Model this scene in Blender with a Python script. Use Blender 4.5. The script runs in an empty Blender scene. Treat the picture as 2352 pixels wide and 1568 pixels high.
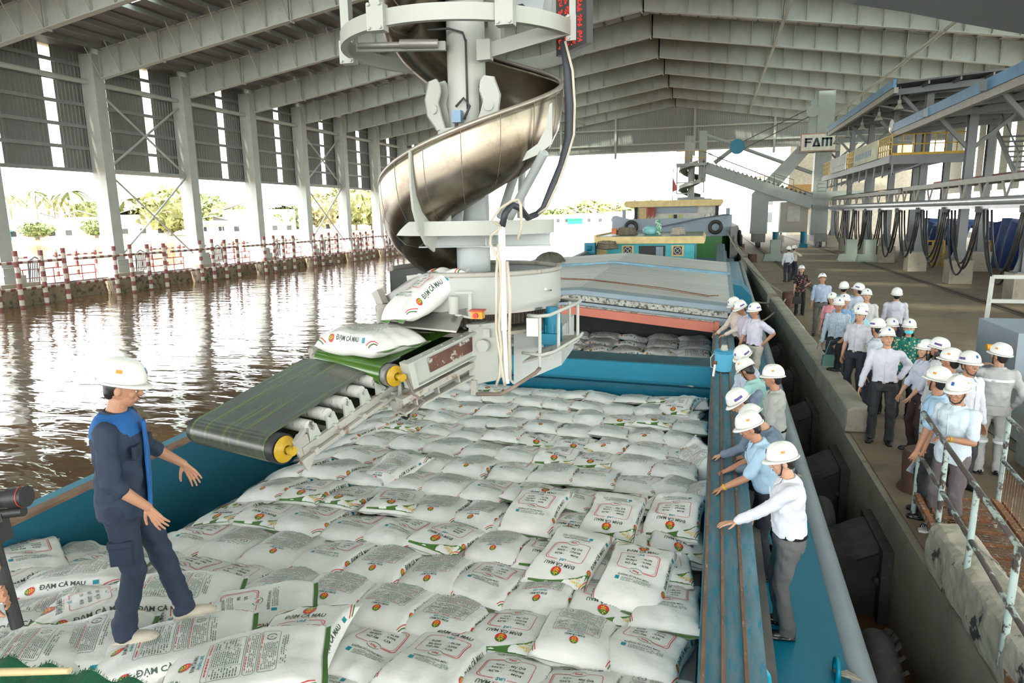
import bpy, math, random
import numpy as np
from mathutils import Vector as V, Matrix, Euler
rnd = random.Random(7)
S = bpy.context.scene
C = S.collection
PI = math.pi
R = math.radians
# ---------------------------------------------------------------- camera
H = 3.4
F = 1568.0
RC = Matrix(((0.96136649, 0.03365268, -0.27320681), (0.27474022, -0.17894265, 0.94472077), (-0.01709596, -0.9832838, -0.18127521)))  # columns: picture right, picture down, view
camd = bpy.data.cameras.new('camera'); cam = bpy.data.objects.new('camera', camd); C.objects.link(cam)
camd.sensor_width = 36; camd.lens = 24.0; camd.clip_start = 0.05; camd.clip_end = 2000
m3 = Matrix((RC.col[0], -RC.col[1], -RC.col[2])).transposed()
cam.matrix_world = Matrix.Translation((0, 0, H)) @ m3.to_4x4()
S.camera = cam
def ray(px, py): return RC @ V((px - 1176, py - 784, F))
def atY(px, py, y): r = ray(px, py); return V((0, 0, H)) + r * (y / r.y)
def atZ(px, py, z): r = ray(px, py); return V((0, 0, H)) + r * ((z - H) / r.z)
def atX(px, py, x): r = ray(px, py); return V((0, 0, H)) + r * (x / r.x)
# ---------------------------------------------------------------- light
w = bpy.data.worlds.new('sky'); S.world = w; w.use_nodes = True
nt = w.node_tree; nt.nodes.clear()
o_ = nt.nodes.new('ShaderNodeOutputWorld'); b_ = nt.nodes.new('ShaderNodeBackground')
tc = nt.nodes.new('ShaderNodeTexCoord'); sx = nt.nodes.new('ShaderNodeSeparateXYZ'); cr = nt.nodes.new('ShaderNodeValToRGB')
nt.links.new(tc.outputs['Generated'], sx.inputs[0]); nt.links.new(sx.outputs['Z'], cr.inputs[0])
cr.color_ramp.elements[0].position = 0.0; cr.color_ramp.elements[0].color = (1.0, 0.985, 0.95, 1)
cr.color_ramp.elements[1].position = 0.5; cr.color_ramp.elements[1].color = (0.80, 0.90, 1.0, 1)
nt.links.new(cr.outputs[0], b_.inputs[0]); b_.inputs[1].default_value = 3.2
nt.links.new(b_.outputs[0], o_.inputs[0])
sd = bpy.data.lights.new('sun', 'SUN'); sd.energy = 5.0; sd.angle = R(3); sd.color = (1, 0.94, 0.84)
sun = bpy.data.objects.new('sun', sd); C.objects.link(sun); sun.rotation_euler = (R(38), R(-22), R(10))
S.view_settings.view_transform = 'Standard'; S.view_settings.look = 'None'; S.view_settings.gamma = 1
S.view_settings.use_curve_mapping = False; S.view_settings.exposure = 1.3
cy = S.cycles
cy.max_bounces = 6; cy.diffuse_bounces = 4; cy.glossy_bounces = 3; cy.transmission_bounces = 3; cy.transparent_max_bounces = 4
cy.use_denoising = True; cy.sample_clamp_indirect = 6; cy.caustics_reflective = False; cy.caustics_refractive = False
# ---------------------------------------------------------------- materials
MATS = {}
def mat(name, col, rough=0.55, metal=0.0, var=0.12, scale=3.0, bump=0.0, bscale=20.0, col2=None, lo=0.5, hi=0.6, stretch=None, wave=None, spec=None, sheen=0):
    if name in MATS: return MATS[name]
    m = bpy.data.materials.new(name); m.use_nodes = True; MATS[name] = m
    n = m.node_tree.nodes; L = m.node_tree.links; p = n['Principled BSDF']
    p.inputs['Roughness'].default_value = rough; p.inputs['Metallic'].default_value = metal
    if spec is not None: p.inputs['Specular IOR Level'].default_value = spec
    if sheen: p.inputs['Sheen Weight'].default_value = sheen
    tc = n.new('ShaderNodeTexCoord'); mp = n.new('ShaderNodeMapping'); L.new(tc.outputs['Object'], mp.inputs[0])
    if stretch: mp.inputs['Scale'].default_value = stretch
    ns = n.new('ShaderNodeTexNoise'); ns.inputs['Scale'].default_value = scale; ns.inputs['Detail'].default_value = 5; L.new(mp.outputs[0], ns.inputs[0])
    r = n.new('ShaderNodeValToRGB'); e = r.color_ramp.elements
    c = V(col)
    e[0].position = 0.3; e[0].color = (*(c * (1 - var)), 1); e[1].position = 0.7; e[1].color = (*[min(1, x) for x in c * (1 + var)], 1)
    L.new(ns.outputs[0], r.inputs[0]); out = r.outputs[0]
    if col2:
        n2 = n.new('ShaderNodeTexNoise'); n2.inputs['Scale'].default_value = scale * 2.3; n2.inputs['Detail'].default_value = 8; n2.inputs['Roughness'].default_value = 0.65; L.new(mp.outputs[0], n2.inputs[0])
        r2 = n.new('ShaderNodeMapRange'); r2.inputs['From Min'].default_value = lo; r2.inputs['From Max'].default_value = hi; L.new(n2.outputs[0], r2.inputs[0])
        mx = n.new('ShaderNodeMix'); mx.data_type = 'RGBA'; L.new(r2.outputs[0], mx.inputs[0]); L.new(out, mx.inputs[6]); mx.inputs[7].default_value = (*col2, 1); out = mx.outputs[2]
    L.new(out, p.inputs['Base Color'])
    if bump or wave:
        b = n.new('ShaderNodeBump'); b.inputs['Strength'].default_value = 1.0
        if wave:  # ('X', period, depth)
            wv = n.new('ShaderNodeTexWave'); wv.bands_direction = wave[0]; wv.inputs['Scale'].default_value = 0.314159 / wave[1] * 1.0; L.new(tc.outputs['Object'], wv.inputs[0])
            b.inputs['Distance'].default_value = wave[2]; L.new(wv.outputs['Fac'], b.inputs['Height'])
        else:
            n3 = n.new('ShaderNodeTexNoise'); n3.inputs['Scale'].default_value = bscale; n3.inputs['Detail'].default_value = 4; L.new(mp.outputs[0], n3.inputs[0])
            b.inputs['Distance'].default_value = bump; L.new(n3.outputs[0], b.inputs['Height'])
        L.new(b.outputs[0], p.inputs['Normal'])
    return m
STEEL = mat('grey_painted_steel', (0.43, 0.45, 0.41), 0.5, 0, 0.07, 1.5, col2=(0.30, 0.28, 0.24), lo=0.60, hi=0.78)
STEELD = mat('dull_grey_steel', (0.26, 0.27, 0.26), 0.55, 0, 0.1, 1.5)
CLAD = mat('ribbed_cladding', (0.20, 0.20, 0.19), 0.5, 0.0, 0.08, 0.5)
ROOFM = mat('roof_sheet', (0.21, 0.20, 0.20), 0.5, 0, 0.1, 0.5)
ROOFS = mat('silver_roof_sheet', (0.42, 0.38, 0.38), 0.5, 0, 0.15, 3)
CONC = mat('worn_concrete', (0.30, 0.265, 0.205), 0.85, 0, 0.2, 0.9, 0.006, 14, col2=(0.17, 0.14, 0.11), lo=0.56, hi=0.72)
CONCL = mat('pale_concrete', (0.43, 0.39, 0.31), 0.85, 0, 0.15, 1.5, 0.004, 20, col2=(0.3, 0.27, 0.22), lo=0.55, hi=0.7)
QUAY = mat('quay_concrete', (0.235, 0.175, 0.115), 0.8, 0, 0.12, 0.5, 0.003, 25, col2=(0.15, 0.115, 0.08), lo=0.5, hi=0.7)
KERB = mat('peeling_kerb', (0.44, 0.40, 0.32), 0.85, 0, 0.2, 1.5, 0.012, 12, col2=(0.05, 0.05, 0.045), lo=0.58, hi=0.62)
CREAM = mat('cream_machine_paint', (0.44, 0.46, 0.41), 0.42, 0, 0.05, 2, col2=(0.45, 0.40, 0.32), lo=0.66, hi=0.8)
CREAMD = mat('dirty_machine_paint', (0.40, 0.39, 0.34), 0.5, 0, 0.1, 3, col2=(0.22, 0.12, 0.07), lo=0.56, hi=0.66)
RUST = mat('rust', (0.16, 0.07, 0.04), 0.8, 0, 0.3, 6, col2=(0.3, 0.14, 0.06), lo=0.5, hi=0.65)
INOX = mat('stainless_sheet', (0.31, 0.27, 0.21), 0.27, 1.0, 0.10, 1.4, col2=(0.17, 0.13, 0.09), lo=0.48, hi=0.7)
INOXP = mat('worn_plate', (0.42, 0.41, 0.38), 0.35, 0.8, 0.15, 2)
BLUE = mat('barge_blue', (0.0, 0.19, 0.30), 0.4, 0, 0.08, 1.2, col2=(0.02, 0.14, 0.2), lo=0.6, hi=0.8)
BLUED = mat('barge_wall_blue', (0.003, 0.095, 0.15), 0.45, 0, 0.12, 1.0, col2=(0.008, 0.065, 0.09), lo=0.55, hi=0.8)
TOPP = mat('worn_coaming_paint', (0.13, 0.23, 0.28), 0.55, 0, 0.25, 2, col2=(0.02, 0.22, 0.33), lo=0.5, hi=0.62, stretch=(6, 1, 1))
BRAIL = mat('brown_rail', (0.20, 0.11, 0.065), 0.65, 0, 0.3, 5, col2=(0.38, 0.32, 0.24), lo=0.6, hi=0.68, stretch=(4, 1, 1))
GUNW = mat('grey_gunwale', (0.30, 0.35, 0.36), 0.5, 0, 0.1, 2)
WHITE = mat('white_gloss', (0.80, 0.80, 0.77), 0.22, 0, 0.02, 2)
BLACK = mat('black_rubber', (0.018, 0.018, 0.018), 0.5, 0, 0.3, 6)
RUBBER = mat('dusty_rubber', (0.045, 0.043, 0.04), 0.75, 0, 0.35, 4, 0.004, 20, col2=(0.13, 0.11, 0.08), lo=0.6, hi=0.75)
RED = mat('red_paint', (0.50, 0.05, 0.03), 0.5)
YEL = mat('yellow_paint', (0.62, 0.38, 0.03), 0.5, 0, 0.15, 6, col2=(0.2, 0.12, 0.03), lo=0.6, hi=0.72)
BLUEP = mat('blue_motor_paint', (0.0, 0.17, 0.27), 0.45, 0, 0.15, 4)
# ---------------------------------------------------------------- mesh kit
W = {}
def wm(o): return W.get(o.name, Matrix.Identity(4))
class MB:
    def __init__(s, M=None): s.v = []; s.f = []; s.m = []; s.M = M or Matrix.Identity(4)
    def add(s, vs, fs, m=0):
        n = len(s.v); M = s.M
        s.v += [M @ V(p) for p in vs]; s.f += [tuple(i + n for i in f) for f in fs]
        s.m += [m] * len(fs) if isinstance(m, int) else list(m)
        return s
    def box(s, x0, x1, y0, y1, z0, z1, m=0, T=None):
        vs = [V((x, y, z)) for z in (z0, z1) for x, y in ((x0, y0), (x1, y0), (x1, y1), (x0, y1))]
        if T: vs = [T @ p for p in vs]
        return s.add(vs, [(3, 2, 1, 0), (4, 5, 6, 7), (0, 1, 5, 4), (1, 2, 6, 5), (2, 3, 7, 6), (3, 0, 4, 7)], m)
    def frame(s, a, b, up=None):
        a = V(a); b = V(b); d = (b - a).normalized(); u = V(up) if up else V((0, 0, 1))
        if abs(d.dot(u)) > 0.99: u = V((0, 1, 0))
        x = d.cross(u).normalized(); z = x.cross(d); return a, b, d, x, z
    def bar(s, a, b, w, h=None, m=0, up=None, w2=None, h2=None):
        h = h or w; a, b, d, x, z = s.frame(a, b, up); w2 = w2 or w; h2 = h2 or h
        vs = [p + x * (i * ww / 2) + z * (j * hh / 2) for p, ww, hh in ((a, w, h), (b, w2, h2)) for i, j in ((-1, -1), (1, -1), (1, 1), (-1, 1))]
        return s.add(vs, [(3, 2, 1, 0), (4, 5, 6, 7), (0, 1, 5, 4), (1, 2, 6, 5), (2, 3, 7, 6), (3, 0, 4, 7)], m)
    def ibeam(s, a, b, w, h, t=0.03, m=0, up=None, h2=None):
        a, b, d, x, z = s.frame(a, b, up); h2 = h2 or h
        s.bar(a, b, t, h, m, z, h2=h2)
        s.bar(a + z * (h / 2), b + z * (h2 / 2), w, t, m, z); s.bar(a - z * (h / 2), b - z * (h2 / 2), w, t, m, z)
        return s
    def tube(s, pts, r, n=8, m=0, caps=True, closed=False):
        pts = [V(p) for p in pts]; k = len(pts); rs = r if isinstance(r, (list, tuple)) else [r] * k
        vs = []; prev = None
        for i, p in enumerate(pts):
            a = pts[(i - 1) % k] if closed or i > 0 else p; b = pts[(i + 1) % k] if closed or i < k - 1 else p
            d = (b - a).normalized() if (b - a).length > 1e-9 else V((0, 0, 1))
            if prev is None:
                u = V((0, 0, 1)) if abs(d.z) < 0.9 else V((0, 1, 0)); x = d.cross(u).normalized()
            else: x = (prev - d * prev.dot(d)).normalized()
            prev = x; y = d.cross(x)
            vs += [p + (x * math.cos(2 * PI * j / n) + y * math.sin(2 * PI * j / n)) * rs[i] for j in range(n)]
        fs = [(i * n + j, i * n + (j + 1) % n, ((i + 1) % k) * n + (j + 1) % n, ((i + 1) % k) * n + j) for i in range(k if closed else k - 1) for j in range(n)]
        if caps and not closed: fs += [tuple(range(n))[::-1], tuple(range((k - 1) * n, k * n))]
        return s.add(vs, fs, m)
    def cyl(s, a, b, r, r2=None, n=16, m=0, caps=True): return s.tube([a, b], [r, r if r2 is None else r2], n, m, caps)
    def ell(s, c, r, n=12, k=8, m=0, T=None):
        c = V(c); r = (r, r, r) if isinstance(r, (int, float)) else r
        vs = []
        for i in range(k + 1):
            a = PI * i / k - PI / 2
            for j in range(n):
                b = 2 * PI * j / n; p = V((r[0] * math.cos(a) * math.cos(b), r[1] * math.cos(a) * math.sin(b), r[2] * math.sin(a)))
                if T: p = T.to_3x3() @ p
                vs.append(c + p)
        return s.add(vs, [(i * n + j, i * n + (j + 1) % n, (i + 1) * n + (j + 1) % n, (i + 1) * n + j) for i in range(k) for j in range(n)], m)
    def lathe(s, prof, n=32, c=(0, 0, 0), m=0, a0=0, a1=360, T=None):
        c = V(c); full = abs(a1 - a0) >= 360; k = n if full else n + 1; vs = []
        for i in range(k):
            a = R(a0 + (a1 - a0) * i / n)
            for r, z in prof:
                p = V((r * math.cos(a), r * math.sin(a), z)); vs.append(c + (T.to_3x3() @ p if T else p))
        q = len(prof)
        return s.add(vs, [(i * q + j, ((i + 1) % k) * q + j, ((i + 1) % k) * q + j + 1, i * q + j + 1) for i in range(n) for j in range(q - 1)], m)
    def prism(s, poly, a, b, m=0):
        """poly: 3-D points; extruded by the vector b from offset a"""
        a = V(a); b = V(b); n = len(poly); vs = [V(p) + a for p in poly] + [V(p) + a + b for p in poly]
        return s.add(vs, [tuple(range(n))[::-1], tuple(range(n, 2 * n))] + [(i, (i + 1) % n, (i + 1) % n + n, i + n) for i in range(n)], m)
    def grid(s, f, nu, nv, m=0, cu=False):
        vs = [f(i / nu, j / nv) for i in range(nu if cu else nu + 1) for j in range(nv + 1)]; q = nv + 1; k = nu if cu else nu + 1
        return s.add(vs, [(i * q + j, ((i + 1) % k) * q + j, ((i + 1) % k) * q + j + 1, i * q + j + 1) for i in range(nu) for j in range(nv)], m)
    def build(s, name, mats, parent=None, smooth=False, **k):
        me = bpy.data.meshes.new(name)
        inv = wm(parent).inverted() if parent else Matrix.Identity(4)
        org = V((0, 0, 0))
        if not parent and s.v:
            a = np.array([tuple(p) for p in s.v]); org = V(((a[:, 0].min() + a[:, 0].max()) / 2, (a[:, 1].min() + a[:, 1].max()) / 2, a[:, 2].min()))
            if 'origin' in k: org = V(k.pop('origin'))
            inv = Matrix.Translation(-org)
        me.from_pydata([tuple(inv @ p) for p in s.v], [], s.f)
        for x in (mats if isinstance(mats, (list, tuple)) else [mats]): me.materials.append(x)
        me.polygons.foreach_set('material_index', s.m)
        if smooth is True: me.polygons.foreach_set('use_smooth', [True] * len(s.f))
        elif smooth: 
            me.polygons.foreach_set('use_smooth', [True] * len(s.f)); me.set_sharp_from_angle(angle=R(smooth))
        o = bpy.data.objects.new(name, me); C.objects.link(o)
        if parent: o.parent = parent; W[o.name] = wm(parent).copy()
        else: o.location = org; W[o.name] = Matrix.Translation(org)
        for a_, b_ in k.items(): o[a_] = b_
        return o
def thing(name, label, cat, loc=(0, 0, 0), rz=0, group=None, M=None):
    o = bpy.data.objects.new(name, None); C.objects.link(o); o.empty_display_size = 0.1
    M = M if M is not None else Matrix.Translation(loc) @ Matrix.Rotation(rz, 4, 'Z'); o.matrix_world = M; W[o.name] = M.copy()
    return tag(o, label, cat, group)
def tag(o, label, cat, group=None, kind=None):
    o['label'] = label; o['category'] = cat
    if group: o['group'] = group
    if kind: o['kind'] = kind
    return o
def st(name, mb, mats, **k): return mb.build(name, mats, None, kind='structure', **k)
def dup(root, M, label=None, group=None):
    def cp(o, par):
        c = o.copy(); C.objects.link(c); c.parent = par
        for ch in o.children: cp(ch, c)
        return c
    r = cp(root, None); r.matrix_world = M; W[r.name] = M.copy()
    if label: r['label'] = label
    if group: r['group'] = group
    return r
ORD = 'first second third fourth fifth sixth seventh eighth ninth tenth eleventh twelfth thirteenth fourteenth fifteenth sixteenth seventeenth eighteenth nineteenth twentieth'.split()
FONT = {}
def text2d(s, bold=False):
    """triangulated letters: (points (x, y) with cap height 1, faces, width)"""
    if s in FONT: return FONT[s]
    cu = bpy.data.curves.new('t', 'FONT'); cu.body = s; cu.resolution_u = 2
    cu.offset = 0.022
    o = bpy.data.objects.new('t', cu); C.objects.link(o)
    dg = bpy.context.evaluated_depsgraph_get(); me = bpy.data.meshes.new_from_object(o.evaluated_get(dg))
    vs = [(v.co.x / 0.7, v.co.y / 0.7) for v in me.vertices]; fs = [tuple(p.vertices) for p in me.polygons]
    bpy.data.objects.remove(o); bpy.data.curves.remove(cu); bpy.data.meshes.remove(me)
    x0 = min((v[0] for v in vs), default=0); x1 = max((v[0] for v in vs), default=1)
    FONT[s] = ([(x - x0, y) for x, y in vs], fs, x1 - x0); return FONT[s]
# ================================================================ the setting
XL, XR, XG = -39.7, 29.0, -5.35
def YB(k): return (4.78 + k) * 8.0
YE = YB(8)
def zr(x, off=0.0):
    """underside of the rafters"""
    return 18.0 - 0.158 * abs(x - XG) + off
ZW = -1.3
# water
mw = bpy.data.materials.new('river_water'); mw.use_nodes = True; n = mw.node_tree.nodes; L = mw.node_tree.links; p = n['Principled BSDF']
p.inputs['Base Color'].default_value = (0.125, 0.068, 0.03, 1); p.inputs['Roughness'].default_value = 0.05; p.inputs['IOR'].default_value = 1.4; p.inputs['Specular IOR Level'].default_value = 0.75
tc = n.new('ShaderNodeTexCoord'); mp = n.new('ShaderNodeMapping'); mp.inputs['Scale'].default_value = (0.55, 1.6, 1); mp.inputs['Rotation'].default_value = (0, 0, R(-25)); L.new(tc.outputs['Object'], mp.inputs[0])
n1 = n.new('ShaderNodeTexNoise'); n1.inputs['Scale'].default_value = 0.9; n1.inputs['Detail'].default_value = 3; n1.inputs['Distortion'].default_value = 0.4; L.new(mp.outputs[0], n1.inputs[0])
b = n.new('ShaderNodeBump'); b.inputs['Distance'].default_value = 0.09; b.inputs['Strength'].default_value = 0.55; L.new(n1.outputs[0], b.inputs['Height']); L.new(b.outputs[0], p.inputs['Normal'])
MATS['river_water'] = mw
st('trim_1', MB().add([(-600, -60, ZW), (2.2, -60, ZW), (2.2, 130, ZW), (40, 700, ZW), (-600, 700, ZW)], [(0, 1, 2, 3, 4)]), mw)
bpy.data.objects['trim_1'].name = 'river'; bpy.data.objects['river']['kind'] = 'structure'
# quay
q = MB(); q.box(2.2, 60, -20, 260, -3, 0); st('floor', q, QUAY)
q = MB(); q.box(2.12, 2.2, -20, 200, -3, -0.02); st('wall_quay', q, CONC)
# kerb segments (gaps at the mooring bollards)
KS = [(0.5, 7.05, 0.42, 'painted peeling black, beside the rusty gangway'), (11.2, 25.9, 0.40, 'running beside the group in white helmets'), (26.8, 48, 0.4, 'beyond the near bollard, past the woman in floral blouse'), (50, 95, 0.4, 'farthest along the quay by the green hull')]
for i, (a, c, hh, d) in enumerate(KS):
    k = MB(); prof = [(2.12, 0), (2.14, hh - .04), (2.2, hh), (2.44, hh), (2.52, hh - 0.08), (2.55, 0)]
    k.prism([(x, 0, z) for x, z in prof], (0, a, 0), (0, c - a, 0))
    ko = st('trim_%d' % (i + 2), k, KERB if i == 0 else CONCL)
    if i < 2:
        rm = ko.modifiers.new('r', 'REMESH'); rm.mode = 'VOXEL'; rm.voxel_size = .03
        tx = bpy.data.textures.new('chips%d' % i, 'CLOUDS'); tx.noise_scale = .22 if i == 0 else .5; tx.noise_depth = 3; dm = ko.modifiers.new('d', 'DISPLACE'); dm.texture = tx; dm.strength = .06 if i == 0 else .05; dm.mid_level = .55
# crane rails in the quay
for i, x in enumerate((4.45, 9.75)):
    k = MB(); k.box(x - 0.03, x + 0.03, 0, 150, 0, 0.05, 1); k.box(x - 0.22, x + 0.22, 0, 150, 0, 0.012)
    o = k.build('crane_rail', [mat('rail_bed', (0.10, 0.085, 0.065), 0.9), mat('rail_steel', (0.14, 0.10, 0.08), 0.5, 0.6)])
    tag(o, ['crane rail set in the quay on the water side, behind the standing group', 'crane rail set in the quay beside the row of concrete footings'][i], 'rail')
# roof sheets with translucent strips, purlins
def roof_side(s):
    xe = XL - 1.2 if s < 0 else XR + 0.9
    m = MB()
    def P(x, y): return (x, y, zr(x, 2.05))
    ys = []
    y = -42.0
    cuts = []
    for k in range(-9, 8):
        cuts.append((YB(k) + 3.4, YB(k) + 4.3))
    cur = -42.0
    f0 = 0.24; f1 = 0.80
    for a, c in cuts:
        
        m.add([P(xe, cur), P(XG, cur), P(XG, a), P(xe, a)], [(0, 1, 2, 3)], 0)
        xa = xe + (XG - xe) * f0; xb = xe + (XG - xe) * f1
        m.add([P(xe, a), P(xa, a), P(xa, c), P(xe, c)], [(0, 1, 2, 3)], 0); m.add([P(xb, a), P(XG, a), P(XG, c), P(xb, c)], [(0, 1, 2, 3)], 0)
        m.add([P(xa, a), P(xb, a), P(xb, c), P(xa, c)], [(0, 1, 2, 3)], 1)
        cur = c
    m.add([P(xe, cur), P(XG, cur), P(XG, YE + 1), P(xe, YE + 1)], [(0, 1, 2, 3)], 0)
    return m
mt = bpy.data.materials.new('translucent_sheet'); mt.use_nodes = True; n = mt.node_tree.nodes; L = mt.node_tree.links; n.remove(n['Principled BSDF'])
tr = n.new('ShaderNodeBsdfTranslucent'); tr.inputs[0].default_value = (0.80, 0.92, 0.80, 1); tp = n.new('ShaderNodeBsdfTransparent'); tp.inputs[0].default_value = (0.8, 0.9, 0.82, 1); mx = n.new('ShaderNodeMixShader'); mx.inputs[0].default_value = 0.35
L.new(tr.outputs[0], mx.inputs[1]); L.new(tp.outputs[0], mx.inputs[2]); L.new(mx.outputs[0], n['Material Output'].inputs[0])
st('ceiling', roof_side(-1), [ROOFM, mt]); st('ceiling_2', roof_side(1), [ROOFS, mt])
bpy.data.objects['ceiling'].name = 'ceiling_left'; bpy.data.objects['ceiling_2'].name = 'ceiling_right'
pu = MB(); x = XL + 1.0
while x < XR:
    z = zr(x, 1.86)
    pu.bar((x, -42, z), (x, YE, z), 0.09, 0.26); x += 1.55
o = pu.build('roof_purlin', STEELD, None, kind='structure')
# portal frames: rafters and left columns
def rafter(k, name='roof_rafter'):
    y = YB(k); m = MB()
    for s, xe in ((-1, XL + 0.9), (1, XR - 0.5)):
        for (xa, xb) in ((xe, XG),):
            za, zb = zr(xa), zr(xb); d0 = 1.75
            for zz, th in ((0.0, 0.05), (d0, 0.05)):
                m.add([(xa, y - .2, za + zz), (xb, y - .2, zb + zz), (xb, y + .2, zb + zz), (xa, y + .2, za + zz), (xa, y - .2, za + zz + th), (xb, y - .2, zb + zz + th), (xb, y + .2, zb + zz + th), (xa, y + .2, za + zz + th)],
                      [(0, 1, 2, 3), (7, 6, 5, 4), (0, 1, 5, 4), (3, 2, 6, 7), (1, 2, 6, 5), (0, 3, 7, 4)])
            m.add([(xa, y, za), (xb, y, zb), (xb, y, zb + d0), (xa, y, za + d0)], [(0, 1, 2, 3)])
            nst = int(abs(xb - xa) / 1.55)
            for i in range(nst + 1):
                x = xa + (xb - xa) * i / nst; z = zr(x)
                m.box(x - .015, x + .015, y - .19, y, z, z + d0)
                if i % 2 == 0 or True: m.bar((x, y - .18, z + .1), (x - s * 0.0, y - 1.2, z + 1.75), 0.045, 0.045)
                if i % 6 == 3: m.box(x + .1, x + .16, y - .2, y + .2, z - .08, z + d0)
    m.box(XG - .05, XG + .05, y - .25, y + .25, zr(XG) - .12, zr(XG) + 1.75)
    return m.build(name, STEEL)
cd = {-4: 'nearest overhead', -3: 'just over the near chute tower', -2: 'crossing the upper corner', -1: 'landing on the closest river column', 0: 'landing on the second closest river column', 1: 'third back from the closest river column', 2: 'fourth back from the closest river column', 3: 'fifth back from the closest river column', 4: 'sixth back from the closest river column', 5: 'third from the far gable', 6: 'second from the far gable', 7: 'next to the far gable wall', 8: 'at the far gable wall'}
for k in range(-4, 9):
    tag(rafter(k), 'deep grey steel roof rafter with stiffener plates, ' + cd[k], 'rafter', 'roof rafters')
def column(k):
    y = YB(k); t = thing('steel_column', 'tall pale steel column on the river side, %s from the camera' % ORD[k + 2], 'column', (XL, y, 0), 0, 'river side columns')
    m = MB(); zt = zr(XL) + 1.7; a, c = y - .38, y + .38
    for yy in (a, c): m.box(XL - .55, XL + .55, yy - .03, yy + .03, 0.3, zt)
    m.box(XL + .5, XL + .56, a, c, .3, zt); m.box(XL - .02, XL + .02, a, c, .3, zt)
    for z in (2.2, 4.6, 7, 9.4, 11.8): m.box(XL - .5, XL + .56, a - .05, a, z, z + .03)
    m.box(XL - .9, XL + .95, a - .3, c + .3, .0, .45); m.box(XL - .75, XL + .8, a - .15, c + .15, .45, .9)
    m.build('shaft', STEEL, t)
    b = MB(); b.box(XL - .9, XL + 1.3, a - .8, c + .8, -1.35, 0); b.build('footing', CONCL, t)
for k in range(-2, 9): column(k)
# long struts and X bracing between columns
for k in range(-2, 8):
    m = MB(); m.cyl((XL, YB(k), 12.5), (XL, YB(k + 1), 12.5), 0.16, n=10)
    tag(m.build('eave_strut', STEEL), 'round grey strut tying the %s and next river column near the eave' % ORD[k + 2], 'strut', 'eave struts')
for k in (0, 3, 6):
    t = thing('cross_brace', 'X-shaped pipe bracing in the bay after the %s river column' % ORD[k + 2], 'brace', (XL, YB(k), 0), 0, 'cross bracing')
    for z0, z1, rr in ((0.9, 6.7, .07), (7, 12, .08)):
        for s in (0, 1):
            m = MB(); a = (XL, YB(k) + .4, z1 if s else z0); c = (XL, YB(k + 1) - .4, z0 if s else z1); m.cyl(a, c, rr, n=8); m.build('brace_pipe', STEEL, t)
    m = MB(); m.cyl((XL, YB(k), 6.85), (XL, YB(k + 1), 6.85), .15, n=8); m.build('tie_beam', STEEL, t)
# left wall cladding with translucent strips + girts
def clad(x, y0, y1, z0, z1f, strips, nm, along='y', mats=None):
    m = MB(); cur = y0; step = 0.25
    def col(a, c, mi):
        n_ = max(1, int(round((c - a) / 0.3)))
        for i in range(n_):
            u0 = a + (c - a) * i / n_; u1 = a + (c - a) * (i + 1) / n_; du = u1 - u0
            us = [u0, u0 + du * .6, u0 + du * .7, u0 + du * .9, u1] if mi == 0 else [u0, u1]; ds = [0, 0, .045, .045, 0] if mi == 0 else [0, 0]
            for j in range(len(us) - 1):
                q = []
                for uu, dd in ((us[j], ds[j]), (us[j + 1], ds[j + 1])):
                    q.append((x + dd, uu) if along == 'y' else (uu, x - dd))
                zt = [z1f(v) for v in (us[j], us[j + 1])]
                m.add([(*q[0], z0), (*q[1], z0), (*q[1], zt[1]), (*q[0], zt[0])], [(0, 1, 2, 3)], mi)
    for a, c in strips: col(cur, a, 0); col(a, c, 1); cur = c
    col(cur, y1, 0)
    return st(nm, m, mats or [CLAD, mt])
sp = []
for k in range(-9, 8): sp += [(YB(k) + .9, YB(k) + 1.7), (YB(k) + 4.9, YB(k) + 5.7)]
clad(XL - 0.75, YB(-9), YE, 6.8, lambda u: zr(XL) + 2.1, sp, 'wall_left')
g = MB()
for z in (6.85, 8.3, 9.7, 11.1, 12.5, 13.6): g.bar((XL - .6, YB(-9), z), (XL - .6, YE, z), .12, .22)
st('trim_20', g, STEELD)
# far gable wall
sp = []
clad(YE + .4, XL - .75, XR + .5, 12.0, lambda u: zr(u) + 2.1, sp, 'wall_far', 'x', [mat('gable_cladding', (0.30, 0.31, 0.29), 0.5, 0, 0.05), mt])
g = MB()
for z in (12.05, 13.1, 15.2): g.bar((XL, YE + .2, z), (XR, YE + .2, z), .16 if z < 13 else .25, .22)
st('trim_21', g, STEEL)
for i, x in enumerate((-29.5, -21.5, -13.5, -2.5, 8, 18)):
    m = MB(); m.ibeam((x, YE, 11.2), (x, YE, zr(x) + .5), .3, .3, .03, up=(0, 1, 0))
    tag(m.build('gable_post', STEEL), 'slim grey post hanging down the far gable wall, %s from the river' % ORD[i], 'post', 'gable posts')
# ridge-parallel flange braces seen between rafters
for j, x in enumerate((-18, 4.5, 14.5)):
    for k in range(-3, 8):
        m = MB(); z = zr(x) + .1; m.cyl((x, YB(k) + .2, z), (x, YB(k + 1) - .2, z), .13, n=8)
        tag(m.build('rafter_tie', STEEL), 'grey tie pipe under the roof behind the %s rafter, %s' % (ORD[k + 3], ['river slope', 'just past the ridge', 'over the quay'][j]), 'tie', 'rafter ties')
# right wall with tall bright gaps
sp = []
y = -33
while y < YE - 6: sp.append((y, y + 1.3)); y += 3.4
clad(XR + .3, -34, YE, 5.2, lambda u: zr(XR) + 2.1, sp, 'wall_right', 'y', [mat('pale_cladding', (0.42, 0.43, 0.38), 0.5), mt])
m = MB(); m.box(XR + .25, XR + .4, -34, YE, 0, .6); st('wall_right_low', m, mat('pale_cladding', (0.6, 0.6, 0.55)))
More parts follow.
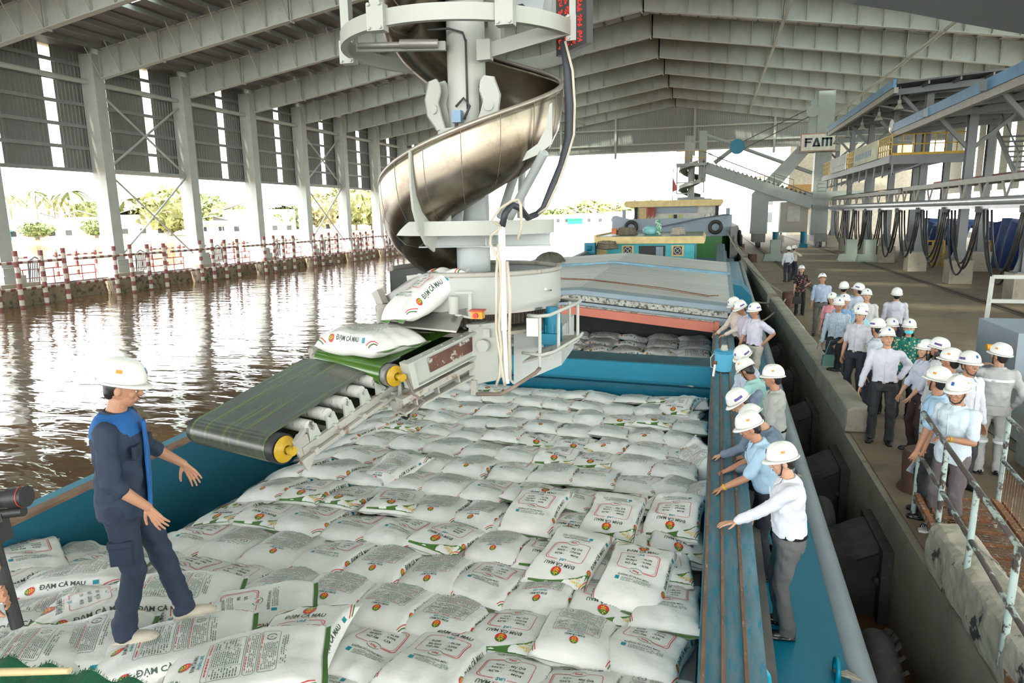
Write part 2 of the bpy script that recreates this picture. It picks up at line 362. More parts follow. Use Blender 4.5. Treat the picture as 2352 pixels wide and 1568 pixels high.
# ================================================================ river side barrier
stripe = bpy.data.materials.new('red_white_bands'); stripe.use_nodes = True
def band(m, axis, period, a, c):
    n = m.node_tree.nodes; L = m.node_tree.links; p = n['Principled BSDF']; p.inputs['Roughness'].default_value = 0.6
    tc = n.new('ShaderNodeTexCoord'); sx = n.new('ShaderNodeSeparateXYZ'); L.new(tc.outputs['Object'], sx.inputs[0])
    a1 = n.new('ShaderNodeMath'); a1.operation = 'MULTIPLY'; a1.inputs[1].default_value = 1 / period; L.new(sx.outputs[axis], a1.inputs[0])
    a2 = n.new('ShaderNodeMath'); a2.operation = 'FRACT'; L.new(a1.outputs[0], a2.inputs[0])
    a3 = n.new('ShaderNodeMath'); a3.operation = 'GREATER_THAN'; a3.inputs[1].default_value = 0.5; L.new(a2.outputs[0], a3.inputs[0])
    mx = n.new('ShaderNodeMix'); mx.data_type = 'RGBA'; mx.inputs[6].default_value = (*a, 1); mx.inputs[7].default_value = (*c, 1); L.new(a3.outputs[0], mx.inputs[0]); L.new(mx.outputs[2], p.inputs['Base Color'])
MR, MWH = (0.27, 0.09, 0.08), (0.66, 0.60, 0.52)
band(stripe, 'Z', 0.62, MR, MWH); stripey = bpy.data.materials.new('red_white_rail'); stripey.use_nodes = True; band(stripey, 'Y', 0.62, MR, MWH)
m = MB(); m.cyl((0, 0, -0.6), (0, 0, 2.8), 0.13, n=10)
post0 = m.build('barrier_post', [stripe], smooth=40, origin=(0, 0, -.6)); tag(post0, 'x', 'post', 'striped barrier posts')
first = True; pi_ = 0
BP = []
for k in range(-2, 8):
    for j, d in enumerate((7.49, 8.6, 10.3, 11.6)): BP.append((YB(k) - 9.4 + d + .0, k, j))
pc = 0
for (y, k, j) in BP:
    tx = 'striped barrier post in the water, %s of four by the %s river column' % (ORD[j], ORD[k + 2])
    o = post0 if first else post0.copy()
    if not first: C.objects.link(o)
    first = False; o.location = (-37.7 + (0.2 if j % 2 else 0), y, -1.45 + rnd.uniform(-.08, .08)); o['label'] = tx
for k in range(-2, 8):
    y = YB(k) - 9.4 + 7.49
    for z, nm in ((1.25, 'upper'), (-0.25, 'lower')):
        m = MB(); m.cyl((-37.68, y - 3.0, z), (-37.68, y + 4.3, z), 0.085, n=8)
        tag(m.build('barrier_rail', [stripey]), '%s striped barrier rail by the %s river column' % (nm, ORD[k + 2]), 'rail', 'striped barrier rails')
    # thin red handrail behind, set back over the pier
    t = thing('red_handrail', 'thin red handrail on the pier, in the bay before the %s river column' % ORD[k + 2], 'handrail', (-39, y, 0), 0, 'red pier handrails')
    m = MB()
    for z in (0.72, 0.2): m.cyl((-39.0, y - 5.6, z), (-39.0, y - .4, z), .035, n=6)
    m.build('rail', RED, t)
    m = MB()
    for i in range(6): m.cyl((-39.0, y - 5.4 + i, -.25), (-39.0, y - 5.4 + i, .72), .03, n=6)
    m.build('upright', RED, t)
    # slim rear posts with a rail
    t = thing('rear_barrier', 'slim striped rear barrier of posts and one rail, before the %s river column' % ORD[k + 2], 'barrier', (-41, y, 0), 0, 'rear barriers')
    for i in range(3):
        m = MB(); m.cyl((-41, y - 1.4 + i * 1.5, -.6), (-41, y - 1.4 + i * 1.5, 1.75), .1, n=8); m.build('post', [stripe], t)
    m = MB(); m.cyl((-41, y - 1.6, 1.35), (-41, y + 4.6, 1.35), .07, n=8); m.build('rail', [stripey], t)
    m = MB()
    for i in range(7): m.bar((-38.9 + .0, YB(k) + 1.0 + i * .14, .0), (-38.7 - .25 * 0, YB(k) + 1.05 + i * .14, 1.35 - .03 * i), .03, .06)
    m.tube([(-38.8, YB(k) + .9, 0), (-38.8, YB(k) + .95, 1.2), (-38.8, YB(k) + 1.4, 1.45), (-38.8, YB(k) + 1.9, 1.2), (-38.8, YB(k) + 1.95, 0)], .05, 6)
    tag(m.build('ladder_hoop', STEELD), 'small dark rung hoop on the pier beside the %s river column' % ORD[k + 2], 'ladder', 'pier hoops')
m = MB(); m.box(-41.3, -39.1, YB(-3), YE + 30, -1.5, -.35); m.box(-40.6, -39.2, YB(-3), YE + 30, -.35, -.22, 1)
for k in range(-3, 8): m.box(-41.3, -38.2, YB(k) - 1.6, YB(k) + 2.6, -1.5, -.28)
st('trim_30', m, [mat('pier_concrete', (0.30, 0.24, 0.16), .9, 0, .2, 1.2, col2=(.10, .09, .07), lo=.5, hi=.6), STEELD])
# ================================================================ far bank
BANK = mat('sandy_bank', (0.55, 0.45, 0.28), 0.9, 0, 0.1, 0.1)
m = MB()
bk = [(-600, 90), (-260, 112), (-170, 126), (-152, 138), (-120, 175), (-92, 222), (-60, 262), (-30, 275), (5, 275), (20, 280)]
for (x0, y0), (x1, y1) in zip(bk, bk[1:]):
    m.add([(x0, y0, ZW), (x1, y1, ZW), (x1, y1 + 4, -.6), (x0, y0 + 4, -.6)], [(0, 1, 2, 3)]); m.add([(x0, y0 + 4, -.6), (x1, y1 + 4, -.6), (x1, y1 + 300, 0), (x0, y0 + 300, 0)], [(0, 1, 2, 3)])
st('ground', m, BANK)
LEAFS = [mat('leaf_a', (0.30, 0.31, 0.12), .7, 0, .3, 1), mat('leaf_b', (0.20, 0.24, 0.09), .7, 0, .3, 1), mat('leaf_c', (0.36, 0.34, 0.17), .7, 0, .3, 1)]
BARK = mat('bark', (0.25, 0.2, 0.14), .9)
def bankpt(px, d=8):
    """a point on the far bank seen at this picture column, d metres inland"""
    r = ray(px, 540); best = None
    for (x0, y0), (x1, y1) in zip(bk, bk[1:]):
        den = r.x * (y1 - y0) - r.y * (x1 - x0)
        if abs(den) < 1e-6: continue
        t = (x0 * (y1 - y0) - y0 * (x1 - x0)) / den
        p = r * t
        if min(x0, x1) - 1e-3 <= p.x <= max(x0, x1) + 1e-3 and t > 0: best = p
    u = V((best.x, best.y, 0)).normalized(); return V((best.x, best.y, 0)) + u * d
def tree(px, d, h, w, kind, label):
    p = bankpt(px, d); t = thing('riverside_tree' if kind != 'palm' else 'coconut_palm', label, 'tree', (p.x, p.y, -.6), 0, 'trees on the far bank')
    r = random.Random(int(px * 7)); m = MB(Matrix.Translation(p)); lf = LEAFS[r.randrange(3)]
    if kind == 'palm':
        m.tube([(0, 0, -.6), (.4, 0, h * .5), (.2, 0, h)], [.3, .22, .15], 6); m.build('trunk', BARK, t)
        m = MB(Matrix.Translation(p))
        for i in range(16):
            a = 2 * PI * i / 16 + r.random(); L_ = w * r.uniform(.8, 1.1); up = r.uniform(.0, .6)
            for j in range(6):
                f0, f1 = j / 6, (j + 1) / 6
                def pt(f): return V((math.cos(a) * L_ * f, math.sin(a) * L_ * f, h + L_ * (up * f - 1.0 * f * f)))
                wd = .5 * math.sin(PI * min(1, f0 + .15)) + .1; s = V((-math.sin(a), math.cos(a), 0)) * wd
                m.add([pt(f0) - s, pt(f0) + s - V((0, 0, .3)), pt(f1) + s - V((0, 0, .3)), pt(f1) - s], [(0, 1, 2, 3)])
        m.build('frond', lf, t)
    else:
        m.tube([(0, 0, -.6), (.3, 0, h * .4), (0, 0, h * .7)], [.45, .3, .15], 6); m.build('trunk', BARK, t)
        m = MB(Matrix.Translation(p))
        for i in range(420):
            a = r.uniform(0, 2 * PI); zz = r.random(); rr = w * math.sqrt(max(0, 1 - (2 * zz - 1) ** 2)) * r.uniform(.55, 1.05)
            c = V((math.cos(a) * rr, math.sin(a) * rr, h * (.12 + .88 * zz))); sz = w * r.uniform(.09, .2)
            q = [V((r.uniform(-1, 1), r.uniform(-1, 1), r.uniform(-1, 1))).normalized() * sz for _ in range(4)]
            m.add([c + x for x in q], [(0, 1, 2), (0, 2, 3), (0, 3, 1)])
        m.ell((0, 0, h * .55), (w * .7, w * .7, h * .38), 8, 6); m.build('foliage', lf, t)
TL = [(30, 30, 11, 5, 'palm', 'left of the first column'), (90, 26, 12, 6, 'palm', 'tall above the white shed'), (130, 30, 11, 7, 'palm', 'beside another palm'), (175, 25, 12, 6, 'palm', 'nearest the second column'), (222, 6, 4, 3.5, 'tree', 'low and bushy by the teal awning'),
      (85, 4, 3.5, 4, 'tree', 'a low clump at the waterline'), (212, 30, 9, 6, 'tree', 'behind the peaked hut'), (300, 30, 10, 6, 'palm', 'in the cross-braced bay'), (345, 20, 8, 7, 'tree', 'pale, just before the round bush'), (395, 8, 12, 9, 'tree', 'large and round in the braced bay'),
      (470, 28, 11, 8, 'tree', 'past the second column'), (505, 22, 9, 5, 'tree', 'behind the veranda hut'), (540, 30, 8, 6, 'tree', 'beside the third column'), (665, 10, 7, 7, 'tree', 'low and wide between columns'), (690, 40, 8, 6, 'tree', 'behind the low wide one'),
      (745, 12, 12, 8, 'tree', 'in the farther braced bay'), (790, 30, 14, 7, 'tree', 'tall near the chute'), (820, 14, 15, 9, 'tree', 'tall and thin beside the chute'), (855, 20, 12, 7, 'tree', 'closest to the chute'), (240, 40, 9, 8, 'tree', 'far behind the huts'), (430, 40, 9, 8, 'tree', 'far behind the bush'),
      (1360, 60, 8, 16, 'tree', 'dim on the downstream shore'), (1420, 60, 7, 14, 'tree', 'dim behind the moored boat'), (1480, 60, 8, 16, 'tree', 'dim above the yellow roof'), (1290, 50, 5, 12, 'tree', 'dim low shrubbery downstream')]
for a in TL: tree(*a[:5], ('pale green coconut palm on the far bank, ' if a[4] == 'palm' else 'sunlit green tree on the far bank, ') + a[5])
HW = mat('white_wall', (0.75, 0.73, 0.68), .8); HR = mat('tin_roof', (0.62, 0.62, 0.60), .5); DK = mat('dark_opening', (0.06, 0.06, 0.06), .9); TEAL = mat('teal_awning', (0.05, 0.38, 0.33), .7)
def house(px, d, w, dp, h, label, roof=HR, extra=None, px2=None):
    p = bankpt(px, d); a = math.atan2(p.y, p.x) - PI / 2
    t = thing('riverside_house', label, 'house', (p.x, p.y, -.6), a, 'houses on the far bank'); M = wm(t)
    m = MB(M); m.box(-w / 2, w / 2, 0, dp, 0, h); m.build('wall', HW, t)
    m = MB(M); rh = h + w * .18; o = .5
    m.prism([(-w / 2 - o, -o, h - .1), (0, -o, rh), (w / 2 + o, -o, h - .1), (0, -o, rh - .25)], (0, 0, 0), (0, dp + 2 * o, 0)); m.build('roof', roof, t)
    for i in range(max(1, int(w / 4))):
        m = MB(M); x = -w / 2 + (i + .5) * w / max(1, int(w / 4)); m.box(x - .7, x + .7, -.06, .05, .9, 2.3); m.build('window', DK, t)
    if extra: extra(t, M)
def awn(t, M): m = MB(M); m.box(-7, 0, -2.5, 0, 2.2, 2.6); m.box(-6.5, -.4, -.3, -.1, .2, 2.2); m.build('awning', TEAL, t)
def veranda(t, M):
    m = MB(M)
    for i in range(6): m.box(-4 + i * 1.6 - .08, -4 + i * 1.6 + .08, -2.2, -2.0, 0, 3)
    m.box(-4.2, 4.2, -2.25, -1.95, 1.0, 1.15); m.box(-4.2, 4.2, -2.2, 0, 2.9, 3.05); m.build('veranda', HW, t)
house(30, 4, 22, 9, 5, 'long white waterfront shed with teal awning', extra=awn); house(120, 5, 14, 8, 5, 'white house between the shed and the peaked hut'); house(185, 6, 10, 8, 5.5, 'white hut with a tall peaked roof', mat('pale_thatch', (.6, .58, .5)))
house(330, 10, 13, 9, 6, 'white house half hidden by the brace pipe'); house(490, 4, 9, 6, 4, 'small dark-fronted hut with veranda past the second column', extra=veranda); house(600, 6, 20, 10, 7, 'big pale shed with sloping roof'); house(545, 6, 12, 8, 5, 'white cabin beside the big pale shed')
house(770, 8, 8, 6, 4, 'grey hut under the tall trees'); house(1395, 10, 26, 10, 4.5, 'low pale roofs on the downstream shore behind the boat'); house(1340, 10, 18, 10, 4, 'low blue-fronted landing downstream', extra=awn); house(1450, 20, 22, 10, 5, 'long low roof downstream near the wheelhouse'); house(1270, 20, 26, 10, 4, 'faint low roofs just past the platform plate')
# ================================================================ buildings and clutter down the quay
t = thing('quay_office', 'white two-storey office with rows of windows at the far end of the quay', 'building', (20, 135, 0))
m = MB(); m.box(8, 26, 132, 170, 0, 9.5); m.build('wall', HW, t)
m = MB(); m.box(7.4, 26.5, 131.4, 171, 9.5, 10); m.build('roof', HR, t)
for i in range(5):
    for z in (1.5, 4.6): m = MB(); m.box(8.9 + i * 3.3, 10.6 + i * 3.3, 131.9, 132.1, z, z + 1.7); m.build('window', mat('window_dark', (.12, .14, .15), .2), t)
t = thing('container_house', 'tall ochre and white plant building behind the crane leg', 'building', (16, 110, 0))
m = MB(); m.box(10.5, 26, 106, 125, 0, 22); m.build('wall', mat('cream_wall', (.66, .60, .48), .8), t)
m = MB(); m.box(10.4, 16, 105.8, 106, 3.5, 7); m.build('panel', mat('ochre_panel', (.50, .30, .12), .8), t)
# ================================================================ gantry crane with the second chute
MG = mat('crane_grey', (0.33, 0.36, 0.34), .5, 0, .06, 1); MGD = mat('crane_dark', (0.10, 0.10, 0.09), .6)
Yg = 70.0
t = thing('gantry_crane', 'grey rail-mounted gantry crane on the quay with a slanting leg and cable mast', 'crane', (7, Yg, 0))
m = MB(); m.box(9.0, 10.4, Yg - .6, Yg + .6, 1.2, 13.9); m.build('mast', MG, t)
m = MB(); m.box(8.4, 9.0, Yg - .5, Yg + .5, 9.2, 13.2); m.cyl((8.55, Yg - .8, 12.2), (8.55, Yg - .5, 12.2), .55, n=16); m.build('mast_head', MG, t)
m = MB(); m.prism([(3.7, Yg - .5, 1.3), (5.2, Yg - .5, 1.3), (5.2, Yg - .5, 4.6), (9.0, Yg - .5, 9.2), (7.6, Yg - .5, 9.2), (3.7, Yg - .5, 5.0)], (0, 0, 0), (0, 1, 0)); m.build('slanting_leg', MG, t)
m = MB(); m.box(5.0, 13.5, Yg - .4, Yg + .4, 4.3, 5.1); m.box(7.4, 11, Yg - .6, Yg + .6, 8.6, 9.2); m.build('cross_girder', MG, t)
for x in (4.45, 9.75):
    m = MB(); m.box(x - .55, x + .55, Yg - 1.6, Yg + 1.6, .55, 1.3); bo = m.build('wheel_bogie', mat('bogie_grey', (.22, .23, .22), .6), t)
    for y in (-1.3, -.5, .5, 1.3): m = MB(); m.cyl((x - .15, Yg + y, .36), (x + .15, Yg + y, .36), .31, n=14); m.build('wheel', MGD, bo, 40)
for x in (5.9, 8.3): m = MB(); m.cyl((x, Yg - 1.6, .2), (x, Yg - 1.6, 1.5), .28, n=10); m.box(x - .35, x + .35, Yg - 1.9, Yg - 1.3, .05, .4); m.build('travel_motor', BLUEP, t)
m = MB()
for i in range(22): m.box(9.3, 10.0, Yg - .95, Yg - .9, 1.5 + i * .33, 1.54 + i * .33)
for x in (9.3, 10.0): m.box(x - .03, x + .03, Yg - .95, Yg - .9, 1.4, 8.6)
for i in range(6): m.bar((9.3, Yg - .9, 2 + i * 1.2), (9.3, Yg - .6, 2 + i * 1.2), .04)
m.build('ladder', MG, t)
m = MB(); m.box(6.3, 8.7, Yg - .5, Yg + .9, 1.4, 4.2); m.build('machine_cabin', mat('cabin_beige', (.40, .37, .31), .6, 0, .1, 1), t)
m = MB(); m.box(6.9, 8.0, Yg - .56, Yg - .5, 2.4, 3.8); m.build('cabinet_door', mat('cab_door', (.50, .49, .44), .5), t)
a0 = V((-2.4, Yg, 7.9)); a1 = V((9.0, Yg, 3.9))
m = MB(); m.bar((-.6, Yg - .6, 7.6), (9.0, Yg - .6, 4.0), .15, 1.0); m.bar((-.6, Yg + .6, 7.6), (9.0, Yg + .6, 4.0), .15, 1.0); m.bar((-.6, Yg, 8.0), (9.0, Yg, 4.5), 1.2, .12); m.build('conveyor_boom', MG, t)
m = MB()
for i in range(24):
    f = i / 23; p = a0.lerp(a1, .14 + .8 * f) + V((0, 0, .75)); m.cyl(p - V((0, .55, 0)), p + V((0, .55, 0)), .14, n=8); m.bar(p + V((0, -.6, -.5)), p + V((0, -.6, .25)), .06)
m.bar(a0 + V((2, -.65, .95)), a1 + V((0, -.65, .95)), .08); m.build('idler_frame', MGD, t)
m = MB()
for i in range(11):
    f = .1 + i * .075; p = a0.lerp(a1, f) + V((0, -.7, .6)); m.bar(p, p + V((0, 0, 1.1)), .04)
m.bar(a0.lerp(a1, .1) + V((0, -.7, 1.7)), a0.lerp(a1, .85) + V((0, -.7, 1.7)), .05); m.build('handrail', MGD, t)
m = MB(); m.cyl((-.6, Yg, 10.6), (8.9, Yg, 5.6 + 1.2), .17, n=10); m.cyl((.2, Yg - .2, 8.0), (2.2, Yg - .2, 9.9 - .4), .2, n=8); m.build('stay_pipe', MG, t)
m = MB(); m.cyl((2.2, Yg - .5, 9.4), (2.2, Yg - .2, 9.4), .68, n=20); m.build('cable_sheave', BLUEP, t)
for z in (12.6, 11.9): m = MB(); m.cyl((2.4, Yg - .35, z - 2.9), (8.6, Yg - .35, z), .045, n=6); m.build('hoist_rope', MGD, t)
t2 = thing('sack_chute_tower', 'distant spiral sack chute with yellow-railed platform hanging over the moored boat', 'loader', (-1.9, Yg, 4.3))
cx = -1.9
m = MB(); m.cyl((cx, Yg, 4.6), (cx, Yg, 8), .32, n=12); m.box(-1.25, -.55, Yg - .3, Yg + .3, 6.3, 11); m.cyl((cx - .3, Yg, 8.0), (cx - .3, Yg, 10.6), .38, n=12); m.box(cx - .6, cx + .1, Yg - .4, Yg + .4, 8.9, 10.0); m.build('pole', MG, t2)
m = MB()
def hel(u, v): a = R(40 + u * 620); r = .35 + .85 * v; return V((cx + r * math.cos(a), Yg + r * math.sin(a), 4.9 + u * 3.1 - .3 * math.sin(v * PI)))
m.grid(hel, 60, 6)
def hel2(u, v): a = R(40 + u * 620); return V((cx + 1.2 * math.cos(a), Yg + 1.2 * math.sin(a), 4.9 + u * 3.1 - .1 + .35 * v))
m.grid(hel2, 60, 1); m.build('spiral_trough', mat('chute_dark', (.28, .27, .25), .35, .7), t2, True)
m = MB(); m.box(cx - 1.4, cx + 1.4, Yg - 1.3, Yg + 1.3, 7.75, 8.0); m.lathe([(1.25, 4.4), (1.3, 4.4), (1.3, 4.85), (1.25, 4.85)], 24, (cx, Yg, 0)); m.box(-1.1, .1, Yg - .3, Yg + .3, 4.1, 4.7)
for sx_ in (-1.3, 1.2):
    m.bar((cx + sx_, Yg - 1.2, 5.2), (cx + sx_, Yg - 1.2, 7.8), .1)
m.bar((cx - 1.3, Yg - 1.2, 6.2), (cx + 1.2, Yg - 1.2, 6.2), .1); m.bar((cx - 1.3, Yg - 1.2, 5.2), (cx + .2, Yg - 1.2, 5.2), .1); m.build('frame', MG, t2)
m = MB()
for i in range(8): m.bar((cx - 1.4 + i * .4, Yg - 1.3, 8), (cx - 1.4 + i * .4, Yg - 1.3, 9.1), .05)
for z in (8.5, 9.1): m.bar((cx - 1.4, Yg - 1.3, z), (cx + 1.4, Yg - 1.3, z), .05)
m.build('guard_rail', YEL, t2)
# sign
t = thing('crane_sign', 'white rectangular sign with bold black letters on the crane girder', 'sign', (9.5, Yg - .8, 8.9))
m = MB(Matrix.Translation((-.35, 0, 0))); m.box(8.1, 10.95, Yg - .8, Yg - .64, 8.75, 10.15); m.build('board', mat('sign_board', (.72, .70, .62), .5), t)
m = MB(Matrix.Translation((-.35, 0, 0))); m.box(8.0, 11.05, Yg - .78, Yg - .62, 8.65, 10.25); m.build('rim', mat('sign_rim', (.45, .28, .2), .6), t)
m = MB(Matrix.Translation((-.35, 0, 0))); yy = Yg - .83; Z0, Z1 = 9.08, 9.84; th = .17
def lb(a, c, d, e): m.box(a, c, yy, yy + .03, d, e)
lb(8.38, 8.38 + th, Z0, Z1); lb(8.38, 9.0, Z1 - th, Z1); lb(8.38, 8.9, 9.42, 9.42 + th * .8)
m.prism([(9.02, yy, Z0), (9.2, yy, Z0), (9.36, yy, 9.55), (9.52, yy, Z0), (9.72, yy, Z0), (9.45, yy, Z1), (9.28, yy, Z1)], (0, 0, 0), (0, .03, 0)); lb(9.1, 9.62, Z0, Z0 + .14)
lb(9.8, 10.66, Z1 - th, Z1)
for x in (9.8, 10.15, 10.49): lb(x, x + th, Z0, Z1)
m.build('lettering', mat('sign_black', (.02, .05, .06), .5), t)
# ================================================================ bagging gallery on the right of the quay
G = mat('gallery_steel', (0.21, 0.225, 0.23), .5, 0, .08, 1.5); GB = mat('canopy_blue', (0.10, 0.26, 0.45), .4); GW = mat('canopy_gutter', (.36, .345, .31), .5); DKR = mat('canopy_soffit', (.13, .13, .13), .7)
ys = [22.0 + 6.9 * i for i in range(8)]
def footing(x, y, lab):
    t = thing('gallery_column', lab, 'column', (x, y, 0), 0, 'gallery columns')
    b = MB(); s = .46; b.prism([(x - s, y - s, 0), (x + s, y - s, 0), (x + s, y + s, 0), (x - s, y + s, 0)], (0, 0, 0), (0, 0, 1.05)); b.build('footing', CONCL, t)
    m = MB(); top = 7.6 if y < 40 else 9.6
    if x > 12: top -= .4
    m.ibeam((x, y, 1.05), (x, y, top), .34, .34, .04, up=(0, 1, 0)); m.box(x - .35, x + .35, y - .35, y + .35, 1.05, 1.1)
    for s_ in (-1, 1): m.prism([(x + s_ * .17, y - .02, 1.1), (x + s_ * .36, y - .02, 1.1), (x + s_ * .17, y - .02, 1.75)], (0, 0, 0), (0, .04, 0)); 
    m.build('shaft', G, t)
    m = MB()
    if x < 12:
        z = top - .25; m.bar((x, y, top - 1.7), (x - 1.3, y, z), .16); m.bar((x, y, top - 1.7), (x + 1.6, y, z), .16)
    m.bar((x - (2.0 if x < 12 else 0), y, top), (x + 3, y, top + .0), .2, .35); m.build('bracket', G, t)
for i, y in enumerate(ys):
    footing(11.0, y, 'grey gallery column on a square concrete footing, front row, %s from the camera' % ORD[i]); footing(14.1, y + .2, 'grey gallery column on a square concrete footing, rear row, %s from the camera' % ORD[i])
def canopy(nm, x0, x1, y0, y1, z, rise, lab):
    t = thing(nm, lab, 'canopy', (x0, y0, z))
    m = MB(); m.prism([(x0, y0, z + .25), (x1, y0, z + .25 + rise), (x1, y0, z + .33 + rise), (x0, y0, z + .33)], (0, 0, 0), (0, y1 - y0, 0)); m.build('roof_sheet', DKR, t)
    m = MB(); m.box(x0 - .12, x0 + .04, y0, y1, z + .1, z + .5); m.build('blue_edge', GB, t)
    m = MB(); m.box(x0 - .06, x0 + .14, y0, y1, z - .18, z + .1); m.build('gutter', GW, t)
    m = MB(); y = y0 + 1.2
    while y < y1: m.bar((x0, y, z), (x1, y, z + rise), .15, .3); y += 3.45
    x = x0 + 1.5
    while x < x1: zz = z + .15 + rise * (x - x0) / (x1 - x0); m.bar((x, y0, zz), (x, y1, zz), .08, .16); x += 1.4
    m.build('roof_beam', G, t)
    for yy in (y0 + 5, y0 + 9):
        m = MB(); m.bar((x0 + .1, yy, z - .05), (x0 + 4, yy + 3.4, z - .4), .1); m.bar((x0 + 4, yy, z - .2), (x0 + .1, yy + 3.4, z - .05), .1); m.build('cross_tie', G, t)
canopy('blue_edged_canopy', 9.3, 17, 16, 42.5, 7.35, .6, 'lower blue-edged canopy over the gallery, nearer the camera')
canopy('blue_edged_canopy', 8.8, 17, 40.3, 61, 9.35, .6, 'higher blue-edged canopy over the yellow-railed platform')
for i, y in enumerate((41.5, 46.1, 50.8, 55.6, 60.4)):
    t = thing('pendant_lamp', 'bell-shaped pendant lamp under the higher canopy edge, %s from the camera' % ORD[i], 'lamp', (9.3, y, 9.0), 0, 'canopy lamps')
    m = MB(); m.cyl((9.3, y, 9.68), (9.3, y, 8.95), .03, n=6); m.cyl((9.3, y, 8.98), (9.3, y, 8.8), .09, n=8); m.build('stem', GW, t)
    m = MB(); m.lathe([(.08, 8.82), (.12, 8.72), (.26, 8.5), (.25, 8.5), (.1, 8.7)], 14, (9.3, y, 0)); m.build('shade', GW, t, True)
# platform with yellow railing
t = thing('upper_walkway', 'raised grey walkway with yellow and white railings under the higher canopy', 'walkway', (9, 41, 6))
m = MB(); m.box(9, 12.6, 41, 64, 5.95, 6.2, 0); m.bar((9, 41, 5.95), (9, 64, 5.95), .15, .35); m.bar((9, 41, 5.95), (12.6, 41, 5.95), .15, .5); m.build('deck', G, t)
y = 41
while y < 64:
    m = MB(); m.bar((9.1, y, 5.1), (9.1, y, 5.95), .08); m.bar((9.1, y, 5.2), (11, y, 5.9), .08); m.build('bracket', G, t); y += 2.1
m = MB(); m.box(9, 12.6, 40.9, 40.98, 6.15, 6.27)
for i in range(8): m.bar((9.0 + i * .5, 41, 6.2), (9 + i * .5, 41, 7.2), .05)
for z in (6.7, 7.2): m.bar((9, 41, z), (12.6, 41, z), .05)
for i in range(46): m.bar((9, 41 + i * .5, 6.2), (9, 41 + i * .5, 7.2), .045)
for z in (6.5, 6.85, 7.2): m.bar((9, 41, z), (9, 64, z), .045)
m.build('railing', YEL, t)
for i, (a, c, d) in enumerate(((43.7, 50.3, 'wide faded banner on the walkway railing nearer the camera'), (53.2, 59.6, 'white banner on the walkway railing farther away'))):
    t = thing('banner', d, 'banner', (8.9, a, 6.2)); m = MB(); m.box(8.86, 8.92, a, c, 6.15, 7.2); m.build('cloth', mat('banner_%d' % i, (.62, .62, .48) if i == 0 else (.75, .77, .78), .7), t)
    m = MB()
    if i == 0:
        for j in range(8): m.box(8.85, 8.86, a + 1.5 + j * .6, a + 1.85 + j * .6, 6.45, 6.8)
    else:
        for j in range(5): m.box(8.85, 8.86, a + .6 + j * 1.0, a + 1.1 + j * 1.0, 6.5, 6.55)
    m.build('print', mat('banner_print', (.3, .42, .55), .7), t)
t = thing('white_dish', 'round white dish by the corner of the yellow railing', 'dish', (9.3, 42.5, 7.4)); m = MB(); m.ell((9.2, 42.3, 7.75), (.12, .32, .38), 16, 10); m.build('disc', WHITE, t, True); m = MB(); m.bar((9.3, 42.5, 7.1), (9.3, 42.5, 7.8), .05); m.build('stem', G, t)
# stair on the gallery
t = thing('gallery_stair', 'dark steel stair rising behind the canopy columns', 'stair', (12.5, 35, 5)); m = MB()
for i in range(8): m.box(12.4, 14.0, 34.5 + i * .3, 34.8 + i * .3, 4.8 + i * .24, 4.86 + i * .24)
m.build('tread', DKR, t); m = MB()
for x in (12.4, 14.0): m = MB(); m.bar((x, 34.4, 4.6), (x, 37, 6.7), .06, .25); m.bar((x, 34.4, 5.6), (x, 37, 7.7), .05); m.bar((x, 34.5, 4.7), (x, 34.5, 5.65), .05); m.bar((x, 36.9, 6.6), (x, 36.9, 7.65), .05); m.build('stringer', G, t)
# long conveyor truss and hose rail
t = thing('conveyor_truss', 'long pale conveyor truss running above the footings beside the quay', 'conveyor', (11, 22, 4.4)); 
def trs(y0, y1, z):
    m = MB(); m.bar((10.7, y0, z), (10.7, y1, z), .16, .22); m.bar((11.7, y0, z), (11.7, y1, z), .16, .22); m.build('top_chord', GW, t)
    m = MB(); y = y0
    while y < y1: m.bar((10.7, y, z - .1), (10.7, y + .45, z - .75), .07); m.bar((10.7, y + .9, z - .1), (10.7, y + .45, z - .75), .07); y += 2.4
    m.bar((11.2, y0, z - .8), (11.2, y1, z - .8), 1.0, .1); m.build('web', GW, t)
trs(18, 45, 4.5); trs(46, 72, 4.42)
m = MB()
def bel(u, v): return V((10.8 + .8 * v, 18 + 54 * u, 4.62 + .12 * math.sin(u * 40) * v))
m.grid(bel, 60, 4); m.build('belt', mat('dusty_belt', (.45, .45, .43), .8), t)
o = MB(); o.cyl((10.6, 18, 3.65), (10.6, 78, 3.65), .17, n=12); o.bar((10.6, 18, 3.42), (10.6, 78, 3.42), .12, .14)
tag(o.build('hose_rail', mat('galvanised_pipe', (.55, .57, .60), .35, .5), smooth=40), 'galvanised pipe rail carrying looped hoses in front of the gallery columns', 'rail')
HOSE = mat('black_hose', (.03, .03, .03), .45)
for i in range(10):
    y = 24.0 + i * 4.3; t = thing('hose_loop', 'pair of sagging black hoses under the pipe rail, %s span from the camera' % ORD[i], 'hose', (10.6, y, 3.4), 0, 'festoon hoses')
    for s in (0, 1, 2):
        m = MB(); d = 2.3 + .25 * ((i * 7 + s) % 3)
        pts = [(10.5 + .12 * s, y + .15 * s + (3.6 - .2 * s) * f, 3.3 - d * (1 - (2 * f - 1) ** 2) ** .8) for f in [j / 14 for j in range(15)]]
        m.tube(pts, .045, 6); m.build('hose', HOSE, t, True)
    m = MB(); m.box(10.45, 10.75, y - .15, y + .15, 3.2, 3.45); m.build('trolley', DKR, t)
